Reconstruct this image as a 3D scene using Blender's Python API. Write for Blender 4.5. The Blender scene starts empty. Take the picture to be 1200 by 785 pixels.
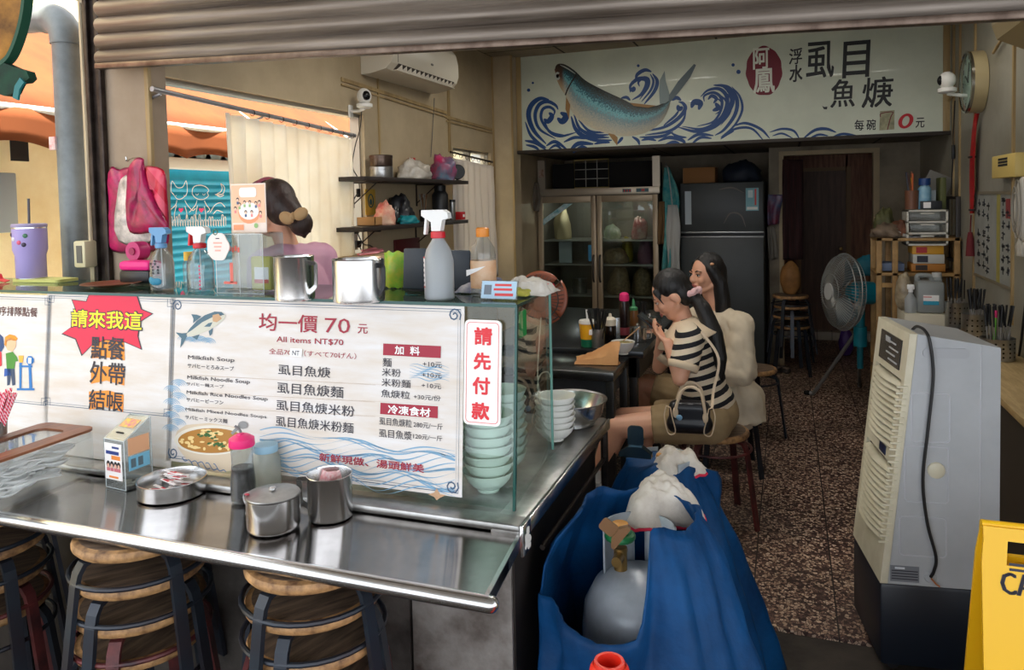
import bpy, bmesh, math, random
from mathutils import Vector, Matrix, noise as mnoise
from math import sin, cos, pi, radians, sqrt

# ------------------------------------------------------------------ camera, world, lights, exposure
SC = bpy.context.scene
COL = SC.collection
F, PX, PY, CAMH = 880.775, 600.0, 276.0, 1.6
_v1 = Vector((923 - PX, -(229 - PY), -F)).normalized()
_v2 = -Vector((-1800 - PX, -(288 - PY), -F)).normalized()
_v3 = _v2.cross(_v1)
RC = Matrix((_v2, _v1, _v3))
EYE = Vector((0, 0, CAMH))
cam = bpy.data.objects.new('camera', bpy.data.cameras.new('camera'))
COL.objects.link(cam)
cam.matrix_world = Matrix.Translation(EYE) @ RC.to_4x4()
cam.data.sensor_width = 36
cam.data.lens = F / 1200 * 36
cam.data.shift_y = -(392.5 - PY) / 1200
cam.data.clip_start = 0.05
SC.camera = cam

w = bpy.data.worlds.new('daylight'); SC.world = w; w.use_nodes = True
bgn = w.node_tree.nodes['Background']
bgn.inputs[0].default_value = (0.88, 0.93, 1.0, 1); bgn.inputs[1].default_value = 2.95

def lamp(name, kind, loc, rot, energy, col=(1, 1, 1), size=(1, 1), spread=None):
    d = bpy.data.lights.new(name, kind); d.energy = energy; d.color = col
    if kind == 'AREA':
        d.shape = 'RECTANGLE'; d.size, d.size_y = size
        if spread: d.spread = spread
    if kind == 'SUN': d.angle = radians(3)
    o = bpy.data.objects.new(name, d); COL.objects.link(o); o.location = loc; o.rotation_euler = rot
    return o
SC.cycles.transparent_max_bounces = 32
lamp('sun', 'SUN', (4, -4, 6), (0, 0, 0), 24.0, (1, .96, .88)).rotation_euler = Vector((-.25, .3, -.92)).to_track_quat('-Z', 'Y').to_euler()
ADDED_TUBES = [(-1.0, 3.3, 2.76, 17), (-1.2, 5.0, 2.76, 8), (0.4, 4.6, 2.76, 5.5)]  # unseen tubes, added to brighten the room

SC.view_settings.view_transform = 'Standard'; SC.view_settings.look = 'None'
SC.view_settings.gamma = 1; SC.view_settings.use_curve_mapping = False
SC.view_settings.exposure = 0.05

# ------------------------------------------------------------------ pixels to points in the place
def ray(x, y): return RC @ (Vector((x - PX, -(y - PY), -F)) / F)
def at(x, y, X=None, Y=None, z=None):
    r = ray(x, y)
    t = X / r.x if X is not None else Y / r.y if Y is not None else (z - CAMH) / r.z
    return EYE + r * t

# ------------------------------------------------------------------ materials
def lin(c):
    f = lambda v: v / 12.92 if v <= .04045 else ((v + .055) / 1.055) ** 2.4
    return tuple(f(v / 255) for v in c[:3]) + (1,)
MATS = {}
def mat(name, col, rough=.6, metal=0., var=0., scale=8., bump=0., bscale=None, col2=None, spec=None, trans=0., stretch=None, emit=0., sss=0., alpha=1., coat=0.):
    if name in MATS: return MATS[name]
    m = bpy.data.materials.new(name); m.use_nodes = True
    nt = m.node_tree; p = nt.nodes['Principled BSDF']; N = nt.nodes.new; L = nt.links.new
    p.inputs['Base Color'].default_value = lin(col); p.inputs['Roughness'].default_value = rough
    p.inputs['Metallic'].default_value = metal
    if spec is not None: p.inputs['Specular IOR Level'].default_value = spec
    if trans: p.inputs['Transmission Weight'].default_value = trans
    if alpha < 1: p.inputs['Alpha'].default_value = alpha
    if coat: p.inputs['Coat Weight'].default_value = coat
    if sss: p.inputs['Subsurface Weight'].default_value = sss; p.inputs['Subsurface Radius'].default_value = (.02, .008, .004)
    if emit: p.inputs['Emission Color'].default_value = lin(col); p.inputs['Emission Strength'].default_value = emit
    if var or col2 or bump:
        tc = N('ShaderNodeTexCoord'); mp = N('ShaderNodeMapping'); L(tc.outputs['Object'], mp.inputs[0])
        if stretch: mp.inputs['Scale'].default_value = stretch
        nz = N('ShaderNodeTexNoise'); nz.inputs['Scale'].default_value = scale; nz.inputs['Detail'].default_value = 6
        nz.inputs['Roughness'].default_value = .62; L(mp.outputs[0], nz.inputs['Vector'])
        if var or col2:
            cr = N('ShaderNodeValToRGB'); L(nz.outputs['Fac'], cr.inputs[0])
            a = lin(col); b = lin(col2) if col2 else a
            cr.color_ramp.elements[0].position = .32; cr.color_ramp.elements[1].position = .68
            cr.color_ramp.elements[0].color = tuple(v * (1 - var) for v in b[:3]) + (1,)
            cr.color_ramp.elements[1].color = tuple(min(1, v * (1 + var * .6)) for v in a[:3]) + (1,)
            L(cr.outputs[0], p.inputs['Base Color'])
        if bump:
            n2 = N('ShaderNodeTexNoise'); n2.inputs['Scale'].default_value = bscale or scale; n2.inputs['Detail'].default_value = 5
            L(mp.outputs[0], n2.inputs['Vector'])
            bp = N('ShaderNodeBump'); bp.inputs['Strength'].default_value = bump; bp.inputs['Distance'].default_value = .01
            L(n2.outputs['Fac'], bp.inputs['Height']); L(bp.outputs[0], p.inputs['Normal'])
    MATS[name] = m; return m

def glassy(name, tint=(1, 1, 1), rough=.02, refl=1.0, ior=1.45, haze=0., hazecol=(230, 230, 230)):
    """a thin clear pane: tinted transparency with a Fresnel reflection, and a little scatter for scuffed plastic"""
    if name in MATS: return MATS[name]
    m = bpy.data.materials.new(name); m.use_nodes = True; nt = m.node_tree; nt.nodes.clear(); N = nt.nodes.new; L = nt.links.new
    out = N('ShaderNodeOutputMaterial'); tr = N('ShaderNodeBsdfTransparent'); tr.inputs[0].default_value = tuple(tint) + (1,)
    gl = N('ShaderNodeBsdfGlossy'); gl.inputs['Roughness'].default_value = rough
    fr = N('ShaderNodeLayerWeight'); pw = N('ShaderNodeMath'); pw.operation = 'POWER'; pw.inputs[1].default_value = 4.5; L(fr.outputs['Facing'], pw.inputs[0])
    mu = N('ShaderNodeMath'); mu.operation = 'MULTIPLY_ADD'; mu.inputs[1].default_value = .8 * refl; mu.inputs[2].default_value = .035 * refl; L(pw.outputs[0], mu.inputs[0])
    mx = N('ShaderNodeMixShader'); L(mu.outputs[0], mx.inputs[0]); L(gl.outputs[0], mx.inputs[2])
    if haze:
        df = N('ShaderNodeBsdfDiffuse'); df.inputs[0].default_value = lin(hazecol)
        tl = N('ShaderNodeBsdfTranslucent'); tl.inputs[0].default_value = lin(hazecol)
        m0 = N('ShaderNodeMixShader'); m0.inputs[0].default_value = .5; L(df.outputs[0], m0.inputs[1]); L(tl.outputs[0], m0.inputs[2])
        m1 = N('ShaderNodeMixShader'); m1.inputs[0].default_value = haze; L(tr.outputs[0], m1.inputs[1]); L(m0.outputs[0], m1.inputs[2])
        L(m1.outputs[0], mx.inputs[1])
    else: L(tr.outputs[0], mx.inputs[1])
    L(mx.outputs[0], out.inputs[0]); MATS[name] = m; return m

def clothlike(name, col, trans=.4, rough=.9, col2=None, scale=6, var=.0, bump=.0):
    """cloth or film that lets daylight through"""
    if name in MATS: return MATS[name]
    m = mat(name, col, rough, col2=col2, scale=scale, var=var, bump=bump); nt = m.node_tree; N = nt.nodes.new; L = nt.links.new
    p = nt.nodes['Principled BSDF']; out = nt.nodes['Material Output']
    tl = N('ShaderNodeBsdfTranslucent'); tl.inputs[0].default_value = lin(col)
    if p.inputs['Base Color'].links: L(p.inputs['Base Color'].links[0].from_socket, tl.inputs[0])
    mx = N('ShaderNodeMixShader'); mx.inputs[0].default_value = trans; L(p.outputs[0], mx.inputs[1]); L(tl.outputs[0], mx.inputs[2])
    L(mx.outputs[0], out.inputs[0]); return m

# ------------------------------------------------------------------ mesh builder
class MB:
    def __init__(s): s.v = []; s.f = []; s.mi = []; s.cur = 0; s.sm = []; s.smooth = True
    def m(s, i): s.cur = i; return s
    def add(s, vs, fs, M=None, smooth=None):
        o = len(s.v)
        s.v += [tuple(M @ Vector(v)) if M is not None else tuple(v) for v in vs]
        s.f += [tuple(i + o for i in f) for f in fs]; s.mi += [s.cur] * len(fs)
        s.sm += [s.smooth if smooth is None else smooth] * len(fs); return s
    def box(s, c, d, bev=0., M=None, rz=0., seg=2):
        bm = bmesh.new(); bmesh.ops.create_cube(bm, size=1)
        for v in bm.verts: v.co = Vector((v.co.x * d[0], v.co.y * d[1], v.co.z * d[2]))
        if bev > 0: bmesh.ops.bevel(bm, geom=bm.edges[:] , offset=min(bev, min(d) * .49), segments=seg, profile=.5, affect='EDGES')
        T = Matrix.Translation(c) @ Matrix.Rotation(rz, 4, 'Z')
        if M is not None: T = M @ T
        bm.verts.index_update()
        s.add([v.co.copy() for v in bm.verts], [[v.index for v in f.verts] for f in bm.faces], T); bm.free(); return s
    def box2(s, a, b, bev=0., M=None):
        return s.box(((a[0]+b[0])/2, (a[1]+b[1])/2, (a[2]+b[2])/2), (abs(b[0]-a[0]), abs(b[1]-a[1]), abs(b[2]-a[2])), bev, M)
    def lathe(s, prof, c=(0, 0, 0), seg=24, M=None, cap=True, sx=1., sy=1.):
        vs = []; fs = []; n = len(prof)
        for i in range(seg):
            a = 2 * pi * i / seg
            for r, z in prof: vs.append((r * cos(a) * sx, r * sin(a) * sy, z))
        for i in range(seg):
            j = (i + 1) % seg
            for k in range(n - 1):
                fs.append((i * n + k, j * n + k, j * n + k + 1, i * n + k + 1))
        if cap:
            if prof[0][0] > 1e-5: fs.append([i * n for i in range(seg)][::-1])
            if prof[-1][0] > 1e-5: fs.append([i * n + n - 1 for i in range(seg)])
        T = Matrix.Translation(c)
        if M is not None: T = T @ M
        return s.add(vs, fs, T)
    def cyl(s, a, b, r, r2=None, seg=16):
        return s.tube([a, b], [r, r if r2 is None else r2], seg)
    def tube(s, pts, r, seg=8, closed=False, cap=True, flat=None, up=None, round_=False):
        """a swept tube; flat=(w, h) sweeps a rectangle instead; round_ caps it with half spheres"""
        P = [Vector(p) for p in pts]; n = len(P)
        R = list(r) if isinstance(r, (list, tuple)) else [r] * n
        if round_ and n > 1:
            d0 = (P[0] - P[1]).normalized(); d1 = (P[-1] - P[-2]).normalized(); A = []; AR = []; B = []; BR = []
            for t in (88, 65, 40, 18):
                A.append(P[0] + d0 * R[0] * sin(radians(t))); AR.append(R[0] * cos(radians(t)))
            for t in (18, 40, 65, 88):
                B.append(P[-1] + d1 * R[-1] * sin(radians(t))); BR.append(R[-1] * cos(radians(t)))
            P = A + P + B; R = AR + R + BR; n = len(P)
        T = []
        for i in range(n):
            if closed: t = P[(i + 1) % n] - P[i - 1]
            elif i == 0: t = P[1] - P[0]
            elif i == n - 1: t = P[-1] - P[-2]
            else: t = (P[i + 1] - P[i]).normalized() + (P[i] - P[i - 1]).normalized()
            T.append(t.normalized() if t.length > 1e-9 else Vector((0, 0, 1)))
        u = Vector(up) if up else (Vector((0, 0, 1)) if abs(T[0].z) < .9 else Vector((1, 0, 0)))
        u = (u - T[0] * u.dot(T[0])).normalized(); vs = []; rings = []
        for i in range(n):
            u = u - T[i] * u.dot(T[i])
            if u.length < 1e-6: u = T[i].orthogonal()
            u.normalize(); b = T[i].cross(u)
            if flat:
                k = R[i]; w_, h_ = flat[0] * k / 2, flat[1] * k / 2; ring = [P[i] + b * w_ + u * h_, P[i] - b * w_ + u * h_, P[i] - b * w_ - u * h_, P[i] + b * w_ - u * h_]
            else: ring = [P[i] + (u * cos(2 * pi * j / seg) + b * sin(2 * pi * j / seg)) * R[i] for j in range(seg)]
            rings.append(len(vs)); vs += ring
        m = 4 if flat else seg; fs = []
        for i in range(n if closed else n - 1):
            a, c = rings[i], rings[(i + 1) % n]
            for j in range(m): fs.append((a + j, a + (j + 1) % m, c + (j + 1) % m, c + j))
        if cap and not closed:
            fs.append([rings[0] + j for j in range(m)][::-1]); fs.append([rings[-1] + j for j in range(m)])
        return s.add(vs, fs, smooth=False if flat else None)
    def ell(s, c, r, M=None, seg=16, rings=10):
        vs = [(0, 0, 1)]; fs = []
        if not isinstance(r, (tuple, list, Vector)): r = (r, r, r)
        for i in range(1, rings):
            a = pi * i / rings
            for j in range(seg): vs.append((sin(a) * cos(2 * pi * j / seg), sin(a) * sin(2 * pi * j / seg), cos(a)))
        vs.append((0, 0, -1)); L = len(vs) - 1
        for j in range(seg):
            k = (j + 1) % seg; fs.append((0, 1 + j, 1 + k)); fs.append((L, L - seg + k, L - seg + j))
            for i in range(rings - 2): a = 1 + i * seg; fs.append((a + j, a + seg + j, a + seg + k, a + k))
        T = Matrix.Translation(c)
        if M is not None: T = T @ M.to_4x4()
        return s.add([(x * r[0], y * r[1], z * r[2]) for x, y, z in vs], fs, T)
    def prism(s, poly, O, U, V, N, h0, h1):
        """polygon (u, v) in a frame, extruded from h0 to h1 along N"""
        O, U, V, N = Vector(O), Vector(U), Vector(V), Vector(N); n = len(poly)
        vs = [O + U * a + V * b + N * h0 for a, b in poly] + [O + U * a + V * b + N * h1 for a, b in poly]
        fs = [tuple(range(n))[::-1], tuple(range(n, 2 * n))] + [(i, (i + 1) % n, n + (i + 1) % n, n + i) for i in range(n)]
        return s.add(vs, fs, smooth=False)
    def grid(s, fn, nu, nv, wrap=False):
        vs = [fn(i / nu, j / nv) for i in range(nu + (0 if wrap else 1)) for j in range(nv + 1)]
        fs = []; k = nv + 1; mlen = nu if wrap else nu + 1
        for i in range(nu):
            a, b = i * k, ((i + 1) % mlen) * k
            for j in range(nv): fs.append((a + j, b + j, b + j + 1, a + j + 1))
        return s.add(vs, fs)
    def build(s, name, ms, parent=None, solid=0., sharp=38, loc=None, sub=0):
        me = bpy.data.meshes.new(name); me.from_pydata(s.v, [], s.f); me.update()
        bm = bmesh.new(); bm.from_mesh(me); bmesh.ops.recalc_face_normals(bm, faces=bm.faces); bm.to_mesh(me); bm.free()
        if not isinstance(ms, (list, tuple)): ms = [ms]
        for q in ms: me.materials.append(q)
        me.polygons.foreach_set('material_index', s.mi); me.polygons.foreach_set('use_smooth', s.sm)
        if any(s.sm) and sharp < 180: me.set_sharp_from_angle(angle=radians(sharp))
        o = bpy.data.objects.new(name, me); COL.objects.link(o)
        if parent: o.parent = parent
        if loc is not None: o.location = loc
        if solid: q = o.modifiers.new('thickness', 'SOLIDIFY'); q.thickness = solid; q.offset = 0
        if sub: q = o.modifiers.new('smooth', 'SUBSURF'); q.levels = sub; q.render_levels = sub
        return o

def tag(o, label, cat, group=None, kind=None):
    if label: o['label'] = label
    if cat: o['category'] = cat
    if group: o['group'] = group
    if kind: o['kind'] = kind
    return o
def thing(name, label, cat, loc=(0, 0, 0), rz=0., group=None, rot=None):
    o = bpy.data.objects.new(name, None); COL.objects.link(o); o.empty_display_size = .05
    o.location = loc; o.rotation_euler = rot if rot else (0, 0, rz)
    return tag(o, label, cat, group)
def struct(name, mb, m, **k):
    o = mb.build(name, m, **k); o['kind'] = 'structure'; return o
def kids(o): return [c for c in bpy.data.objects if c.parent == o]
def dup(root, label, loc=None, rz=None, group=None, rot=None, parent=None):
    c = root.copy(); COL.objects.link(c)
    if label: c['label'] = label
    if group: c['group'] = group
    if loc is not None: c.location = loc
    if rz is not None: c.rotation_euler = (0, 0, rz)
    if rot is not None: c.rotation_euler = rot
    for a in kids(root):
        b = a.copy(); COL.objects.link(b); b.parent = c
        for d in kids(a):
            e = d.copy(); COL.objects.link(e); e.parent = b
    return c

def crom(pts, n=6, closed=False):
    """smooth curve through points (2D or 3D)"""
    P = [Vector(p) for p in pts]; k = len(P); out = []
    for i in range(k if closed else k - 1):
        if closed: p0, p1, p2, p3 = P[i - 1], P[i], P[(i + 1) % k], P[(i + 2) % k]
        else: p1, p2 = P[i], P[i + 1]; p0 = P[i - 1] if i else p1 * 2 - p2; p3 = P[i + 2] if i + 2 < k else p2 * 2 - p1
        for j in range(n):
            t = j / n
            out.append(.5 * ((2 * p1) + (p2 - p0) * t + (2 * p0 - 5 * p1 + 4 * p2 - p3) * t * t + (3 * p1 - p0 - 3 * p2 + p3) * t ** 3))
    if not closed: out.append(P[-1])
    return out

# ------------------------------------------------------------------ lettering and print on flat boards
_TX = {}
def text_geo(s, bold=0.):
    if (s, bold) in _TX: return _TX[(s, bold)]
    c = bpy.data.curves.new('t', 'FONT'); c.body = s; c.resolution_u = 2; c.offset = bold
    o = bpy.data.objects.new('t', c); COL.objects.link(o)
    dg = bpy.context.evaluated_depsgraph_get(); ev = o.evaluated_get(dg); me = ev.to_mesh()
    vs = [(v.co.x, v.co.y) for v in me.vertices]; fs = [tuple(p.vertices) for p in me.polygons]
    ev.to_mesh_clear(); bpy.data.objects.remove(o); bpy.data.curves.remove(c)
    x0 = min(v[0] for v in vs); x1 = max(v[0] for v in vs); y0 = min(v[1] for v in vs); y1 = max(v[1] for v in vs)
    g = ([((x - x0) / max(1e-6, x1 - x0), (y - y0) / max(1e-6, y1 - y0)) for x, y in vs], fs); _TX[(s, bold)] = g; return g
class Board:
    """a flat printed face: origin O, axes U (right) and V (up); pixel helpers unproject onto it"""
    def __init__(s, O, U, V): s.O = Vector(O); s.U = Vector(U).normalized(); s.V = Vector(V).normalized(); s.N = s.U.cross(s.V)
    def px(s, x, y):
        r = ray(x, y); t = (s.O - EYE).dot(s.N) / r.dot(s.N); p = EYE + r * t - s.O
        return p.dot(s.U), p.dot(s.V)
    def P(s, u, v, h=0.): return s.U * u + s.V * v + s.N * h
    def W(s, u, v, h=0.): return s.O + s.P(u, v, h)
    def text(s, mb, t, u0, v0, u1, v1, h=.0012, bold=0., skew=0.):
        vs, fs = text_geo(t, 0.); d = bold * (v1 - v0)
        for q, (du, dv) in enumerate(((0, 0),) if not bold else ((-d, -d), (d, -d), (-d, d), (d, d), (0, 0))):
            mb.add([s.P(u0 + du + (u1 - u0) * (x + skew * y), v0 + dv + (v1 - v0) * y, h + q * 4e-5) for x, y in vs], fs, smooth=False)
        return mb
    def tpx(s, mb, t, x0, y0, x1, y1, h=.0012, bold=0., skew=0.):
        """text fitted between the top-left and bottom-right pixel of its place on the board"""
        a = s.px(x0, y0); b = s.px(x1, y1); return s.text(mb, t, a[0], b[1], b[0], a[1], h, bold, skew)
    def poly(s, mb, pts, h=.0006):
        return mb.add([s.P(u, v, h) for u, v in pts], [tuple(range(len(pts)))], smooth=False)
    def ppx(s, mb, pts, h=.0006): return s.poly(mb, [s.px(*p) for p in pts], h)
    def rect(s, mb, u0, v0, u1, v1, h=.0006): return s.poly(mb, [(u0, v0), (u1, v0), (u1, v1), (u0, v1)], h)
    def stroke(s, mb, pts, w_, h=.0008, closed=False):
        """flat ribbon; w_ one width or a list"""
        P = [Vector(p) for p in pts]; n = len(P); W = list(w_) if isinstance(w_, (list, tuple)) else [w_] * n
        vs = []
        for i in range(n):
            a = P[i - 1] if (i or closed) else P[i]; b = P[(i + 1) % n] if (i < n - 1 or closed) else P[i]
            d = (b - a); d = d.normalized() if d.length > 1e-9 else Vector((1, 0)); q = Vector((-d.y, d.x)) * W[i] / 2
            vs += [s.P(*(P[i] + q), h), s.P(*(P[i] - q), h)]
        fs = [(2 * i, 2 * i + 1, (2 * i + 3) % (2 * n), (2 * i + 2) % (2 * n)) for i in range(n if closed else n - 1)]
        return mb.add(vs, fs, smooth=False)
    def spx(s, mb, pts, wpx, h=.0008, closed=False, n=6, taper=False):
        q = [s.px(*p) for p in crom([(a, b, 0) for a, b in pts], n, closed) for p in [(p.x, p.y)]]
        k = (Vector(s.px(pts[0][0] + 1, pts[0][1])) - Vector(s.px(*pts[0]))).length
        ws = [wpx * k * (sin(pi * (i + .5) / len(q)) ** .6 if taper else 1) for i in range(len(q))]
        return s.stroke(mb, q, ws, h, closed)
    def slab(s, mb, pts, t, back=0.):
        return mb.prism(pts, (0, 0, 0), s.U, s.V, s.N, -t - back, -back)
def rrect(u0, v0, u1, v1, r, n=5):
    out = []
    for cx, cy, a0 in ((u1 - r, v1 - r, 0), (u0 + r, v1 - r, 90), (u0 + r, v0 + r, 180), (u1 - r, v0 + r, 270)):
        for i in range(n + 1): a = radians(a0 + 90 * i / n); out.append((cx + r * cos(a), cy + r * sin(a)))
    return out
FWD = RC @ Vector((0, 0, -1))
def ppm(p): return F / (Vector(p) - EYE).dot(FWD)      # pixels per metre at a point
rnd = random.Random(7)
# ================================================================== SETTING
XL, XR, YF, YS, YB, ZC, ZL = -2.38, 1.10, 2.30, 6.20, 7.50, 2.84, 2.05
def tiled(name, base, line, sx, sy, ox, oy, wd, rough=.5, axes=(0, 1), chips=False, base2=None):
    """panels or tiles with joints, in object coordinates"""
    m = mat(name, base, rough, col2=base2, var=.12, scale=5); nt = m.node_tree; N = nt.nodes.new; L = nt.links.new; p = nt.nodes['Principled BSDF']
    tc = N('ShaderNodeTexCoord'); sp = N('ShaderNodeSeparateXYZ'); L(tc.outputs['Object'], sp.inputs[0])
    def M(op, a, b=None):
        q = N('ShaderNodeMath'); q.operation = op
        for i, v in enumerate((a, b)):
            if v is None: continue
            if isinstance(v, (int, float)): q.inputs[i].default_value = v
            else: L(v, q.inputs[i])
        return q.outputs[0]
    def joint(sock, s, o):
        f = M('FRACT', M('DIVIDE', M('SUBTRACT', sock, o), s)); e = M('MINIMUM', f, M('SUBTRACT', 1.0, f)); return M('LESS_THAN', e, wd / s / 2)
    J = M('MAXIMUM', joint(sp.outputs[axes[0]], sx, ox), joint(sp.outputs[axes[1]], sy, oy))
    if chips:
        vo = N('ShaderNodeTexVoronoi'); vo.inputs['Scale'].default_value = 78; vo.feature = 'F1'; L(tc.outputs['Object'], vo.inputs['Vector'])
        ve = N('ShaderNodeTexVoronoi'); ve.inputs['Scale'].default_value = 78; ve.feature = 'DISTANCE_TO_EDGE'; L(tc.outputs['Object'], ve.inputs['Vector'])
        cs = N('ShaderNodeSeparateColor'); L(vo.outputs['Color'], cs.inputs[0])
        cr = N('ShaderNodeValToRGB'); L(cs.outputs[0], cr.inputs[0]); e = cr.color_ramp.elements
        e[0].position = 0; e[0].color = lin((84, 60, 52)); e[1].position = 1; e[1].color = lin((226, 202, 176))
        for q, c in ((.3, (124, 92, 78)), (.5, (182, 150, 128)), (.75, (208, 180, 154))): k = e.new(q); k.color = lin(c)
        mk = M('GREATER_THAN', ve.outputs[0], .07); big = M('LESS_THAN', cs.outputs[1], .80)
        mx = N('ShaderNodeMix'); mx.data_type = 'RGBA'; L(M('MULTIPLY', mk, big), mx.inputs[0]); mx.inputs[6].default_value = lin((62, 38, 34)); L(cr.outputs[0], mx.inputs[7])
        nz = N('ShaderNodeTexNoise'); nz.inputs['Scale'].default_value = 2.2; nz.inputs['Detail'].default_value = 5; L(tc.outputs['Object'], nz.inputs['Vector'])
        mr = N('ShaderNodeMapRange'); mr.inputs[1].default_value = .35; mr.inputs[2].default_value = .7; mr.inputs[3].default_value = .55; mr.inputs[4].default_value = 1.0; L(nz.outputs[0], mr.inputs[0])
        mm = N('ShaderNodeMix'); mm.data_type = 'RGBA'; mm.blend_type = 'MULTIPLY'; mm.inputs[0].default_value = 1; L(mx.outputs[2], mm.inputs[6]); L(mr.outputs[0], mm.inputs[7]); basec = mm.outputs[2]
    else: basec = p.inputs['Base Color'].links[0].from_socket
    mj = N('ShaderNodeMix'); mj.data_type = 'RGBA'; L(J, mj.inputs[0]); L(basec, mj.inputs[6]); mj.inputs[7].default_value = lin(line)
    L(mj.outputs[2], p.inputs['Base Color']); return m

M_terr = tiled('terrazzo', (150, 110, 95), (34, 20, 18), .305, .61, -.137, .05, .006, rough=.55, chips=True)
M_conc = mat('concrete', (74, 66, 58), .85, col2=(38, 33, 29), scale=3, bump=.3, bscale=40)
M_ceil = tiled('ceiling_panel', (150, 138, 118), (44, 36, 30), .62, .62, .1, .3, .018, rough=.8)
M_ceil2 = tiled('ceiling_panel_dark', (120, 112, 98), (36, 30, 26), .62, .5, .1, .3, .02, rough=.8)
M_wall = mat('painted_board', (194, 176, 144), .62, col2=(172, 154, 124), var=.06, scale=1.6, bump=.04, bscale=14)
M_wallR = mat('painted_board_grey', (152, 148, 134), .4, col2=(124, 120, 106), var=.08, scale=1.3, bump=.03, bscale=9)
M_wallB = mat('back_wall_paint', (150, 138, 118), .75, col2=(108, 96, 80), var=.1, scale=2)
M_batten = mat('ochre_batten', (180, 154, 106), .5, col2=(146, 120, 78), var=.1, scale=12, stretch=(1, 1, .1))
M_stucco = mat('cream_stucco', (255, 240, 200), .85, col2=(240, 218, 166), var=.05, scale=2, bump=.2, bscale=40)
M_dark = mat('cavity_shade', (28, 24, 22), .9)  # near-black in place of the shade inside slots, holes and cavities
M_rust = mat('rusty_dark_steel', (70, 60, 54), .5, .6, col2=(38, 28, 24), var=.2, scale=14, bump=.1)

f = MB().box2((-2.9, 2.88, -.1), (1.6, 10.2, 0)); struct('floor', f, M_terr)
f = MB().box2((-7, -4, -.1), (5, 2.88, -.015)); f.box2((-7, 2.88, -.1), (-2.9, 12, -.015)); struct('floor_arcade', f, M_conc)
f = MB().box2((XL - .1, YF, ZC), (XR + .1, YS + .05, ZC + .08)); struct('ceiling', f, M_ceil)
f = MB().box2((XL - .1, YS + .06, ZL), (XR + .1, 10.2, ZL + .08)); struct('ceiling_low', f, M_ceil2)
# walls; the left one has two window openings
W1 = (2.40, 3.95, .95, 2.14); W2 = (5.22, 6.0, 1.0, 2.02)
f = MB()
for a, b in (((2.402, 0), (10.2, .95)), ((2.40, 2.14), (3.95, 3.0)), ((3.95, .95), (5.22, 3.0)), ((5.22, 2.02), (6.0, 3.0)), ((5.22, .95), (6.0, 1.0)), ((6.0, .95), (10.2, 3.0))):
    f.box2((XL - .1, a[0], a[1]), (XL, b[0], b[1]))
struct('wall_left', f, M_wall)
f = MB().box2((XR, YF - .1, 0), (XR + .1, 10.2, 3.2)); struct('wall_right', f, M_wallR)
# front pillar beside the window, with its ochre edge strip
f = MB().box2((-2.66, YF, 0), (-2.36, YF + .1, 3.2)); struct('wall_front', f, mat('pillar_paint', (162, 144, 124), .8, col2=(146, 126, 104), var=.06, scale=2.5, bump=.06, bscale=18))
f = MB().box2((-2.365, YF - .006, 0), (-2.343, YF + .012, 3.0), .003); struct('trim_1', f, M_batten)
# pier where the left wall meets the mural
f = MB().box2((XL, 6.06, 0), (-2.205, 6.26, ZC)); struct('wall_pier', f, M_wall)
# partition with the doorway, corridor and inner door
f = MB()
f.box2((-.165, YB, 0), (-.06, YB + .08, ZL)); f.box2((.735, YB, 0), (XR, YB + .08, ZL)); f.box2((-.06, YB, 1.985), (.735, YB + .08, ZL)); f.box2((XL, 8.25, 0), (-.165, 8.33, ZL)); f.box2((-.165, YB, 0), (-.10, 9.05, ZL))
struct('wall_back', f, M_wallB)
M_brown = mat('brown_door_wood', (156, 106, 76), .6, col2=(112, 72, 50), var=.15, scale=6, stretch=(6, 6, .6))
f = MB()
f.box2((-.165, 9.05, 0), (.12, 9.13, ZL)); f.box2((.60, 9.05, 0), (1.1, 9.13, ZL)); f.box2((.1, 9.05, 1.86), (.62, 9.13, ZL)); f.box2((-.098, 7.6, 0), (-.085, 9.05, ZL)); f.box2((.90, 7.6, 0), (.92, 9.05, ZL))
struct('wall_corridor', f, M_brown)
f = MB().box2((-.085, 8.88, 0), (1.1, 9.05, .09), .008); struct('trim_2', f, tiled('kerb_tile', (186, 176, 160), (80, 70, 60), .15, .5, 0, 0, .006))
door = MB().box2((.1, 9.02, .09), (.60, 9.07, 1.86)).build('door_1', mat('inner_door', (112, 80, 60), .55, col2=(84, 58, 44), var=.1, scale=5, stretch=(5, 5, .5))); door['kind'] = 'structure'
f = MB(); f.box2((.10, 9.0, .09), (.14, 9.06, 1.9)); f.box2((.60, 8.99, .09), (.65, 9.06, 1.9)); f.box2((.1, 9.0, 1.86), (.65, 9.06, 1.9)); f.build('door_frame', mat('door_frame_paint', (138, 104, 70), .6), door)
MB().lathe([(.0, 0), (.02, .005), (.022, .03), (.012, .045), (0, .046)], (.55, 9.02, 1.0), 12, Matrix.Rotation(radians(90), 4, 'X')).build('door_knob', mat('brass_old', (150, 120, 70), .35, .9), door)
f = MB(); f.box2((-.075, YB - .02, 0), (-.035, YB + .1, 1.985)); f.box2((.725, YB - .02, 0), (.775, YB + .1, 1.985)); f.box2((-.075, YB - .03, 1.97), (.775, YB + .1, 2.01))
struct('trim_3', f, mat('door_casing', (170, 150, 116), .6, var=.1))
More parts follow.
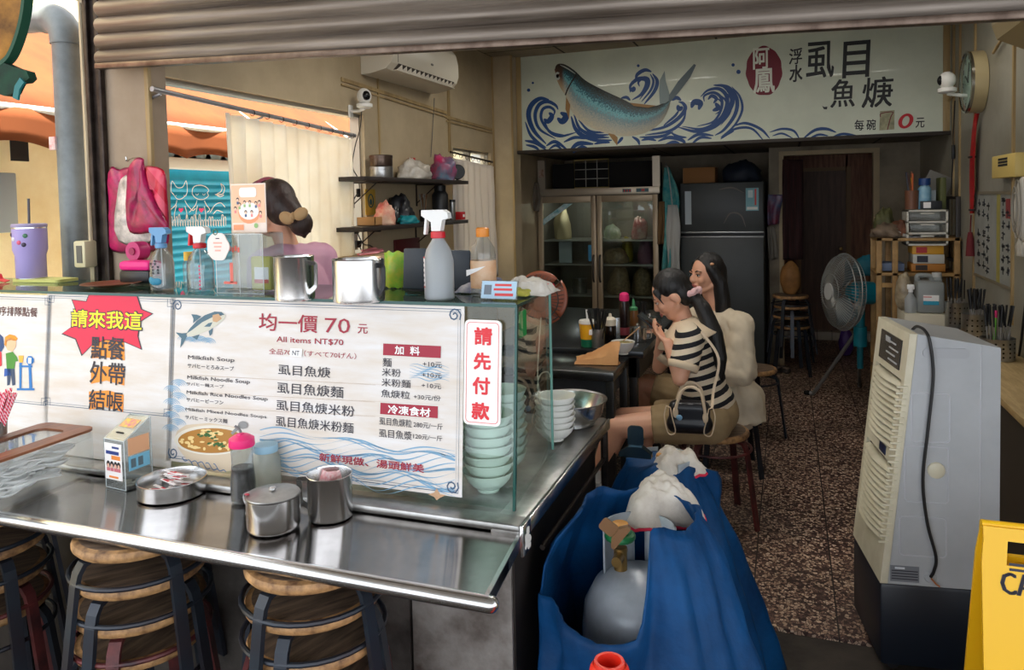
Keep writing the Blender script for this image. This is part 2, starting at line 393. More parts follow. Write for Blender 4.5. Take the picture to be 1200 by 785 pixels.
# battens over the board joints
f = MB()
def batten(mb, a, b, w_=.022, t=.008):
    a, b = Vector(a), Vector(b); mb.tube([a, b], 1, flat=(w_, t), up=(1, 0, 0))
for q in ((400, 92.7, 523.5, 132.4), (523, 137, 577, 152)):
    a, b = at(q[0], q[1], X=XL + .006), at(q[2], q[3], X=XL + .006); batten(f, a, b); batten(f, a - Vector((0, 0, .03)), b - Vector((0, 0, .03)), .01)
for x, y0, y1 in ((443, 100, 186), (524.5, 100, 178), (527, 138, 180)):
    a = at(x, y0, X=XL + .005); batten(f, (a.x, a.y, ZC), (a.x, a.y, at(x, y1, X=XL).z), .014)
for X, Y in ((-2.375, 6.055), (-2.20, 6.055)): f.box2((X - .008, Y - .006, 0), (X + .008, Y + .006, ZC))
struct('trim_4', f, M_batten)
f = MB()
for x, y in ((1125, 100), (1142, 200), (1187.5, 200), (1118, 60)):
    a = at(x, y, X=XR - .005); f.box2((XR - .012, a.y - .012, .9), (XR, a.y + .012, ZC))
struct('trim_5', f, M_batten)

# lintel, arcade ceiling behind the camera, fascia over the shutter
f = MB().box2((-7, 2.0, -.016), (-2.9, 12, -.012)); struct('floor_alley_bounce', f, mat('alley_bounce_pale', (214, 206, 192), .85, col2=(190, 180, 164), scale=2))  # unseen pale slab, added to bounce sunlight up onto the alley wall
f = MB().box2((-2.7, -3.2, 3.1), (5, 2.2, 3.2)); struct('ceiling_arcade', f, mat('arcade_ceiling', (150, 146, 138), .8))  # unseen, put in so the sky light comes in at an angle
f = MB().box2((-2.7, 2.26, 2.45), (XR + .2, 2.42, 3.2)); f.box2((XR - .03, 1.9, 0), (XR + .1, 2.3, 3.2)); struct('wall_lintel', f, mat('lintel_paint', (120, 112, 100), .8))

# ------------------------------------------------------------------ outside, beyond the left wall
f = MB().box2((-4.9, 0, -.1), (-4.7, 11, 5)); struct('wall_alley', f, M_stucco)
f = MB().box2((-4.72, 2.55, 1.9), (-4.66, 3.35, 3.0)); struct('trim_6', f, mat('pale_panel', (176, 200, 205), .6))

def slats(mb, Y0, Y1, z0, z1, X, pitch, depth, nY=1):
    n = int((z1 - z0) / pitch); prof = []
    for i in range(n):
        z = z0 + i * pitch
        for k in range(6): t = k / 6; prof.append((X + depth * sin(pi * min(1, t / .86)) if t < .86 else X, z + t * pitch))
    prof.append((X, z1)); vs = []; fs = []
    for x, z in prof: vs += [(x, Y0, z), (x, Y1, z)]
    for i in range(len(prof) - 1): fs.append((2 * i, 2 * i + 1, 2 * i + 3, 2 * i + 2))
    mb.add(vs, fs)
XA = -4.64
tl = at(150, 196, X=XA); br = at(285, 205, X=XA); ztop = at(220, 199, X=XA).z
al = thing('alley_roller_shutter', 'bright blue roller shutter painted with two white line cats, across the alley', 'shutter', (XA, tl.y, 0))
f = MB(); slats(f, 0, 1.6, 0, ztop, 0, .062, .014); f.build('slat_curtain', mat('shutter_blue', (0, 176, 222), .45, col2=(0, 156, 206), var=.05, scale=3), al)
f = MB().box2((-.05, -.05, ztop), (.1, 1.65, ztop + .09), .01); f.build('housing', mat('alley_white', (232, 232, 226), .5), al)
for y in (-.05, 1.6): MB().box2((-.02, y, 0), (.03, y + .05, ztop)).build('guide_rail', mat('alley_white', (232, 232, 226), .5), al)
B = Board((XA + .018, tl.y, 0), (0, 1, 0), (0, 0, 1))
def alley_print(name, col, fn, h=.002):
    mb = MB(); fn(mb); return mb.build(name, mat('print_' + name, col, .5), al, loc=(.018, 0, 0))
Zc = lambda x, y, ox=160, oy=180, k=4.361: (ox + x / k, oy + y / k)
def cats(mb):
    for pts in ([(185,205),(175,190),(180,140),(205,172),(235,170),(252,138),(258,190),(248,215),(225,232),(205,230),(185,205)],
                [(283,205),(285,180),(300,165),(330,162),(355,172),(368,188),(360,200),(366,215),(345,232),(318,234),(295,222),(283,205)],
                [(205,238),(198,262),(175,285),(165,300)], [(245,238),(258,262),(285,290),(300,280)], [(203,262),(192,310),(195,345)], [(246,268),(256,310),(250,345)],
                [(308,238),(300,262),(282,285),(268,300)], [(345,240),(356,262),(372,285),(360,300)], [(310,265),(302,310),(305,345)], [(345,268),(352,310),(350,345)],
                [(400,208),(425,220),(445,212)], [(428,152),(448,172),(440,205),(405,210),(428,196),(436,176),(428,152)],
                [(375,300),(400,262),(430,252),(452,275)], [(390,310),(410,290),(440,300)]):
        B.spx(mb, [Zc(*p) for p in pts], .75, .003, n=4)
    for x in (190, 240): B.spx(mb, [Zc(x, 212), Zc(x + 6, 218), Zc(x + 14, 212)], .5, .003)
    for x in (300, 335): B.spx(mb, [Zc(x, 205), Zc(x + 8, 212), Zc(x + 16, 204)], .5, .003)
    for i in range(22):
        x = 172 + i * 13; h = rnd.choice((30, 45, 55)); B.spx(mb, [Zc(x, 372), Zc(x + 2, 372 - h), Zc(x + 9, 372 - h), Zc(x + 10, 368)], .6, .003, n=3)
alley_print('line_drawing', (240, 245, 245), cats)
def hearts(mb):
    for cx, cy in ((225, 290), (329, 290)):
        B.ppx(mb, [Zc(cx, cy + 12), Zc(cx - 12, cy - 2), Zc(cx - 10, cy - 11), Zc(cx - 4, cy - 12), Zc(cx, cy - 6), Zc(cx + 5, cy - 12), Zc(cx + 11, cy - 11), Zc(cx + 12, cy - 2)], .004)
alley_print('heart_drawing', (255, 70, 140), hearts)
tagged = MB()
for k in range(7):
    a = at(196 + 18 * k, 200, X=XA + .05); tagged.add([(0, a.y - .14, ztop + .08), (0, a.y + .14, ztop + .08), (0, a.y + .01, ztop + .26), (.02, a.y - .14, ztop + .08), (.02, a.y + .14, ztop + .08), (.02, a.y + .01, ztop + .26)], [(0, 1, 2), (3, 5, 4), (0, 3, 4, 1), (1, 4, 5, 2), (2, 5, 3, 0)], smooth=False)
o = tagged.build('alley_ornament_strip', mat('ornament_grey_blue', (150, 180, 195), .5), loc=(XA + .06, 0, 0)); tag(o, 'row of pale pointed ornaments along the top of the blue shutter', 'ornament')
# awning hung on the alley wall, sloping down towards the shop
aw = thing('alley_awning', 'orange brown cloth awning over the alley outside the left window', 'awning', (0, 0, 0))
XV = -3.55; zv0 = at(30, 174, X=XV).z; zv1 = at(30, 127, X=XV).z; Mo = clothlike('awning_cloth', (126, 66, 26), .14, col2=(104, 54, 20), scale=3, var=.08)
f = MB(); f.grid(lambda u, v: (XV - 1.05 * v, .6 + 7 * u, zv1 + .75 * v + .02 * sin(u * 40) * v), 60, 6); f.build('awning_roof_cloth', Mo, aw, solid=.004)
Mv = clothlike('awning_valance_cloth', (138, 74, 34), .25)
f = MB(); f.grid(lambda u, v: (XV + .01 * sin(u * 90), .6 + 7 * u, zv1 + (zv0 - zv1 + .035 * abs(sin(u * 7 * pi / .45))) * v), 240, 3); f.build('valance', Mv, aw, solid=.003)
f = MB(); f.cyl((XV - .01, .6, zv1), (XV - .01, 7.6, zv1), .02); f.cyl((XV - .5, .6, zv1 + .33), (XV - .5, 7.6, zv1 + .33), .02)
for k in range(6): f.cyl((XV, 1.0 + 1.2 * k, zv1 + .0), (XV - 1.08, 1.0 + 1.2 * k, zv1 + .70), .016)
f.build('awning_frame', mat('alley_white', (232, 232, 226), .5), aw)
# meter cabinet on the alley wall
mc = thing('meter_cabinet', 'pale grey meter cabinet on the cream alley wall', 'cabinet', (-4.7, 0, 0)); a = at(-8, 202, X=-4.6); b = at(20, 272, X=-4.6)
MB().box2((0, a.y, b.z), (.12, b.y, a.z), .008).build('cabinet_box', mat('cabinet_grey', (150, 160, 165), .5), mc)
MB().box2((.12, a.y + .1, b.z + .45), (.125, a.y + .22, b.z + .58)).build('meter_window', mat('meter_glass', (30, 34, 36), .2), mc)
# grey ducts: alley lean-to stick and wires
# ================================================================== SHOP FRONT: roller shutter, guide post, downpipe
M_slat = mat('shutter_steel', (150, 140, 130), .5, .55, col2=(92, 80, 70), var=.2, scale=3.2, stretch=(.25, 6, 6), bump=.05, bscale=20)
pl, pr = at(119, 79, Y=2.235), at(1200, 20, Y=2.235)
sh = thing('roller_shutter', 'half raised grey steel roller shutter across the top of the shop front', 'shutter', pl, rot=(0, -math.asin((pr.z - pl.z) / (pr - pl).length), 0))
f = MB(); Ls = (pr - pl).length + .25; prof = []
for i in range(8):
    z = .012 + i * .0635
    for k in range(10): t = k / 10; prof.append((-.016 * sin(pi * min(1, t / .8)) ** .7 if t < .8 else .010 * sin(pi * (t - .8) / .2), z + t * .0635))
vs = []; fs = []
for i, (y, z) in enumerate(prof): vs += [(-.02 + Ls * j / 8, y, z) for j in range(9)]
for i in range(len(prof) - 1):
    for j in range(8): fs.append((9 * i + j, 9 * i + j + 1, 9 * i + 10 + j, 9 * i + 9 + j))
f.add(vs, fs); f.build('slat_curtain', M_slat, sh, solid=.002, sharp=60)
f = MB().box((Ls / 2 - .02, 0, .004), (Ls, .034, .022), .004); f.build('bottom_bar', mat('bar_steel', (120, 104, 92), .4, .7, col2=(80, 62, 52), var=.2, scale=9), sh)
a = at(95, 100, Y=2.275); b = at(118, 100, Y=2.275)
gp = thing('shutter_guide_post', 'cream and dark steel guide channel of the roller shutter', 'guide rail', (a.x, 2.275, 0)); wd = b.x - a.x
f = MB(); f.box2((0, 0, 0), (wd * .22, .022, 3.1), .003); f.build('cream_strip', mat('cream_strip', (186, 170, 140), .5, var=.15), gp)
f = MB(); f.box2((wd * .22, .0, 0), (wd * .42, .022, 3.1), .003); f.box2((wd * .78, .0, 0), (wd * 1., .022, 3.1), .003); f.box2((wd * .4, .016, 0), (wd * .8, .022, 3.1)); f.build('channel', M_rust, gp)
a = at(70, 120, Y=2.36); b = at(93, 120, Y=2.36); rp = (b.x - a.x) / 2; cx = (a.x + b.x) / 2; zt = at(80, 18, Y=2.36).z
M_pvc = mat('grey_pipe', (128, 136, 138), .42, col2=(98, 104, 106), var=.1, scale=5)
dp = thing('downpipe', 'fat grey plastic downpipe with an elbow beside the shutter post', 'pipe', (cx, 2.36, 0))
f = MB(); f.tube([(0, 0, 0), (0, 0, zt - .1)], rp, 20); f.build('pipe_run', M_pvc, dp)
f = MB(); f.tube([(0, 0, zt - .12)] + [(-.1 + .1 * cos(radians(t)), 0, zt - .1 + .1 * sin(radians(t))) for t in range(0, 91, 15)] + [(-.12, 0, zt)], rp * 1.12, 20); f.build('elbow', M_pvc, dp)
f = MB(); f.tube([(-.1, 0, zt), (-1.2, 0, zt + .05)], rp, 20); f.build('pipe_run', M_pvc, dp)
MB().box((-.035, -rp - .001, at(76, 167, Y=2.30).z), (.035, .012, .055), .002).build('sticker', mat('sticker_red_white', (214, 120, 116), .6, col2=(230, 226, 222), scale=30), dp)
# outlet box on the post
a = at(93, 282, Y=2.245); b = at(108, 313, Y=2.245)
ob = thing('outlet_box', 'cream outlet box fixed to the shutter post', 'outlet', ((a.x + b.x) / 2, 2.244, (a.z + b.z) / 2)); hw, hh = (b.x - a.x) / 2, (a.z - b.z) / 2
MB().box((0, 0, 0), (hw * 2, .06, hh * 2), .008).build('housing', mat('outlet_cream', (206, 196, 160), .5), ob)
f = MB().box((.003, -.0305, 0), (hw * .9, .004, hh * 1.3)); f.build('socket_panel', mat('socket_grey', (96, 92, 84), .5), ob)
f = MB(); f.tube([(.02, .01, hh), (.022, .012, .5), (.018, .012, 1.0)], .006, 6); f.build('conduit', mat('cream_strip', (186, 170, 140), .5), ob)
# hanging banner and green cloth at the top left corner
bn = thing('hanging_banner', 'ochre banner with a green border hanging in the top left corner', 'banner', at(14, 40, Y=1.5))
def pq(x, y, Y=1.5): return at(x, y, Y=Y) - at(14, 40, Y=1.5)
edge = [(35, -20), (34, 0), (31, 22), (25, 45), (16, 66), (6, 76)]
f = MB(); Lq = [pq(x - 5, y) for x, y in edge]; Lq2 = [p + Vector((-.45, .02, .02)) for p in Lq]
f.grid(lambda u, v: tuple(crom(Lq, 4)[round(u * 20)].lerp(crom(Lq2, 4)[round(u * 20)], v) + Vector((0, .02 * sin(v * 9 + u * 3), 0))), 20, 10)
f.build('banner_cloth', mat('banner_ochre', (176, 122, 50), .8, col2=(96, 62, 24), var=.2, scale=9), bn, solid=.004)
f = MB(); E2 = crom([pq(x - 2, y) for x, y in edge], 4); f.tube(E2, 1, flat=(.012, .026), up=(0, 1, 0)); f.build('border', mat('banner_green', (10, 70, 48), .7), bn)
gc = thing('green_cloth_tassel', 'dark green rag hanging below the ochre banner, with a teal strap', 'cloth', at(14, 90, Y=1.5))
def pg(x, y, Y=1.5): return at(x, y, Y=Y) - at(14, 90, Y=1.5)
f = MB(); f.prism([tuple((pg(x, y).x, pg(x, y).z)) for x, y in [(-30, 70), (4, 72), (22, 80), (36, 84), (39, 92), (34, 97), (26, 98), (20, 110), (10, 113), (-4, 108), (-30, 104)]], (0, 0, 0), (1, 0, 0), (0, 0, 1), (0, -1, 0), -.012, .012)
f.build('rag', mat('rag_green', (6, 60, 40), .85, col2=(4, 36, 26), scale=20, var=.2), gc)
f = MB(); f.tube([pg(35, 95) + Vector((0, -.02, 0)), pg(30, 104) + Vector((0, -.022, 0)), pg(27, 117) + Vector((0, -.02, 0))], 1, flat=(.02, .006), up=(0, 1, 0)); f.build('strap', mat('strap_teal', (10, 110, 112), .6), gc)

# ================================================================== COUNTER
WX0, WX1 = -3.3, -.585
M_ss = mat('stainless', (226, 226, 226), .22, 1., col2=(206, 206, 206), var=.06, scale=5, bump=.015, bscale=6)
M_ssd = mat('stainless_dull', (190, 190, 188), .32, .9, col2=(140, 138, 134), var=.15, scale=6)
M_ssw = mat('worktop_steel', (172, 166, 162), .13, 1., col2=(138, 132, 128), var=.1, scale=4, bump=.012, bscale=3)
wt = thing('stainless_worktop', 'long polished stainless steel worktop with a rounded front edge', 'counter', (0, 0, 0))
f = MB(); p = [(1.425, .755), (1.405, .757), (1.396, .764), (1.396, .775), (1.402, .782), (1.418, .782), (1.424, .78), (1.735, .78), (1.735, .757)]
f.add([(WX0, y, z) for y, z in p] + [(WX1 - (y - 1.4) * .11, y, z) for y, z in p], [(i, (i + 1) % 9, 9 + (i + 1) % 9, 9 + i) for i in range(9)] + [tuple(range(9))[::-1], tuple(range(9, 18))]); f.build('top_sheet', M_ssw, wt, sharp=50)
f = MB(); f.tube([(WX0, 1.41, .765), (WX1 + .001, 1.41, .765)], .0185, 14, round_=True); f.build('bullnose_edge', M_ss, wt)
f = MB(); f.prism([(WX1 - .002, 1.41), (WX1 - .036, 1.735), (WX1 - .046, 1.735), (WX1 - .012, 1.41)], (0, 0, 0), (1, 0, 0), (0, 1, 0), (0, 0, 1), .752, .784); f.build('end_strip', M_ss, wt)
for x in (-.82, -1.6, -2.4):
    f = MB(); f.tube([(x, 1.46, .745), (x, 1.74, .56)], 1, flat=(.03, .008), up=(1, 0, 0)); f.build('bracket', M_rust, wt)
cb = thing('counter_base', 'dark steel base cabinet carrying the glass case', 'cabinet', (0, 0, 0))
MB().box2((WX0, 1.76, 0), (-2.32, 2.25, .754)).box2((-2.32, 1.76, 0), (-.66, 2.62, .754)).build('base_body', mat('base_dark_steel', (66, 60, 56), .5, .5, col2=(34, 30, 28), var=.2, scale=4), cb)
MB().box2((-.95, 1.748, .02), (-.665, 1.758, .75)).build('front_panel', mat('stainless_worn', (168, 164, 158), .4, .35, col2=(96, 84, 76), var=.2, scale=5), cb)
MB().box2((-1.9, 1.75, .02), (-.96, 1.758, .75)).build('front_panel', mat('base_mid_steel', (104, 98, 92), .5, .2, col2=(44, 38, 36), var=.2, scale=4), cb)
f = MB(); f.box2((WX0, 1.70, .782), (-.622, 1.765, .803), .006); f.box2((-.70, 1.70, .760), (-.622, 2.66, .803), .006); f.box2((WX0, 1.765, .757), (-2.32, 2.262, .796)); f.box2((-2.32, 1.765, .757), (-.70, 2.66, .796)); f.build('ledge', M_ssd, cb)
f = MB(); f.box2((-.622, 1.70, .725), (-.612, 1.76, .803), .003); f.box2((-.620, 1.76, .765), (-.612, 2.66, .803), .003); f.build('ledge_edge', M_ss, cb)
f = MB(); pts = []
for k in range(26): a = rnd.random(); pts.append((-.6115, 1.715 + .04 * rnd.random(), .735 + .05 * rnd.random()))
for p_ in pts: f.ell(p_, (.0012, .008, .007), None, 8, 5)
f.build('tape_residue', mat('white_residue', (214, 212, 206), .8), cb)['kind'] = 'stuff'
# lower shelf rails and hoses under the ledge end
f = MB()
for z in (.66, .52, .38): f.tube([(-.63, 1.9, z), (-.63, 2.66, z)], .008, 8)
f.tube([(-.63, 2.64, 0), (-.63, 2.64, .76)], .014, 8); f.build('side_rail', M_rust, cb)

# ------------------------------------------------------------------ glass case
def yf(z, d=0.): return 1.785 + (z - .80) * .05 / .525 - d
CX0, CX1, ZG0, ZG1, YG = -3.3, -.667, .803, 1.325, 2.27
M_pane = glassy('pane_glass', (.90, .96, .94), .01)
M_pedge = mat('glass_edge_green', (8, 70, 62), .15)
gc = thing('glass_case', 'glass counter case with dark green edges holding stacked bowls', 'display case', (0, 0, 0))
def pane(mb, q, t):
    q = [Vector(p) for p in q]; n = (q[1] - q[0]).cross(q[3] - q[0]).normalized() * t; mb.add([tuple(p) for p in q] + [tuple(p + n) for p in q], [(3, 2, 1, 0), (4, 5, 6, 7), (0, 1, 5, 4), (1, 2, 6, 5), (2, 3, 7, 6), (3, 0, 4, 7)], smooth=False)
f = MB(); pane(f, [(CX0, yf(ZG0), ZG0), (CX1, yf(ZG0), ZG0), (CX1, yf(ZG1), ZG1), (CX0, yf(ZG1), ZG1)], -.005); f.build('front_pane', M_pane, gc)
f = MB(); pane(f, [(CX1, yf(ZG0), ZG0), (CX1 - .045, YG, ZG0), (CX1 - .045, YG, ZG1 - .012), (CX1, yf(ZG1), ZG1)], -.005); f.build('side_pane', M_pane, gc)
f = MB(); pane(f, [(CX0, yf(ZG1) - .012, ZG1), (CX1 + .006, yf(ZG1) - .012, ZG1), (CX1 - .04, YG, ZG1 - .012), (CX0, YG, ZG1 - .012)], .006); f.build('top_pane', glassy('top_glass', (.55, .72, .68), .015, haze=.12, hazecol=(90, 130, 120)), gc)
f = MB(); f.box2((CX0, yf(ZG1) - .0135, ZG1 - .001), (CX1 + .007, yf(ZG1) - .012, ZG1 + .008)); f.tube([(CX1 + .006, yf(ZG1) - .01, ZG1 + .003), (CX1 - .04, YG, ZG1 - .008)], 1, flat=(.002, .008)); f.build('top_edge', M_pedge, gc)
f = MB(); f.tube([(CX1 + .002, yf(ZG0) - .002, ZG0), (CX1 + .002, yf(ZG1) - .002, ZG1)], 1, flat=(.007, .009), up=(0, 1, 0)); f.build('corner_edge', M_pedge, gc)
f = MB(); f.tube([(CX1 - .044, YG + .002, ZG0), (CX1 - .044, YG + .002, ZG1 - .01)], 1, flat=(.006, .006), up=(0, 1, 0)); f.build('rear_edge', mat('glass_edge_light', (120, 170, 160), .15), gc)
# inside tape spot
tpx = at(614, 379, X=CX1 - .006); MB().box((CX1 - .009, tpx.y, tpx.z), (.003, .05, .07)).build('green_label', mat('label_green', (20, 130, 60), .5), gc)['label'] = 'small green label stuck on the side pane'

# ------------------------------------------------------------------ printed boards on the front glass
sl = Vector((0, .05, .525)).normalized(); O0 = Vector((0, yf(.80) - .009, .80))
M_paper = mat('menu_parchment', (226, 224, 224), .45, col2=(218, 206, 192), scale=3.5, var=.03, stretch=(1, 1, 6))
M_pbl = mat('print_wave_blue', (128, 170, 200), .5); M_pbd = mat('print_line_blue', (62, 88, 116), .5); M_maroon = mat('print_maroon', (160, 24, 52), .5); M_ink = mat('print_ink', (40, 38, 52), .5)
def board(name, label, cat, pts, t=.004, m=M_paper):
    B = Board(O0, (1, 0, 0), sl); u0, v0 = B.px(*pts[0]); u1, v1 = B.px(*pts[1]); o = thing(name, label, cat, B.O)
    f = MB(); B.slab(f, [(u0, v1), (u1, v1), (u1, v0), (u0, v0)], t); f.build('board', m, o); return B, o, (u0, v1, u1, v0)
def frame_lines(B, o, r, m=M_pbd, inset=.010, curl=False):
    f = MB(); u0, v0, u1, v1 = r
    for d, w_ in ((inset, .0022), (inset + .007, .0012)):
        B.stroke(f, [(u0 + d, v0 + d), (u1 - d, v0 + d), (u1 - d, v1 - d), (u0 + d, v1 - d)], w_, .0009, True)
    for cu, cv, su, sv in ((u0, v0, 1, 1), (u1, v0, -1, 1), (u1, v1, -1, -1), (u0, v1, 1, -1)):
        if curl: q = [(cu + su * (.028 + .020 * (1 - t / 16) * cos(t * .75 + 2.5)), cv + sv * (.026 + .020 * (1 - t / 16) * sin(t * .75 + 2.5))) for t in range(14)]; B.stroke(f, q, .004, .0011)
        else:
            for e in (.012, .022, .032): B.stroke(f, [(cu + su * .008, cv + sv * e), (cu + su * e, cv + sv * e), (cu + su * e, cv + sv * .008)], .0018, .0011)
    f.build('border', m, o)

# queue board (left, runs out of the picture)
B, o, r = board('queue_board', 'parchment board with queueing cartoon people at the far left of the case', 'sign', ((-70, 342), (54.2, 540)))
f = MB(); B.tpx(f, '依序排隊點餐', -9, 358.5, 44, 371.5, bold=.012); f.build('lettering', mat('print_brown', (84, 40, 40), .5), o)
r2 = (r[0], B.px(50, 478)[1], r[2], r[3]); frame_lines(B, o, r2)
def cartoon(parts):
    for nm, col, pp in parts:
        f = MB()
        for i, q in enumerate(pp): B.ppx(f, [(x / 3.927, 330 + y / 3.927) for x, y in q], .0012 + .0002 * i)
        f.build(nm, mat('toon_' + nm, col, .6), o)
cartoon([('jacket', (70, 140, 50), [[(28, 330), (60, 322), (78, 345), (85, 365), (72, 368), (68, 400), (32, 402)]]), ('trousers', (50, 70, 100), [[(34, 402), (68, 400), (72, 475), (58, 478), (52, 430), (46, 475), (34, 478)]]),
  ('face', (240, 190, 150), [[(28, 270), (50, 258), (76, 270), (74, 300), (58, 322), (36, 315), (26, 295)]]), ('hair', (236, 150, 40), [[(22, 290), (24, 255), (45, 242), (70, 248), (84, 262), (74, 272), (50, 268), (34, 275), (30, 300)]]),
  ('coat', (214, 44, 60), [[(0, 318), (8, 325), (10, 385), (0, 392)]]), ('long_hair', (40, 70, 120), [[(0, 240), (16, 255), (20, 300), (8, 322), (0, 320)]]), ('handbag', (40, 90, 170), [[(22, 400), (50, 398), (52, 430), (20, 436)]]),
  ('queue_post', (40, 120, 190), [[(90, 372), (102, 372), (100, 490), (90, 490)], [(132, 375), (144, 375), (150, 490), (136, 490)], [(90, 385), (150, 385), (150, 394), (90, 394)], [(124, 355), (132, 342), (146, 342), (158, 355), (158, 370), (146, 382), (132, 382), (124, 370)], [(80, 490), (160, 490), (160, 500), (80, 500)]]), ('cup', (240, 180, 70), [[(86, 340), (110, 340), (106, 372), (90, 372)]])])
f = MB(); B.tpx(f, '1', 134 / 3.927, 330 + 350 / 3.927, 147 / 3.927, 330 + 376 / 3.927, .003, .02); f.build('numeral', mat('print_white', (245, 245, 245), .5), o)

# order-here board
B, o, r = board('order_here_board', 'parchment board with a red burst and large characters, left of the menu', 'sign', ((55.6, 343), (200, 549)))
r2 = (r[0], B.px(190, 491)[1], r[2], r[3]); frame_lines(B, o, r2)
K = lambda q: [(x / 3.927, 330 + y / 3.927) for x, y in q]
burst = [(335, 85), (400, 92), (412, 62), (630, 66), (650, 128), (700, 148), (642, 185), (634, 250), (650, 308), (575, 276), (490, 265), (430, 285), (380, 335), (352, 262), (290, 238), (336, 205), (352, 130)]
f = MB(); cxb, cyb = 490, 170; B.ppx(f, K([(cxb + (x - cxb) * 1.035, cyb + (y - cyb) * 1.045) for x, y in burst]), .0010); f.build('burst_outline', M_ink, o)
f = MB(); B.ppx(f, K(burst), .0014); f.build('burst', mat('print_red', (220, 24, 70), .5), o)
f = MB(); B.tpx(f, '請來我這', 84.2, 362, 167, 387.3, .0018, .05); f.build('lettering_outline', M_ink, o)
f = MB(); B.tpx(f, '請來我這', 84.8, 362.6, 166.4, 386.6, .0022, .016); f.build('lettering', mat('print_yellow', (246, 232, 40), .5), o)
f = MB()
for q in ([(425, 285), (500, 265), (572, 275), (575, 362), (500, 350), (420, 352)], [(420, 400), (480, 388), (575, 395), (573, 478), (490, 455), (420, 470)], [(410, 505), (500, 500), (570, 520), (568, 600), (480, 575), (412, 590)]): B.ppx(f, K(q), .0010)
f.build('orange_band', mat('print_orange', (240, 150, 50), .5), o)
f = MB(); B.tpx(f, '點餐', 108, 393.7, 145.7, 422.2, .0026, .014); B.tpx(f, '外帶', 106.4, 423, 146.4, 451.7, .0016, .014); B.tpx(f, '結帳', 105.2, 456, 143.9, 482.8, .0016, .014); f.build('large_lettering', M_ink, o)

# menu board
B, o, r = board('menu_board', 'large parchment menu board with a fish and a soup bowl, facing the street', 'menu board', ((200.5, 348), (541, 583)))
B.slabr = r; frame_lines(B, o, r, curl=True)
f = MB(); u0, v0, u1, v1 = r
def wavelet(mb, u, v, w_, n=4, flip=1):
    for k in range(n):
        rr = w_ * (1 - k * .22); B.stroke(mb, [(u + flip * rr * cos(radians(a)), v + rr * .6 * sin(radians(a))) for a in range(10, 175, 12)], [.0026 * sin(pi * (i + .5) / 14) + .0004 for i in range(14)], .0010)
for k in range(20):
    vv = v0 + .010 + .0054 * k; q = [(u0 + .35 + (u1 - u0 - .37) * t / 60, vv + (.014 - .0003 * k) * sin(t * .28 + k * .33) + .012 * sin(t * .11 + k) + .016 * abs(t / 60 - .45) * (k / 18)) for t in range(61)]; B.stroke(f, q, [.0022 + .0018 * sin(t * .28 + k) for t in range(61)], .0010)
for i in range(8): wavelet(f, u0 + .016 + .026 * (i % 2), v0 + .09 + .02 * i, .034, 5, 1)
for i in range(4): wavelet(f, u0 + .06 + .03 * i, v1 - .135 - .004 * (i % 2), .03, 4)
for i in range(7): B.stroke(f, [(u1 - .16 + .012 * t, v1 - .165 - .006 * i + .004 * sin(t + i)) for t in range(11)], [.0004 + .002 * sin(pi * t / 10) for t in range(11)], .0010)
f.build('wave_print', M_pbl, o)
f = MB()
for y0, y1 in ((439, 453), (459, 474.5), (476, 491)): B.stroke(f, [B.px(222, y0), B.px(440, y0 + 12)], .0008, .0011); B.stroke(f, [B.px(222, y0 + .8), B.px(520, y0 + 15)], .0004, .0011)
f.build('rule_lines', mat('print_rule', (190, 170, 150), .5), o)
f = MB()
for t, x0, y0, x1, y1, b in (('均一價', 304.2, 367, 372, 390, .012), ('70', 381, 372.3, 410.4, 391, 0), ('元', 419.8, 379.6, 431, 391, .01), ('All items NT$70', 324.6, 394, 402.5, 405.5, .012), ('全品70元（すべて70げん）', 315.6, 408, 417.7, 421, 0), ('新鮮現做、湯頭鮮美', 374.7, 530.5, 497, 554, .02)): B.tpx(f, t, x0, y0, x1, y1, .0016, b)
f.build('maroon_lettering', M_maroon, o)
for q in ([(449.4, 402.4), (517, 405.5), (516.5, 419.6), (449, 416)], [(446.2, 471.8), (513.4, 476), (513, 490), (445.6, 485)]): f = MB(); B.ppx(f, q, .0012); f.build('heading_band', M_maroon, o)
f = MB(); B.tpx(f, '加  料', 463.3, 405, 492, 416.3, .0018, .025); B.tpx(f, '冷凍食材', 455.3, 474.3, 504.4, 488.4, .0018, .025); f.build('white_lettering', mat('print_white', (245, 245, 245), .5), o)
f = MB()
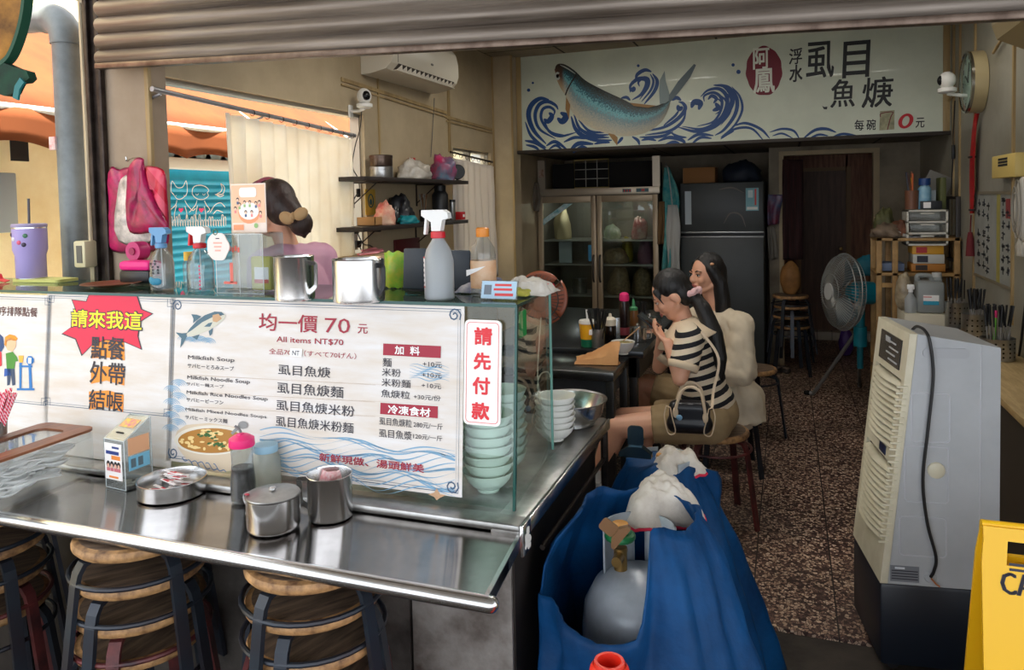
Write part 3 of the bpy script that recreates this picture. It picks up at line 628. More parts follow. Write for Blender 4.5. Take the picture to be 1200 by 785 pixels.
for t, x0, y0, x1, y1, b in (('Milkfish Soup', 220.8, 416, 275, 425.5, .008), ('サバヒーとろみスープ', 220.2, 425.6, 274.4, 434.6, .01), ('Milkfish Noodle Soup', 220, 439.6, 293, 451, .008), ('サバヒー麺スープ', 219, 447.4, 262.5, 455, .01),
    ('Milkfish Rice Noodles Soup', 219.2, 457.3, 314, 470.8, .008), ('サバヒービーフン', 218.8, 465.6, 262, 474, .01), ('Milkfish Mixed Noodles Soups', 218, 477.5, 312.5, 491.2, .008), ('サバヒーミックス麺', 217.3, 486, 266.7, 496, .01),
    ('虱目魚焿', 326.7, 426.5, 387, 443, .004), ('虱目魚焿麵', 325.4, 447.3, 402.5, 466.5, .004), ('虱目魚焿米粉', 324.4, 468, 415.6, 488.5, .004), ('虱目魚焿米粉麵', 323.8, 487, 414.3, 508, .004),
    ('麵', 448.8, 419, 459, 430, .004), ('米粉', 448, 431, 469.8, 441.8, .004), ('米粉麵', 447.7, 443, 481.3, 454.8, .004), ('魚焿粒', 447, 456, 480.6, 467.8, .004), ('+10元', 495.8, 423, 518, 431, .004), ('+10元', 494.9, 435.8, 517.7, 443.6, .004), ('+10元', 494.3, 448.3, 517, 456, .004), ('+30元/份', 485, 461.3, 516.4, 470, .004),
    ('虱目魚焿粒', 445, 488.4, 482.8, 501, .004), ('280元/一斤', 485, 493.5, 519, 503.7, .004), ('虱目魚漿', 444.6, 502, 482.8, 515.7, .004), ('120元/一斤', 484.6, 507.5, 518.5, 517.2, .004)): B.tpx(f, t, x0, y0, x1, y1, .0016, b)
f.build('dark_lettering', M_ink, o)
# printed fish
K = lambda q: [(200 + x / 4.8, 340 + y / 4.8) for x, y in q]
f = MB()
f.m(0); B.ppx(f, K([(312, 142), (290, 122), (250, 120), (195, 140), (150, 172), (110, 215), (88, 250), (100, 262), (150, 252), (215, 225), (265, 195), (300, 165)]), .0014)
f.m(1); B.ppx(f, K([(305, 138), (288, 122), (250, 120), (195, 140), (150, 172), (110, 215), (90, 245), (125, 222), (180, 180), (240, 150)]), .0018); B.ppx(f, K([(118, 135), (150, 138), (175, 148), (128, 185), (130, 160)]), .0014); B.ppx(f, K([(30, 237), (65, 242), (95, 240), (92, 262), (72, 300), (55, 325), (62, 270)]), .0014); B.ppx(f, K([(190, 205), (215, 185), (238, 180), (225, 205)]), .0020); B.ppx(f, K([(215, 230), (240, 212), (235, 245), (222, 258)]), .0014); B.ppx(f, K([(120, 262), (165, 248), (150, 278)]), .0014)
f.m(2); B.ppx(f, K([(238, 140), (272, 132), (290, 160), (262, 180), (240, 175)]), .0021); f.m(3); B.ppx(f, K([(281, 140), (286, 136), (291, 140), (286, 145)]), .0024)
f.build('fish_picture', [mat('fish_silver', (206, 204, 188), .5), mat('fish_back', (70, 104, 120), .5), mat('fish_cheek', (196, 156, 116), .5), M_ink], o)
# printed bowl of soup
K = lambda q: [(200 + x / 4.3625, 460 + y / 4.3625) for x, y in q]
def ov(cx, cy, rx, ry, a0=0, a1=360, n=40): return [(cx + rx * cos(radians(a0 + (a1 - a0) * i / n)), cy + ry * sin(radians(a0 + (a1 - a0) * i / n))) for i in range(n)]
f = MB(); f.m(0); B.ppx(f, K([(25, 225), (40, 285), (90, 350), (150, 390), (240, 410), (330, 395), (395, 345), (420, 270), (400, 215), (330, 175), (200, 155), (80, 165), (35, 195)]), .0013)
f.m(4); B.ppx(f, K(ov(215, 242, 195, 76)), .0015); f.m(1); B.ppx(f, K(ov(212, 245, 172, 64)), .0017)
for i in range(46):
    a = rnd.random() * 6.28; q = sqrt(rnd.random()); x, y = 212 + 158 * q * cos(a), 245 + 54 * q * sin(a); f.m(2); B.ppx(f, K(ov(x, y, rnd.uniform(6, 18), rnd.uniform(4, 10), n=8)), .0019 + i * 1e-5)
for i in range(34):
    a = rnd.random() * 6.28; q = rnd.random(); x, y = (195 if i % 2 else 245) + 50 * q * cos(a), (215 if i % 2 else 262) + 20 * q * sin(a); f.m(3); B.ppx(f, K(ov(x, y, rnd.uniform(4, 12), rnd.uniform(3, 7), n=7)), .0026 + i * 1e-5)
f.m(5); B.ppx(f, K(ov(372, 165, 24, 20)), .0028); B.ppx(f, K([(352, 160), (362, 178), (320, 215), (310, 205)]), .0028); f.m(6)
for k in range(5): B.stroke(f, [B.px(*q) for q in K([(60 + 40 * k + 8 * t, 330 + 10 * k + 10 * sin(t + k) + t * 5) for t in range(9)])], .003, .0016)
f.build('soup_picture', [mat('soup_bowl', (214, 196, 170), .5), mat('soup_broth', (176, 122, 48), .5), mat('soup_bits', (236, 206, 140), .5), mat('soup_green', (50, 96, 40), .5), mat('soup_rim', (226, 220, 206), .5), mat('soup_spoon', (140, 140, 140), .4), mat('print_wave_deep', (90, 120, 160), .5)], o)
f = MB(); B.ppx(f, [(512, 572), (516, 579), (523, 580), (516, 583), (512, 590 - 4), (509, 582), (502, 579), (509, 577)], .0014); f.build('star_print', mat('print_tan', (196, 156, 120), .5), o)
f = MB(); B.ppx(f, [(341, 408), (355, 408.5), (354, 418), (340, 417)], .0030); f.build('price_sticker', mat('print_white', (245, 245, 245), .5), o)
f = MB(); B.tpx(f, 'NT', 343.5, 410.5, 351.5, 416.5, .0034, .01); f.build('sticker_lettering', M_ink, o)
# pay-first sign
B, o, r = board('pay_first_sign', 'white vertical sign with red characters on the right end of the case', 'sign', ((545.5, 374), (587, 500)), .001, mat('sign_white_dummy', (244, 242, 238), .35))
[bpy.data.objects.remove(c) for c in kids(o)]
f = MB(); B.slab(f, rrect(*r, .014), .006, -.005); f.build('board', mat('sign_white', (246, 244, 240), .35), o)
f = MB(); u0, v0, u1, v1 = r; B.stroke(f, rrect(u0 + .007, v0 + .007, u1 - .007, v1 - .007, .01), .0014, .0058, True); f.build('border', mat('sign_red', (222, 30, 44), .4), o)
f = MB()
for i, (c, x0, y0, x1, y1) in enumerate((('請', 557.5, 383.5, 577, 404), ('先', 556.8, 413, 575.5, 433), ('付', 555.5, 441.5, 574.5, 462), ('款', 554.3, 471, 573.8, 491.5))): B.tpx(f, c, x0, y0, x1, y1, .0060, .035)
f.build('lettering', mat('sign_red', (222, 30, 44), .4), o)
# ================================================================== BOWLS AND SMALL THINGS ON THE COUNTER
M_mel = mat('melamine_celadon', (228, 236, 228), .28, coat=.2)
M_melw = mat('melamine_white', (232, 232, 226), .3)
def bowl_mesh(r, h, m, name='bowl_body'):
    p = [(r * .42, 0), (r * .44, .004), (r * .40, h * .12), (r * .62, h * .28), (r * .84, h * .58), (r * .97, h * .93), (r, h), (r * .985, h * 1.01), (r * .955, h * .96), (r * .82, h * .60), (r * .58, h * .32), (0, h * .24)]
    return MB().lathe(p, (0, 0, 0), 28)
ZI = .797
def bowl_stack(x, y, z, n, r, h, dz, where, group, m=M_mel, X=None, Y=None, tilt=True):
    base = at(x, y, z=z) if X is None else Vector((X, Y, z)); proto = None
    for i in range(n):
        loc = base + Vector((rnd.uniform(-.002, .002), rnd.uniform(-.002, .002), dz * i)); pos = 'bottom' if i == 0 else 'top' if i == n - 1 else '%s from the bottom' % ('second third fourth fifth sixth seventh eighth ninth tenth eleventh twelfth thirteenth'.split()[i - 1])
        if proto is None: proto = bowl_mesh(r, h, m).build('soup_bowl', m, loc=loc); o = proto
        else: o = proto.copy(); COL.objects.link(o); o.location = loc
        o.rotation_euler = (rnd.uniform(-.012, .012), rnd.uniform(-.012, .012), rnd.random() * 6)
        tag(o, '%s bowl of the %s' % (pos, where), 'bowl', group)
BG = 'pale green bowls stacked in the glass case'
bs = Vector((at(572, 596, Y=1.90).x, 1.912, ZI))
bowl_stack(0, 0, ZI, 7, .072, .058, .0265, 'stack behind the pay sign', BG, X=bs.x, Y=bs.y)
bowl_stack(0, 0, ZI, 8, .072, .058, .0265, 'stack at the rear right corner of the case', BG, X=bs.x - .018, Y=bs.y + .165)
bowl_stack(0, 0, ZI, 6, .072, .058, .0265, 'stack mostly hidden behind the menu', BG, X=bs.x - .165, Y=bs.y + .01)
bowl_stack(0, 0, .803, 6, .068, .05, .02, 'small white stack beside the steel basin', 'small white bowls on the ledge', M_melw, X=at(650, 525, z=.80).x - .02, Y=2.37)
# inside the case: dark tools, a bottle with a pink cap, black bags
# steel basin at the end of the ledge
bz = thing('steel_basin', 'wide shiny steel basin at the end of the counter ledge', 'basin', (at(668, 483, z=.86).x - .015, 2.56, .803))
MB().lathe([(.07, 0), (.085, .003), (.112, .04), (.122, .082), (.132, .088), (.132, .091), (.120, .087), (.108, .042), (.08, .008), (0, .006)], seg=36).build('basin_bowl', M_ss, bz)
# trays and hook inside
o = thing('white_cable_hook', 'white looped cable hanging inside the right pane of the case', 'cable', (0, 0, 0))
q = [at(x, y, X=CX1 - .075) for x, y in ((634, 372), (632, 400), (630, 440), (634, 470), (637, 480), (632, 468), (630, 450), (634, 438), (642, 436), (646, 444))]
MB().tube(crom(q, 5), .0022, 6).build('cable', mat('cable_cream', (214, 206, 190), .5), o)

# ------------------------------------------------------------------ on the stainless worktop
ZW = .7825
M_clear = glassy('clear_plastic', (.88, .91, .92), .04, refl=1.5, haze=.07); M_scuff = glassy('scuffed_plastic', (.97, .98, .98), .12, refl=.6, haze=.05, hazecol=(245, 246, 248))
M_lidb = mat('lid_brown', (150, 92, 58), .35, col2=(110, 62, 38), var=.12, scale=10, stretch=(1, 8, 8))
A = at(109, 505, z=.915); Dl = (at(0, 543, z=.915) - A); ang = math.atan2(Dl.y, Dl.x) - pi
sb = thing('spoon_box', 'clear plastic box with a brown rimmed lid full of white spoons', 'box', (A.x, A.y, ZW), rz=ang)
LB, WB, HB = .46, .20, .13
f = MB(); f.box2((-LB, .012, 0), (-.012, WB - .012, .004))
for a, b in (((-LB, 0, .004), (-.004, .004, HB)), ((-.006, 0, .004), (-.002, WB, HB)), ((-LB, WB - .004, .004), (-.004, WB, HB)), ((-LB, 0, .004), (-LB + .004, WB, HB))): f.box2(a, b)
f.build('box_walls', M_scuff, sb)
f = MB(); f.prism(rrect(-LB - .008, -.008, .008, WB + .008, .03), (0, 0, HB), (1, 0, 0), (0, 1, 0), (0, 0, 1), 0, .006)
ro = rrect(-LB - .008, -.008, .008, WB + .008, .03); ri = rrect(-LB + .05, .042, -.05, WB - .042, .03)
g = MB(); n_ = len(ro); g.add([(a, b, HB + .006) for a, b in ro] + [(a, b, HB + .014) for a, b in ro] + [(a, b, HB + .016) for a, b in ri] + [(a, b, HB + .006) for a, b in ri], [(k * n_ + i, k * n_ + (i + 1) % n_, ((k + 1) % 4) * n_ + (i + 1) % n_, ((k + 1) % 4) * n_ + i) for k in range(4) for i in range(n_)], smooth=False)
g.build('lid_rim', M_lidb, sb); h_ = MB().prism(rrect(-LB + .045, .038, -.045, WB - .038, .03), (0, 0, HB + .008), (1, 0, 0), (0, 1, 0), (0, 0, 1), 0, .004); h_.build('lid_window', M_clear, sb)
MB().prism(rrect(-LB - .004, -.004, .004, WB + .004, .03), (0, 0, HB), (1, 0, 0), (0, 1, 0), (0, 0, 1), -.016, .003).build('lid_skirt', M_scuff, sb)
# spoons in the box
sp = thing('plastic_spoon', 'white plastic soup spoon lying in the clear box', 'spoon', (0, 0, 0), group='white spoons in the box'); sp.scale = (1.4,) * 3
f = MB(); f.grid(lambda u, v: ((.030 * sin(pi * min(1, max(0, u))) ** .6) * (v - .5) * 1.3, .062 * u - .02, .012 * (1 - sin(pi * u) * (1 - (2 * v - 1) ** 2)) + .002), 10, 8); f.build('spoon_bowl', mat('spoon_white', (250, 250, 248), .35), sp, solid=.002)
f = MB(); f.tube([(0, .04, .013), (0, .07, .020), (0, .12, .014)], 1, flat=(.011, .003), up=(0, 0, 1)); f.build('spoon_handle', mat('spoon_white', (250, 250, 248), .35), sp)
Rb = Matrix.Translation((A.x, A.y, ZW)) @ Matrix.Rotation(ang, 4, 'Z'); first = True
for i in range(68):
    lay = i // 17; p_ = Rb @ Vector(((-.05 if i % 2 else -.22) - .18 * rnd.random(), .05 + .10 * rnd.random(), .014 + .022 * lay)); rot = (rnd.uniform(-.08, .08), rnd.uniform(-.3, .3), ang + (pi / 2 if i % 2 else -pi / 2) + rnd.uniform(-.22, .22))
    if first: sp.location = p_; sp.rotation_euler = rot; first = False
    else: dup(sp, None, p_, rot=rot)
# straws in a cup at the very left
cp = thing('straw_cup', 'low steel cup of striped straws on the spoon box lid at the left edge', 'cup', at(-7, 510, z=.932)); cp.location.z = ZW + .149
MB().lathe([(.03, 0), (.034, .002), (.036, .04), (.038, .042), (.034, .04), (.03, .006), (0, .005)], seg=20).build('cup_body', M_ssd, cp)
M_straw = mat('straw_red', (230, 40, 80), .4); nt = M_straw.node_tree
def spiral(m, c1, c2, freq):
    nt = m.node_tree; N = nt.nodes.new; L = nt.links.new; tc = N('ShaderNodeTexCoord'); wv = N('ShaderNodeTexWave'); wv.wave_type = 'BANDS'; wv.bands_direction = 'DIAGONAL'; wv.inputs['Scale'].default_value = freq
    L(tc.outputs['Object'], wv.inputs[0]); cr = N('ShaderNodeValToRGB'); cr.color_ramp.interpolation = 'CONSTANT'; cr.color_ramp.elements[0].color = lin(c1); cr.color_ramp.elements[1].color = lin(c2); cr.color_ramp.elements[1].position = .5
    L(wv.outputs[0], cr.inputs[0]); L(cr.outputs[0], nt.nodes['Principled BSDF'].inputs['Base Color'])
spiral(M_straw, (226, 30, 78), (250, 214, 220), 55)
s0 = MB().tube([(0, 0, 0), (0, 0, .14)], .0042, 8).build('paper_straw', M_straw); tag(s0, 'red and white striped paper straw in the bundle at the left edge', 'straw', 'striped straws')
for i in range(16):
    o = s0 if i == 0 else s0.copy()
    if i: COL.objects.link(o)
    a = rnd.random() * 6.28; q = .024 * sqrt(rnd.random()); o.location = cp.location + Vector((q * cos(a), q * sin(a), .008)); o.rotation_euler = (rnd.uniform(-.12, .12), .42 + rnd.uniform(-.16, .16), 0)
# acrylic coin box
base = at(139, 572, z=ZW); cbx = thing('donation_box', 'small clear acrylic coin box with a sloped top and paper labels, on the worktop', 'donation box', base + Vector((0, .04, 0)), rz=radians(-6))
w2, d2, h1, h2 = .043, .045, .145, .195
def Q(mb, pts, t=.003): pane(mb, pts, t)
f = MB(); Q(f, [(-w2, -d2, 0), (w2, -d2, 0), (w2, -d2, h1), (-w2, -d2, h1)]); Q(f, [(w2, -d2, 0), (w2, d2, 0), (w2, d2, h2), (w2, -d2, h1)]); Q(f, [(-w2, d2, 0), (-w2, -d2, 0), (-w2, -d2, h1), (-w2, d2, h2)]); Q(f, [(w2, d2, 0), (-w2, d2, 0), (-w2, d2, h2), (w2, d2, h2)]); Q(f, [(-w2, -d2, h1), (w2, -d2, h1), (w2, d2, h2), (-w2, d2, h2)]); f.box2((-w2, -d2, 0), (w2, d2, .004))
f.build('acrylic_shell', M_clear, cbx)
f = MB(); e_ = [(-w2, -d2, 0), (w2, -d2, 0), (w2, -d2, h1), (-w2, -d2, h1)]
for a, b in (((-w2, -d2, 0), (-w2, -d2, h1)), ((w2, -d2, 0), (w2, -d2, h1)), ((w2, d2, 0), (w2, d2, h2)), ((-w2, -d2, h1), (w2, -d2, h1)), ((-w2, -d2, h1), (-w2, d2, h2)), ((w2, -d2, h1), (w2, d2, h2)), ((-w2, d2, h2), (w2, d2, h2)), ((-w2, -d2, 0), (w2, -d2, 0))): f.tube([a, b], .0014, 5)
f.build('acrylic_edge', mat('acrylic_edge', (220, 226, 228), .2), cbx)
f = MB(); f.m(0).box((0, -d2 - .0045, .082), (.074, .001, .108)); f.m(1).box((-.002, -d2 - .0052, .108), (.056, .0008, .010)); f.m(1).box((.012, -d2 - .0052, .124), (.03, .0008, .006)); f.m(2).box((.012, -d2 - .0052, .094), (.038, .0008, .012))
for k, x in enumerate((-.022, -.006, .010, .024)): f.m(3).ell((x, -d2 - .0053, .072), (.008, .0007, .011)); f.m(4).ell((x, -d2 - .0056, .069), (.0055, .0007, .007)); f.m(5).box((x, -d2 - .0053, .058), (.014, .0007, .010))
f.m(2).box((0, -d2 - .0052, .036), (.04, .0008, .006)); f.build('front_label', [mat('label_paper', (242, 238, 236), .6), mat('label_navy', (40, 60, 130), .6), mat('label_orange', (236, 140, 60), .6), mat('label_hair', (30, 26, 28), .6), mat('label_skin', (226, 180, 156), .6), mat('label_rose', (200, 110, 120), .6)], cbx)
f = MB(); f.m(0).box((w2 + .0042, .0, .125), (.001, .07, .05)); f.m(1).box((w2 + .0042, .0, .075), (.001, .07, .042))
for y in (-.02, .004): f.m(2).box((w2 + .005, y, .075), (.0008, .016, .026))
f.build('side_label', [mat('label_tan', (224, 170, 130), .6), mat('label_sky', (120, 186, 216), .6), mat('label_grey', (90, 110, 120), .6)], cbx)
sl2 = math.atan2(h2 - h1, 2 * d2); Rl = Matrix.Rotation(sl2, 4, 'X'); f = MB(); f.m(0).box((0, 0, (h1 + h2) / 2 + .0045), (.062, .034, .001), 0, Matrix.Translation((0, .012, .006)) @ Matrix.Translation((0, 0, (h1 + h2) / 2)) @ Rl @ Matrix.Translation((0, 0, -(h1 + h2) / 2)))
f.build('slot_label', mat('label_yellow', (226, 214, 70), .6, col2=(220, 120, 150), scale=90), cbx)
f = MB(); f.box((0, -.024, (h1 + h2) / 2 - .0095), (.03, .004, .004)); f.build('coin_slot', M_dark, cbx)
coin = MB().lathe([(.011, 0), (.0115, .0008), (.011, .0018)], seg=14).build('coin', mat('coin_metal', (176, 170, 156), .3, .9)); tag(coin, 'silver coin lying inside the clear coin box on the worktop', 'coin', 'coins in the donation box')
for i in range(10):
    o = coin if i == 0 else coin.copy()
    if i: COL.objects.link(o)
    o.location = cbx.location + Vector((rnd.uniform(-.028, .028), rnd.uniform(-.03, .03), .0045 + .002 * (i // 4))); o.rotation_euler = (rnd.uniform(-.06, .06), rnd.uniform(-.06, .06), 0)
# round tin with wrapped toothpicks
b = at(180, 588, z=ZW); k = ppm(b); rt = 39 / k
tn = thing('steel_dish', 'shallow round steel dish of wrapped toothpicks on the worktop', 'dish', b + Vector((0, rt * .75, 0)))
MB().lathe([(rt * .97, 0), (rt, .003), (rt, .043), (rt * 1.02, .045), (rt * .985, .0455), (rt * .97, .043), (rt * .97, .004), (0, .003)], seg=40).build('dish_body', M_ss, tn)
tp = thing('wrapped_toothpick', 'white paper toothpick packet with red print lying in the steel dish', 'toothpick', (0, 0, 0), group='toothpick packets in the dish')
MB().box((0, 0, .002), (.075, .009, .003), .001).build('packet', mat('packet_white', (240, 234, 234), .6), tp)
MB().box((.012, 0, .0037), (.03, .006, .0006)).build('red_print', mat('packet_red', (206, 50, 66), .6), tp)
for i in range(14):
    p_ = tn.location + Vector((rnd.uniform(-.016, .016), rnd.uniform(-.035, .035), .006 + .0034 * i)); rot = (0, rnd.uniform(-.08, .08), rnd.uniform(-.5, .5) + (pi if i % 2 else 0))
    if i == 0: tp.location = p_; tp.rotation_euler = rot
    else: dup(tp, None, p_, rot=rot)

M_soy = mat('soy_sauce', (18, 10, 8), .15); M_pink = mat('pink_cap', (236, 44, 120), .4); M_frost = glassy('frosted_plastic', (.86, .88, .86), .3, haze=.5, hazecol=(214, 216, 206)); M_blc = mat('blue_cap', (150, 186, 206), .45)
# soy bottle
b = at(276, 592, z=ZW); k = ppm(b); r_ = 14.5 / k
so = thing('soy_sauce_bottle', 'clear soy sauce bottle with a bright pink cap on the worktop', 'bottle', b + Vector((0, r_, 0)))
H = 66 / k; MB().lathe([(r_ * .9, 0), (r_, .004), (r_ * 1.02, H * .35), (r_ * .86, H * .7), (r_ * .9, H), (r_ * .86, H), (r_ * .82, H * .7), (r_ * .97, H * .35), (r_ * .94, .006), (0, .005)], seg=24).build('bottle_body', M_clear, so)
MB().lathe([(0, .006), (r_ * .92, .0065), (r_ * .955, H * .35), (r_ * .86, H * .62), (0, H * .62)], seg=24).build('soy_sauce', M_soy, so)
f = MB(); f.lathe([(r_ * 1.0, 0), (r_ * 1.04, .003), (r_ * 1.0, .022), (r_ * .6, .031), (r_ * .3, .034), (0, .035)], (0, 0, H), 24); f.box((0, -.004, H + .032), (.016, .02, .012), .004); f.build('cap', M_pink, so)
f = MB(); f.tube(crom([(.002, 0, H + .03), (-.006, 0, H + .045), (-.018, -.004, H + .056)], 4), .0035, 8); f.build('spout', mat('spout_grey', (120, 116, 116), .4), so)
# squeeze bottle
b = at(303, 582, z=ZW); k = ppm(b); r_ = 16.2 / k
sq = thing('squeeze_bottle', 'frosted squeeze bottle with a pale blue cap on the worktop', 'bottle', b + Vector((0, r_, 0))); H = 50 / k
MB().lathe([(r_ * .9, 0), (r_, .004), (r_ * 1.0, H * .72), (r_ * .9, H * .9), (r_ * .78, H), (r_ * .7, H), (0, .01)], seg=24).build('bottle_body', M_frost, sq)
MB().lathe([(r_ * .86, 0), (r_ * .88, .002), (r_ * .86, .020), (r_ * .5, .025), (0, .025)], (0, 0, H - .002), 24).build('cap', M_blc, sq)
# lidded sugar pot
b = at(303, 629, z=ZW); k = ppm(b); r_ = 31.5 / k
su = thing('sugar_pot', 'small lidded steel pot nearest the front edge of the worktop', 'pot', b + Vector((0, r_ * .9, 0))); H = 39 / k
MB().lathe([(r_ * .9, 0), (r_ * .97, .004), (r_, .012), (r_, H), (r_ * 1.03, H + .002), (r_ * .96, H + .003), (0, H)], seg=36).build('pot_body', M_ss, su)
MB().lathe([(r_ * 1.02, H + .0035), (r_ * 1.0, H + .006), (r_ * .4, H + .012), (0, H + .013)], seg=36).build('lid', M_ssd, su)
MB().lathe([(.005, 0), (.009, .004), (.009, .008), (.004, .010), (0, .010)], (0, 0, H + .012), 14).build('knob', M_ss, su)
f = MB(); f.tube(crom([(-r_ * .92, -.004, H - .001), (-r_ * 1.22, -.004, H - .002), (-r_ * 1.26, -.004, H * .78), (-r_ * 1.08, -.004, H * .5), (-r_ * 1.2, -.004, H * .35), (-r_ * .98, -.004, H * .2)], 5), 1, flat=(.012, .003), up=(1, 0, 0)); f.build('handle', M_ss, su)
f = MB(); f.box((-r_ * .75, -r_ * .55, H + .010), (.012, .008, .004), .002); f.build('red_mark', mat('red_mark', (180, 50, 70), .5), su)
# mug with sachets
def mug(name, label, x, y, wpx, hpx, z, side, hcol=None, Yoff=.9, lip=True, hscale=1., group=None):
    b = at(x, y, z=z); k = ppm(b); r_ = wpx / 2 / k; H = hpx / k; o = thing(name, label, 'mug', b + Vector((0, r_ * Yoff, 0)), group=group)
    MB().lathe([(r_ * .93, 0), (r_ * .985, .003), (r_, .01), (r_, H - .002), (r_ * 1.025, H), (r_ * 1.0, H + .001), (r_ * .975, H - .003), (r_ * .97, .006), (0, .005)], seg=40).build('mug_body', M_ss, o)
    f = MB(); s_ = side; q = [(s_ * r_ * .97, -.01, H * .86), (s_ * r_ * 1.42 * hscale, -.014, H * .84), (s_ * r_ * 1.46 * hscale, -.014, H * .74), (s_ * r_ * 1.44 * hscale, -.014, H * .4), (s_ * r_ * 1.36 * hscale, -.014, H * .3), (s_ * r_ * .97, -.01, H * .18)]
    f.tube(crom(q, 4), 1, flat=(.014, .0035), up=(s_, 0, 0)); f.build('handle', hcol or M_ss, o); return o, r_, H
mo, mr, mh = mug('steel_mug', 'steel mug with sachets inside, standing on the worktop by the menu', 374, 614, 53, 52, ZW, -1)
for i in range(3):
    o = MB().box((0, 0, 0), (.03, .004, .045), .001).build('sachet', mat('sachet_white', (234, 226, 226), .5, col2=(214, 90, 100), scale=45)); tag(o, 'white and red paper sachet standing in the steel mug on the worktop', 'sachet', 'sachets in the mug')
    o.location = mo.location + Vector((-.012 + .014 * i, .006 * i - .004, mh - .018)); o.rotation_euler = (.2 * i - .2, .3 - .3 * i, .5 * i)

# ------------------------------------------------------------------ on the glass top
ZT = 1.3325
def Zt(Y): return 1.3325 - (Y - 1.83) * .027
def top(x, Y): return Vector((at(x, 340, Y=Y).x, Y, Zt(Y)))
tr = thing('cutting_board', 'thin yellow green board under the purple tumbler', 'board', top(54, 2.15)); k = ppm(tr.location); MB().prism(rrect(-37 / k, -.05, 37 / k, .05, .015), (0, 0, .001), (1, 0, 0), (0, 1, 0), (0, 0, 1), 0, .011).build('board', mat('board_lime', (206, 206, 120), .5), tr)
tm = thing('purple_tumbler', 'lilac insulated tumbler with a straw on the yellow green board', 'tumbler', top(38, 2.15) + Vector((0, 0, .0125))); k = ppm(tm.location); r_ = 18 / k; H = 64 / k
M_lil = mat('tumbler_lilac', (166, 150, 206), .4)
MB().lathe([(r_ * .86, 0), (r_ * .88, .003), (r_ * .88, H * .42), (r_, H * .52), (r_ * 1.0, H * .90), (r_ * .98, H * .905), (0, H * .9)], seg=32).build('tumbler_body', M_lil, tm)
MB().lathe([(r_ * .875, 0), (r_ * .88, .010), (r_ * .86, .011), (0, .011)], (0, 0, -.0005), 32).build('steel_base', M_ss, tm)
MB().lathe([(r_ * .99, 0), (r_ * .99, .008), (r_ * .9, .009)], (0, 0, H * .905), 32).build('steel_rim', M_ss, tm)
MB().lathe([(r_ * 1.02, 0), (r_ * 1.03, .01), (r_ * .95, .014), (0, .015)], (0, 0, H * .93), 32).build('tumbler_lid', mat('lid_lilac', (150, 140, 176), .45), tm)
f = MB(); f.tube([(0, 0, H * .95), (.004, 0, H * 1.45)], .005, 10); f.build('straw', mat('straw_grey', (70, 68, 76), .4), tm)
f = MB()
for a, z, c in ((-1.3, .66, 0), (-1.75, .72, 1), (-.9, .78, 2), (-2.1, .8, 3), (-1.0, .62, 3)):
    f.m(c); f.ell((r_ * cos(a), r_ * sin(a), H * z), (.009, .004, .009), Matrix.Rotation(a + pi / 2, 3, 'Z'), 10, 6)
f.build('stickers', [mat('sticker_rose', (214, 90, 120), .5), mat('sticker_white', (226, 220, 230), .5), mat('sticker_green', (70, 120, 90), .5), mat('sticker_dark', (60, 50, 70), .5)], tm)
rb = thing('red_ribbon', 'red plastic ribbon on the glass top at the far left edge', 'ribbon', top(6, 2.1)); f = MB(); f.tube(crom([(-.10, 0, .004), (-.05, 0, .01), (-.02, -.01, .03), (-.005, -.01, .01), (.03, -.01, .003)], 5), 1, flat=(.02, .003), up=(0, 0, 1)); f.build('ribbon', mat('ribbon_red', (214, 40, 44), .4), rb)
pt = thing('brown_plate', 'shallow brown plate on the glass top beside the pink box', 'plate', top(131, 2.02)); k = ppm(pt.location); r_ = 33 / k
MB().lathe([(r_ * .55, 0), (r_ * .6, .002), (r_, .012), (r_ * .99, .014), (r_ * .58, .006), (0, .005)], seg=32).build('plate_body', mat('plate_brown', (120, 66, 42), .35), pt)
pk = thing('pink_lunch_box', 'black box with a hot pink lid on the glass top behind the blue nozzle bottle', 'box', top(166, 2.12)); k = ppm(pk.location)
MB().box((0, 0, .030), (46 / k, .07, .05), .012).build('box_base', mat('box_black', (26, 26, 30), .4), pk); MB().box((0, 0, .070), (46 / k, .072, .036), .014).build('box_lid', mat('box_pink', (232, 30, 130), .4), pk)
cl = thing('pink_bag_roll', 'roll of thin pink plastic bags above the pink and black box', 'roll', top(165, 2.2) + Vector((0, 0, .0))); f = MB()
f.tube([(0, -.03, .12), (0, .02, .12)], .036, 20); f.build('roll', clothlike('bag_pink', (214, 60, 130), .3, .35), cl); f = MB(); f.tube([(0, -.032, .12), (0, -.036, .12)], .014, 12); f.build('core', mat('core_rose', (150, 40, 80), .6), cl); f = MB(); f.box((0, -.005, .043), (.07, .04, .086), .008); f.build('stand', mat('stand_dark', (70, 30, 44), .5), cl)

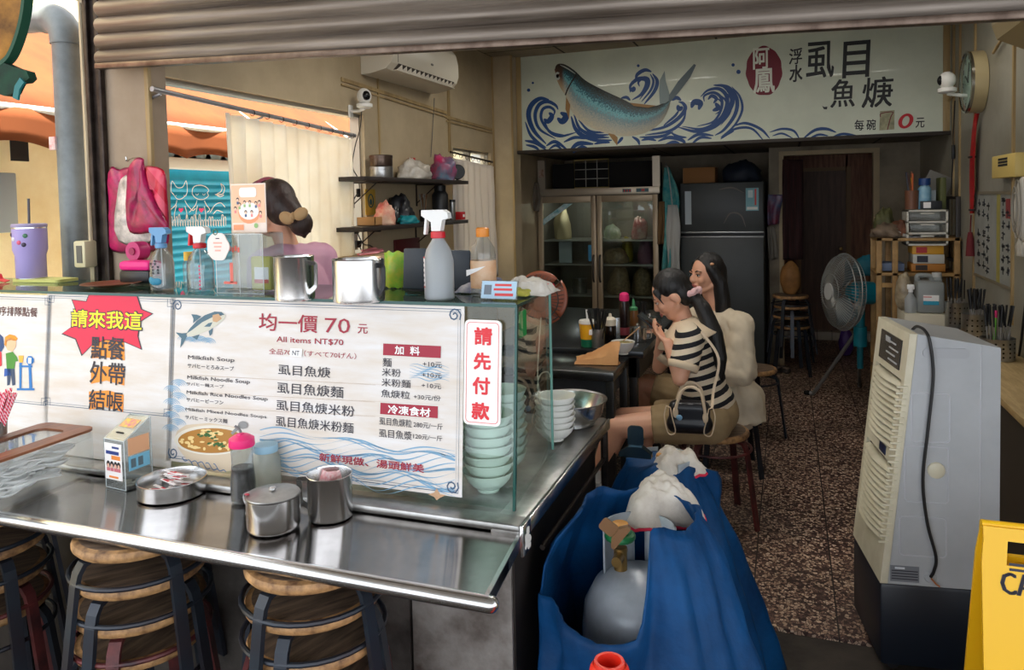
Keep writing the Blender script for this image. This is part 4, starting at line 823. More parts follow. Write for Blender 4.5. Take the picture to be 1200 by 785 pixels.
def spray(name, label, x, Y, wpx, hpx, body, trig, collar, nozzle_dir, liquid=None, prints=None, slim=False, H0=None, hp=.32):
    o = thing(name, label, 'spray bottle', top(x, Y)); k = ppm(o.location); r_ = wpx / 2 / k; H = hpx / k; hb = H * (1 - hp)
    MB().lathe([(r_ * .9, 0), (r_, .004), (r_, hb * .62), (r_ * .82, hb * .8), (r_ * .42, hb * .96), (r_ * .38, hb), (r_ * .34, hb), (r_ * .38, hb * .95), (r_ * .78, hb * .79), (r_ * .95, hb * .6), (r_ * .95, .007), (0, .006)], seg=24).build('bottle_body', body, o)
    if liquid: MB().lathe([(0, .007), (r_ * .93, .0075), (r_ * .935, hb * liquid[0]), (0, hb * liquid[0])], seg=24).build('liquid', liquid[1], o)
    MB().lathe([(r_ * .44, 0), (r_ * .5, .002), (r_ * .48, H * .07), (r_ * .3, H * .08), (0, H * .08)], (0, 0, hb - .003), 18).build('collar', collar, o)
    s_ = nozzle_dir; f = MB(); zt = hb + H * .07; f.prism([(-s_ * r_ * .3, 0), (s_ * r_ * .35, 0), (s_ * r_ * .38, H * .10), (s_ * r_ * .98, H * .16), (s_ * r_ * 1.0, H * .235), (-s_ * r_ * .55, H * .235), (-s_ * r_ * .85, H * .20), (-s_ * r_ * .9, H * .14), (-s_ * r_ * .45, H * .12)][::s_], (0, 0, zt), (1, 0, 0), (0, 0, 1), (0, -1, 0), -r_ * .28, r_ * .28); f.build('sprayer_head', trig[0], o)
    f = MB(); f.tube(crom([(s_ * r_ * .75, 0, zt + H * .17), (s_ * r_ * .82, 0, zt + H * .08), (s_ * r_ * .9, 0, zt - H * .04)], 4), 1, flat=(r_ * .4, r_ * .16), up=(s_, 0, 0)); f.build('trigger', trig[1], o)
    f = MB(); f.box((s_ * r_ * 1.04, 0, zt + H * .20), (r_ * .22, r_ * .36, H * .07), .002); f.build('nozzle', trig[1], o)
    f = MB(); f.tube([(0, 0, hb), (.002, 0, .015)], .002, 6); f.build('dip_tube', mat('tube_white', (226, 226, 226), .5), o); return o, r_, hb, k
M_tw = mat('trigger_white', (232, 232, 230), .4); M_tb = mat('trigger_blue', (96, 150, 196), .4); M_tr = mat('trigger_red', (206, 30, 44), .4)
M_water = glassy('water', (.84, .90, .92), .02)
o, r_, hb, k = spray('spray_bottle', 'clear spray bottle with a pale blue trigger, leftmost on the glass top', 191, 1.95, 27, 76, M_clear, (M_tb, M_tb), M_tb, -1, (.35, M_water), hp=.34)
f = MB()
for z, a in ((.22, -1.6), (.22, -1.2), (.25, -1.9)): f.ell((r_ * .99 * cos(a), r_ * .99 * sin(a), hb * z), (.014, .003, .012), Matrix.Rotation(a + pi / 2, 3, 'Z'), 12, 6)
f.build('blue_print', mat('print_teal', (40, 130, 160), .5), o)
f = MB()
for i in range(9): a = -1.1 - .5 * (i % 2) - .25 * (i // 6); f.box((0, 0, 0), (.006, .001, .007), 0, Matrix.Translation((r_ * 1.0 * cos(a), r_ * 1.0 * sin(a), hb * (.42 + .07 * (i // 2)))) @ Matrix.Rotation(a + pi / 2, 4, 'Z'))
f.build('ink_print', M_ink, o)
o, r_, hb, k = spray('spray_bottle', 'clear spray bottle with a red trigger and white head on the glass top', 236, 1.95, 30, 80, M_clear, (M_tw, M_tr), M_tr, -1, (.3, M_water), hp=.36)
f = MB()
for i in range(7): f.box((r_ * .62, -r_ * .8, .012 + i * .012), (.005, .001, .007))
f.build('dash_print', mat('dash_rose', (214, 50, 90), .5), o)
bt = thing('small_bottle', 'little clear bottle with a yellow cap behind the red trigger spray bottle', 'bottle', top(222, 2.1)); k = ppm(bt.location); r_ = 6 / k
MB().lathe([(r_, 0), (r_, 26 / k), (r_ * .7, 30 / k), (0, 30 / k)], seg=16).build('bottle_body', M_clear, bt); MB().lathe([(r_ * .8, 30 / k), (r_ * .8, 40 / k), (0, 40 / k)], seg=16).build('cap', mat('cap_yellow', (230, 180, 50), .4), bt)
# acrylic tip box with poster
tb = thing('acrylic_tip_box', 'clear acrylic box with red print and coins on the glass top, under the cartoon poster', 'box', top(294, 1.97)); k = ppm(tb.location); hw = 33 / k; hd = .05; hz = 68 / k
f = MB(); Q(f, [(-hw, -hd, 0), (hw, -hd, 0), (hw, -hd, hz), (-hw, -hd, hz)]); Q(f, [(hw, -hd, 0), (hw, hd, 0), (hw, hd, hz), (hw, -hd, hz)]); Q(f, [(hw, hd, 0), (-hw, hd, 0), (-hw, hd, hz), (hw, hd, hz)]); Q(f, [(-hw, hd, 0), (-hw, -hd, 0), (-hw, -hd, hz), (-hw, hd, hz)]); f.box2((-hw, -hd, 0), (hw, hd, .004)); f.box2((-hw, -hd, hz), (hw, hd, hz + .003)); Q(f, [(0, -hd, 0), (0, hd, 0), (0, hd, hz), (0, -hd, hz)], .002); f.build('acrylic_shell', M_clear, tb)
f = MB()
for a, b in (((-hw, -hd, 0), (-hw, -hd, hz)), ((hw, -hd, 0), (hw, -hd, hz)), ((0, -hd, 0), (0, -hd, hz)), ((-hw, -hd, hz), (hw, -hd, hz)), ((-hw, -hd, 0), (hw, -hd, 0))): f.tube([a, b], .0013, 5)
f.build('acrylic_edge', mat('acrylic_edge', (220, 226, 228), .2), tb)
f = MB()
for i in range(5): f.box((-.042 + i * .011, -hd - .0035, hz * .74 + .004 * (i % 2)), (.008, .0008, .016))
f.box((-.028, -hd - .0035, hz * .35), (.012, .0008, hz * .34)); f.box((-.034, -hd - .0035, hz * .18), (.05, .0008, .008)); f.build('red_print', mat('print_coral', (226, 110, 96), .5), tb)
for i in range(8):
    o = coin.copy(); COL.objects.link(o); o['label'] = 'coin lying on the floor of the acrylic box on the glass top'; o['group'] = 'coins in the acrylic box'; o.location = tb.location + Vector((rnd.uniform(-hw + .014, -.014), rnd.uniform(-.03, .03), .0045 + .002 * (i // 4)))
yp = thing('yellow_packet', 'mustard packet with a white and red label inside the acrylic box', 'packet', tb.location + Vector((hw * .53, 0, .005))); f = MB(); f.box((0, 0, .055), (hw * .84, .02, .108), .006); f.build('packet_body', mat('packet_mustard', (196, 186, 70), .5), yp); f = MB(); f.m(0).box((.004, -.0105, .05), (hw * .6, .001, .05)); f.m(1).box((.004, -.0112, .03), (hw * .6, .001, .012)); f.build('packet_label', [mat('label_paper', (242, 238, 236), .6), mat('label_red', (206, 70, 60), .6)], yp)
ps = thing('cartoon_poster', 'small upright poster of cartoon children on top of the acrylic box', 'poster', tb.location + Vector((.004, .0, hz + .0035))); w_ = 24.5 / k; h_ = 57 / k
f = MB(); f.box((0, 0, h_ / 2), (2 * w_, .003, h_), .0005); f.build('poster_card', mat('poster_peach', (246, 226, 212), .5), ps)
Bp = Board((0, 0, 0), (1, 0, 0), (0, 0, 1)); f = MB()
f.m(0); Bp.rect(f, -w_ * .96, h_ * .2, w_ * .96, h_ * .97, .0022); f.m(1); Bp.poly(f, [(w_ * .62 * cos(radians(a)) + .002, h_ * .40 + h_ * .22 * sin(radians(a))) for a in range(0, 360, 20)], .0026); f.m(2); Bp.poly(f, [(w_ * .58 * cos(radians(a)) + .002, h_ * .44 + h_ * .18 * sin(radians(a))) for a in range(0, 360, 20)], .0030); Bp.poly(f, rrect(-w_ * .5, h_ * .72, w_ * .5, h_ * .92, .01), .0030)
for x, z in ((-.5, .58), (-.2, .62), (.1, .62), (.45, .6), (.65, .62), (.7, .4), (-.75, .5), (-.15, .42), (.2, .42), (-.6, .68)):
    f.m(3); Bp.poly(f, [(w_ * x + .0055 * cos(radians(a)), h_ * z + .006 * sin(radians(a))) for a in range(0, 360, 30)], .0034); f.m(4); Bp.poly(f, [(w_ * x + .004 * cos(radians(a)), h_ * z - .002 + .0042 * sin(radians(a))) for a in range(0, 360, 30)], .0037); f.m(5 + (hash((x, z)) % 3)); Bp.rect(f, w_ * x - .004, h_ * z - .016, w_ * x + .004, h_ * z - .007, .0034)
f.m(7); Bp.poly(f, [(w_ * .42 + .008 * cos(radians(a)), h_ * .14 + .008 * sin(radians(a))) for a in range(0, 360, 30)], .0034); f.m(1); Bp.rect(f, -w_ * .9, h_ * .05, -w_ * .3, h_ * .16, .003)
f.build('cartoon_print', [mat('poster_orange', (246, 196, 160), .5), mat('poster_deep', (240, 156, 110), .5), mat('poster_cream', (250, 244, 236), .5), mat('poster_hair', (50, 36, 36), .5), mat('poster_skin', (246, 206, 180), .5), mat('poster_blue', (80, 100, 140), .5), mat('poster_rose', (236, 140, 140), .5), mat('poster_green', (150, 190, 120), .5)], ps)
tg = thing('pumpkin_shaped_tag', 'white round tag with pink print hung on the acrylic box, beside the red trigger', 'tag', at(256, 289, Y=1.90)); k = ppm(tg.location); f = MB(); f.prism([(16 / k * cos(radians(a)) * (1 + .05 * cos(radians(5 * a))), 16.5 / k * sin(radians(a)) * (1 + .04 * cos(radians(6 * a)))) for a in range(0, 360, 10)], (0, 0, 0), (1, 0, 0), (0, 0, 1), (0, -1, 0), 0, .003); f.build('tag_card', mat('tag_cream', (244, 228, 222), .5), tg)
f = MB(); f.tube([(.0 + .008 * cos(radians(a)) - .008, -.002, 17 / k + .008 * sin(radians(a))) for a in range(0, 360, 24)], .0024, 6, closed=True); f.build('tag_loop', mat('tag_green', (60, 110, 90), .5), tg)
f = MB()
for i in range(3): f.box((.0, -.0035, .012 - .012 * i), (.034 - .006 * i, .0008, .005))
f.build('tag_print', mat('tag_pink', (240, 176, 160), .5), tg); f = MB(); f.box((0, -.0035, .026), (.014, .0008, .003)); f.build('tag_dark_print', M_ink, tg)
# steel mugs on the glass top
M_blk = mat('black_plastic', (22, 22, 24), .45)
mug('steel_mug', 'tall steel mug standing on the glass top beside the acrylic box', 346, 351, 46, 51, Zt(1.9), 1, Yoff=.0)
mug('steel_mug', 'wide steel mug with a dark handle on the glass top left of the green bag', 421, 353, 60, 50, Zt(1.9), 1, M_blk, Yoff=.0, hscale=.84)
gb = thing('green_snack_bag', 'green and yellow plastic bag on the glass top between mug and tablet', 'bag', top(463, 2.18)); k = ppm(gb.location); f = MB()
f.grid(lambda u, v: ((v - .5) * 26 / k, (.03 * sin(pi * v) * (1 if u < .5 else -1)) * sin(pi * min(1, (u if u < .5 else 1 - u) * 2 * .8 + .1)), .003 + 42 / k * (1 - abs(2 * u - 1)) + .004 * sin(v * 14 + u * 20)), 20, 10); f.build('bag_film', mat('bag_lime', (110, 190, 60), .35, col2=(210, 200, 70), scale=30, var=.1), gb)
def tablet(x, Y, wpx, hpx, label, tilt):
    o = thing('tablet_stand', label, 'tablet', top(x, Y)); k = ppm(o.location); MB().box((0, -.02, hpx / k / 2 + .006), (wpx / k, .012, hpx / k), .006, Matrix.Rotation(tilt, 4, 'X')).build('tablet_back', mat('tablet_slate', (44, 52, 62), .5), o); f = MB(); f.box((0, .03, .004), (.08, .09, .006), .002); f.tube([(0, .04, .006), (0, -.01, .06)], .006, 8); f.build('stand', M_blk, o)
tablet(493, 2.10, 38, 48, 'dark tablet on a stand, left of the big white spray bottle', -.1); tablet(538, 2.12, 34, 46, 'dark tablet on a stand between the white spray bottle and the orange capped bottle', -.1)
M_milk = glassy('milky_plastic', (.8, .82, .84), .35, haze=.6, hazecol=(220, 224, 226))
o, r_, hb, k = spray('spray_bottle', 'big milky spray bottle with a white head and red collar on the glass top', 515, 1.90, 35, 104, M_milk, (M_tw, M_tw), M_tr, -1, (.25, mat('cloudy_water', (176, 180, 186), .2)), hp=.30)
f = MB(); f.m(0); f.grid(lambda u, v: ((r_ * 1.012) * cos(-2.75 + .5 * u), (r_ * 1.012) * sin(-2.75 + .5 * u), hb * (.2 + .48 * v)), 6, 2); f.m(1)
for t in (.2, .67): f.grid(lambda u, v: ((r_ * 1.02) * cos(-2.75 + .5 * u), (r_ * 1.02) * sin(-2.75 + .5 * u), hb * (t + .025 * v)), 6, 1)
f.m(2)
for t in (.26, .34, .42, .5, .58): f.grid(lambda u, v: ((r_ * 1.02) * cos(-2.66 + .3 * u), (r_ * 1.02) * sin(-2.66 + .3 * u), hb * (t + .035 * v)), 4, 1)
f.build('strip_label', [mat('label_paper', (242, 238, 236), .6), mat('label_red', (206, 70, 60), .6), M_ink], o)
bt = thing('drink_bottle', 'plastic drink bottle with an orange cap and tan label on the glass top', 'bottle', top(567, 2.03)); k = ppm(bt.location); r_ = 15 / k; H = 78 / k
MB().lathe([(r_ * .9, 0), (r_, .004), (r_, H * .6), (r_ * .9, H * .72), (r_ * .45, H * .86), (r_ * .42, H * .9), (0, H * .9)], seg=24).build('bottle_body', M_clear, bt); MB().lathe([(r_ * 1.01, H * .12), (r_ * 1.015, H * .13), (r_ * 1.015, H * .52), (r_ * 1.01, H * .53)], seg=24, cap=False).build('label_sleeve', mat('sleeve_tan', (206, 150, 106), .5, col2=(220, 190, 160), scale=14), bt); MB().lathe([(r_ * .5, H * .88), (r_ * .52, H * .89), (r_ * .52, H * 1.0), (r_ * .4, H * 1.02), (0, H * 1.02)], seg=20).build('cap', mat('cap_orange', (226, 140, 50), .4), bt)
f = MB(); f.prism([(-r_, .02), (-r_ * .1, .035), (r_ * .6, .05), (-r_, .038)], (0, -r_ * 1.02, H * .2), (1, 0, 0), (0, 0, 1), (0, -1, 0), -.001, .0005); f.build('white_swoosh', mat('print_white', (245, 245, 245), .5), bt)
cs = thing('acrylic_card_stand', 'acrylic card holder with a blue and red printed card on the glass top corner', 'card holder', top(584, 1.92)); k = ppm(cs.location); w_ = 23 / k; h_ = 23 / k; Rt = Matrix.Rotation(-.3, 4, 'X')
MB().box((0, 0, h_ / 2), (2 * w_, .006, h_), .001, Rt).build('acrylic_block', M_clear, cs); f = MB(); f.m(0).box((0, -.004, h_ / 2), (1.9 * w_, .001, h_ * .9), 0, Rt); f.m(1).box((.012, -.0048, h_ * .75), (w_ * .9, .001, h_ * .12), 0, Rt); f.m(1).box((.012, -.0048, h_ * .52), (w_ * 1.0, .001, h_ * .12), 0, Rt); f.m(1).box((.016, -.0048, h_ * .25), (w_ * 1.0, .001, h_ * .14), 0, Rt); f.m(2).box((-w_ * .6, -.0048, h_ * .5), (w_ * .4, .001, h_ * .5), 0, Rt)
f.build('card', [mat('card_sky', (176, 206, 226), .5), mat('card_red', (216, 70, 70), .5), mat('card_grey', (110, 120, 130), .5)], cs)
def rag(name, label, c, sx, sy, h, m, seed, cat='cloth'):
    o = thing(name, label, cat, c); f = MB()
    def fn(u, v):
        x, y = (u - .5) * sx, (v - .5) * sy; e = max(0., 1 - (2 * u - 1) ** 4) * max(0., 1 - (2 * v - 1) ** 4); n = mnoise.noise(Vector((u * 3.2 + seed, v * 3.2, seed))) + .5 * mnoise.noise(Vector((u * 8, v * 8 + seed, 3)))
        return (x + .01 * n, y + .01 * mnoise.noise(Vector((v * 5, u * 5, seed))), .004 + h * e * (.65 + .45 * n))
    f.grid(fn, 30, 20); f.build('folds', m, o, solid=.003); return o
rag('towel', 'white and blue towel bunched on the glass top behind the card holder', top(566, 2.12), .14, .12, .05, mat('towel_mix', (214, 212, 214), .95, col2=(80, 90, 130), scale=16), 3, 'towel')
rag('dish_cloth', 'white cloth with a red end lying over the right corner of the glass top', top(620, 2.10), .15, .14, .055, mat('cloth_mix', (226, 220, 212), .95, col2=(196, 190, 176), scale=10), 5); rag('red_rag', 'bright red rag at the right end of the glass top', top(641, 2.14), .04, .06, .035, mat('rag_red', (206, 40, 60), .9), 8); rag('yellow_rag', 'yellow green rag on the glass top under the white cloth', top(600, 2.02), .10, .06, .03, mat('rag_yellow', (200, 190, 80), .9, col2=(150, 150, 70), scale=20), 11)
# ------------------------------------------------------------------ plastic bags hung on the pillar
hk = thing('bag_hook', 'small steel hook on the pillar holding the pink plastic bags', 'hook', at(160, 188, Y=2.28)); f = MB(); f.tube(crom([(0, .02, .01), (0, -.02, .008), (0, -.045, -.004), (0, -.05, .012)], 5), .003, 6); f.build('hook_wire', M_ss, hk)
def hung_bag(label, pts, Y, col, trans, seed, name='plastic_bag', thick=.02, m=None):
    o = thing(name, label, 'plastic bag', at(160, 190, Y=Y), group='plastic bags hung on the pillar'); P = [at(x, y, Y=Y) - o.location for x, y in pts]; n = len(P); cx = sum((p.x for p in P)) / n; cz = sum((p.z for p in P)) / n; f = MB(); rings = []; vs = []
    q = crom([(p.x, 0, p.z) for p in P], 4, True); N_ = len(q)
    for lay, (s_, d) in enumerate(((1, 0), (.93, -.5), (.75, -.9), (.45, -1), (.15, -1))):
        for p in q: w = mnoise.noise(Vector((p.x * 22 + seed, p.z * 9, seed))) * .012; vs.append((cx + (p.x - cx) * s_, d * thick + (w if lay else 0) * (1 if d else 0), cz + (p.z - cz) * s_))
    fs = [(k * N_ + i, k * N_ + (i + 1) % N_, (k + 1) * N_ + (i + 1) % N_, (k + 1) * N_ + i) for k in range(4) for i in range(N_)]; fs.append(tuple(range(4 * N_, 5 * N_))); fs.append(tuple(range(N_))[::-1]); f.add(vs, fs); f.build('bag_film', m or mat('film_' + name + str(seed), col, .3, col2=tuple(int(c * .7) for c in col), scale=25, var=.12), o, sharp=180); return o
hung_bag('wide magenta plastic bag at the back of the bunch on the pillar', [(128, 200), (140, 199), (150, 196), (190, 198), (196, 230), (198, 262), (196, 288), (176, 295), (133, 295), (128, 270)], 2.285, (190, 24, 96), .2, 1)
hung_bag('white plastic bag in the middle of the bunch on the pillar', [(138, 222), (146, 206), (158, 206), (180, 215), (190, 270), (188, 282), (139, 283)], 2.262, (226, 214, 206), .2, 2)
hung_bag('red plastic bag with pale stripes on the right of the bunch', [(165, 198), (190, 198), (194, 215), (196, 262), (186, 266), (170, 240)], 2.24, (206, 20, 56), .2, 4, m=(lambda m: (spiral(m, (196, 16, 50), (220, 60, 90), 6), m)[1])(mat('film_red_striped', (206, 20, 56), .3)))
hung_bag('folded dark pink plastic bag at the front of the bunch on the pillar', [(150, 202), (158, 186), (168, 186), (170, 196), (182, 232), (198, 268), (180, 272), (152, 272), (150, 240)], 2.222, (180, 10, 84), .2, 3)

# ------------------------------------------------------------------ stools
M_wood = mat('stool_wood_worn', (120, 98, 78), .6, col2=(62, 48, 40), var=.2, scale=9, stretch=(1, 7, 1), bump=.15, bscale=30); M_woode = mat('stool_edge_wood', (190, 146, 96), .55, col2=(104, 70, 44), var=.25, scale=26, bump=.1)
M_legd = mat('stool_leg_dark', (34, 46, 56), .38, .3, col2=(46, 40, 46), var=.15, scale=7); M_legr = mat('stool_leg_red', (108, 48, 46), .45, .2, col2=(50, 30, 34), var=.15, scale=9)
def make_stool(label, loc, rz, mleg=M_legd, group='stacked stools under the worktop', H=.45, mw=None, scale=1., me=None):
    o = thing('wooden_stool', label, 'stool', loc, rz, group=group); o.scale = (scale,) * 3
    s_ = thing('seat', None, None); del s_; 
    f = MB(); f.m(0); f.lathe([(.150, H - .028), (.157, H - .020), (.158, H - .012), (.154, H - .003), (.140, H)], seg=40, cap=False); f.m(1); f.lathe([(.140, H), (.10, H + .0005), (0, H + .001)], seg=40, cap=False); f.lathe([(0, H - .0285), (.150, H - .028)], seg=40, cap=False); f.build('seat', [me or M_woode, mw or M_wood], o)
    f = MB(); f.tube([(.165 * cos(radians(a)), .165 * sin(radians(a)), H - .085) for a in range(0, 360, 12)], .0065, 8, closed=True); f.build('ring', mleg, o)
    for k in range(4):
        a = radians(45 + 90 * k); d = Vector((cos(a), sin(a), 0)); f = MB(); f.tube([d * r + Vector((0, 0, z)) for r, z in ((.06, H - .036), (.125, H - .036), (.145, H - .042), (.158, H - .062), (.165, H - .09), (.215, 0))], 1, flat=(.030, .012), up=tuple(-d + Vector((0, 0, .9)))); f.build('leg', mleg, o)
    return o
def restool(o, label, loc, rz, mleg=None, group=None, rot=None):
    c = dup(o, label, loc, rz, group)
    if rot: c.rotation_euler = rot
    if mleg:
        for ch in kids(c):
            if ch.name.split('.')[0] in ('leg', 'ring'): ch.data = ch.data.copy(); ch.data.materials[0] = mleg
    return c
DZ = .0948
def stack(X, Y, ztop, n, where, first=None, colours='ddrdd', a0=.3):
    out = None
    names = ['topmost', 'second from the top', 'third from the top', 'lowest']
    for i in range(n):
        loc = (X + rnd.uniform(-.006, .006), Y + rnd.uniform(-.005, .005), ztop - .4725 - DZ * i); lab = 'wooden stool, %s of the stack under the worktop %s' % (names[i], where)
        mleg = M_legr if colours[i] == 'r' else M_legd
        if first is None: first = make_stool(lab, loc, a0, mleg, scale=1.05); out = first
        else: restool(first, lab, loc, a0 + .35 * i, mleg)
    return first
st0 = stack(-1.66, 1.525, .742, 4, 'below the coin box', a0=.5)
stack(-1.11, 1.545, .742, 4, 'below the mug', st0, a0=.6)
stack(-2.24, 1.50, .742, 4, 'at left edge', st0, a0=.2)
# ================================================================== MURAL SIGN OVER THE BACK
M_sign = mat('mural_cream', (214, 220, 200), .42, col2=(194, 200, 182), var=.05, scale=1.2, coat=.15)
sg = thing('mural_sign', 'long cream sign with painted fish, blue waves and black characters across the back', 'sign', (0, YS - .02, 0))
MB().box2((-2.2, -.0, 2.035), (XR, .035, ZC)).build('sign_panel', M_sign, sg)
for x in (-2.2, 1.05): MB().box2((x, -.012, 2.035), (x + .045, -.0005, ZC), .003).build('edge_batten', M_batten, sg)
MB().box2((-2.2, -.02, 2.01), (XR, .05, 2.038), .004).build('lower_edge', mat('soffit_dark', (52, 44, 38), .6), sg)
B = Board((0, YS - .02, 0), (1, 0, 0), (0, 0, 1)); C1 = lambda q: [(600 + x / 4.615, 30 + y / 4.615) for x, y in q]; C2 = lambda q: [(840 + x / 4.444, 30 + y / 4.444) for x, y in q]
Mb = mat('mural_blue', (10, 62, 120), .5); f = MB()
for w_, q in ((4, [(185, 640), (120, 570), (90, 490), (105, 430), (150, 395), (200, 400)]), (3, [(235, 612), (150, 560), (125, 490), (145, 430), (190, 410), (235, 430), (250, 455)]), (2.4, [(300, 595), (210, 575), (160, 510), (165, 455), (200, 440), (230, 460), (225, 490)]), (2.2, [(345, 578), (260, 598), (200, 570), (172, 505)]), (4, [(200, 470), (216, 490), (195, 518), (172, 505)]), (5, [(262, 470), (292, 490), (272, 518), (245, 500)]),
    (2.4, [(72, 520), (100, 590), (150, 640), (185, 660)]), (2.6, [(70, 622), (130, 635), (185, 672)]), (2.2, [(75, 645), (120, 655), (150, 675)]), (2.6, [(185, 650), (235, 628), (300, 672)]), (2, [(200, 668), (240, 648), (280, 682)]), (3.4, [(310, 680), (360, 638), (440, 640)]), (2.8, [(330, 688), (375, 658), (412, 665)]), (2.4, [(280, 630), (340, 605), (400, 612)]),
    (3.2, [(320, 490), (345, 560), (400, 600), (525, 605)]), (2.6, [(335, 480), (370, 560), (450, 592), (525, 590)]), (2, [(360, 510), (420, 570), (510, 578)]), (2.4, [(400, 612), (470, 622), (540, 620)]), (2.4, [(445, 640), (490, 630), (530, 632)]),
    (3.4, [(640, 362), (642, 322), (680, 290), (722, 290), (728, 320), (700, 370), (650, 402)]), (3, [(668, 292), (680, 262), (720, 240), (755, 250)]), (2.4, [(690, 330), (684, 306), (710, 282), (738, 292), (735, 335), (690, 400)]), (3, [(760, 260), (785, 300), (770, 355), (715, 425)]), (2, [(748, 262), (765, 300), (750, 350), (700, 412)]), (4, [(640, 350), (655, 345), (662, 330)]), (2.4, [(590, 392), (620, 388), (640, 405)]),
    (3, [(700, 572), (820, 550), (900, 500), (937, 450), (925, 420), (900, 412)]), (2.4, [(720, 592), (850, 570), (920, 520), (942, 460)]), (2.4, [(690, 604), (800, 600), (872, 575)]), (3, [(865, 405), (890, 390), (915, 405)]), (4, [(895, 430), (905, 450), (925, 440)]), (2, [(820, 540), (880, 490), (905, 455)]),
    (4, [(900, 550), (1000, 572), (1100, 540), (1170, 460), (1192, 390), (1150, 330), (1090, 322)]), (3, [(920, 545), (1030, 558), (1120, 510), (1160, 440), (1160, 380), (1120, 342), (1060, 350), (1020, 385)]), (2.4, [(1000, 545), (1090, 518), (1132, 450), (1130, 390), (1090, 362), (1040, 380), (1040, 412)]), (5, [(970, 445), (985, 415), (1018, 420), (1010, 455)]), (4, [(1085, 460), (1115, 445), (1100, 418)]), (3, [(1060, 400), (1080, 380), (1105, 395), (1090, 420)]),
    (3, [(790, 625), (850, 605), (920, 620), (940, 648)]), (2.6, [(830, 642), (880, 630), (922, 652)]), (2.6, [(950, 620), (1010, 588), (1090, 595)]), (2.4, [(970, 642), (1020, 605), (1080, 610)]), (2.4, [(1130, 612), (1160, 588), (1200, 570)]), (2.4, [(700, 620), (740, 612), (780, 622)]), (2.2, [(860, 580), (900, 600), (945, 605)]), (2.4, [(570, 640), (590, 615), (600, 603)]), (2.4, [(650, 600), (680, 620), (690, 645)])): B.spx(f, C1(q), w_ * 1.5, .0010 + 2e-6 * len(f.v) / 10, taper=True)
for w_, q in ((4.5, [(-10, 308), (60, 320), (104, 380), (96, 460), (40, 540), (-10, 572)]), (3, [(78, 318), (120, 370), (132, 440), (92, 520), (20, 582)]), (3, [(-10, 345), (50, 395), (44, 460), (-10, 510)]), (2.4, [(-8, 372), (25, 400), (22, 440), (-8, 462)]), (2.2, [(0, 320), (70, 375), (70, 450), (20, 520)]), (3.4, [(80, 525), (150, 508), (230, 540), (276, 588)]), (3, [(20, 592), (90, 540), (180, 536), (245, 600)]), (3, [(275, 555), (340, 538), (400, 548), (432, 592)]), (2.4, [(290, 574), (340, 562), (395, 586)]), (4, [(445, 592), (510, 545), (570, 538), (622, 556)]), (3, [(475, 592), (530, 568), (580, 574)]), (3.4, [(598, 582), (660, 564), (745, 578)])): B.spx(f, C2(q), w_, .0016 + 2e-6 * len(f.v) / 10, taper=True)
for c, r_ in ((C1([(113, 310)])[0], 1.4), (C1([(90, 349)])[0], 2), (C1([(683, 217)])[0], 1.7), (C2([(85, 205)])[0], 2), (C2([(113, 241)])[0], 2.6)): B.ppx(f, [(c[0] + r_ * cos(radians(a)), c[1] + r_ * sin(radians(a))) for a in range(360, 0, -30)], .0012)
f.build('wave_painting', Mb, sg)
# the painted fish
top_c = [(232, 236), (240, 215), (258, 206), (290, 212), (340, 244), (400, 298), (500, 352), (600, 398), (650, 422), (720, 434), (780, 434), (830, 412), (856, 398)]
bot_c = [(232, 244), (240, 285), (262, 335), (290, 378), (305, 425), (335, 480), (400, 538), (520, 586), (620, 598), (720, 580), (800, 530), (842, 462), (858, 408)]
tc_ = crom([(x, y, 0) for x, y in top_c], 5); bc_ = crom([(x, y, 0) for x, y in bot_c], 5); nU = len(tc_) - 1; nV = 12; f = MB()
def ff(u, v):
    i = round(u * nU); a = tc_[i].lerp(bc_[i], v); q = C1([(a.x, a.y)])[0]; uu, vv = B.px(*q); return tuple(B.P(uu, vv, .003 + .014 * sin(pi * v) * sin(pi * min(1, .08 + u * .92)) ** .5))
f.grid(ff, nU, nV)
m = bpy.data.materials.new('painted_fish'); m.use_nodes = True; nt = m.node_tree; N = nt.nodes.new; L = nt.links.new; p = nt.nodes['Principled BSDF']; p.inputs['Roughness'].default_value = .4
uv = N('ShaderNodeUVMap'); uv.uv_map = 'fishmap'; sp = N('ShaderNodeSeparateXYZ'); L(uv.outputs[0], sp.inputs[0]); tcn = N('ShaderNodeTexCoord'); nz = N('ShaderNodeTexNoise'); nz.inputs['Scale'].default_value = 90; nz.inputs['Detail'].default_value = 2; L(tcn.outputs['Object'], nz.inputs['Vector'])
n2 = N('ShaderNodeTexNoise'); n2.inputs['Scale'].default_value = 5; L(tcn.outputs['Object'], n2.inputs['Vector'])
ma = N('ShaderNodeMath'); ma.operation = 'MULTIPLY_ADD'; L(nz.outputs[0], ma.inputs[0]); ma.inputs[1].default_value = .5; ma.inputs[2].default_value = -.25; mb_ = N('ShaderNodeMath'); L(ma.outputs[0], mb_.inputs[0]); L(sp.outputs[1], mb_.inputs[1])
cr = N('ShaderNodeValToRGB'); L(mb_.outputs[0], cr.inputs[0]); e = cr.color_ramp.elements; e[0].position = 0; e[0].color = lin((36, 38, 34)); e[1].position = 1; e[1].color = lin((206, 196, 168))
for q, c in ((.14, (44, 62, 62)), (.3, (44, 104, 118)), (.42, (120, 190, 196)), (.55, (120, 150, 156)), (.75, (176, 178, 166))): k_ = e.new(q); k_.color = lin(c)
hd = N('ShaderNodeMapRange'); hd.inputs[1].default_value = .20; hd.inputs[2].default_value = .25; L(sp.outputs[0], hd.inputs[0])
cr2 = N('ShaderNodeValToRGB'); L(sp.outputs[1], cr2.inputs[0]); e = cr2.color_ramp.elements; e[0].position = .1; e[0].color = lin((50, 38, 32)); e[1].position = .9; e[1].color = lin((190, 164, 130)); k_ = e.new(.5); k_.color = lin((92, 62, 48))
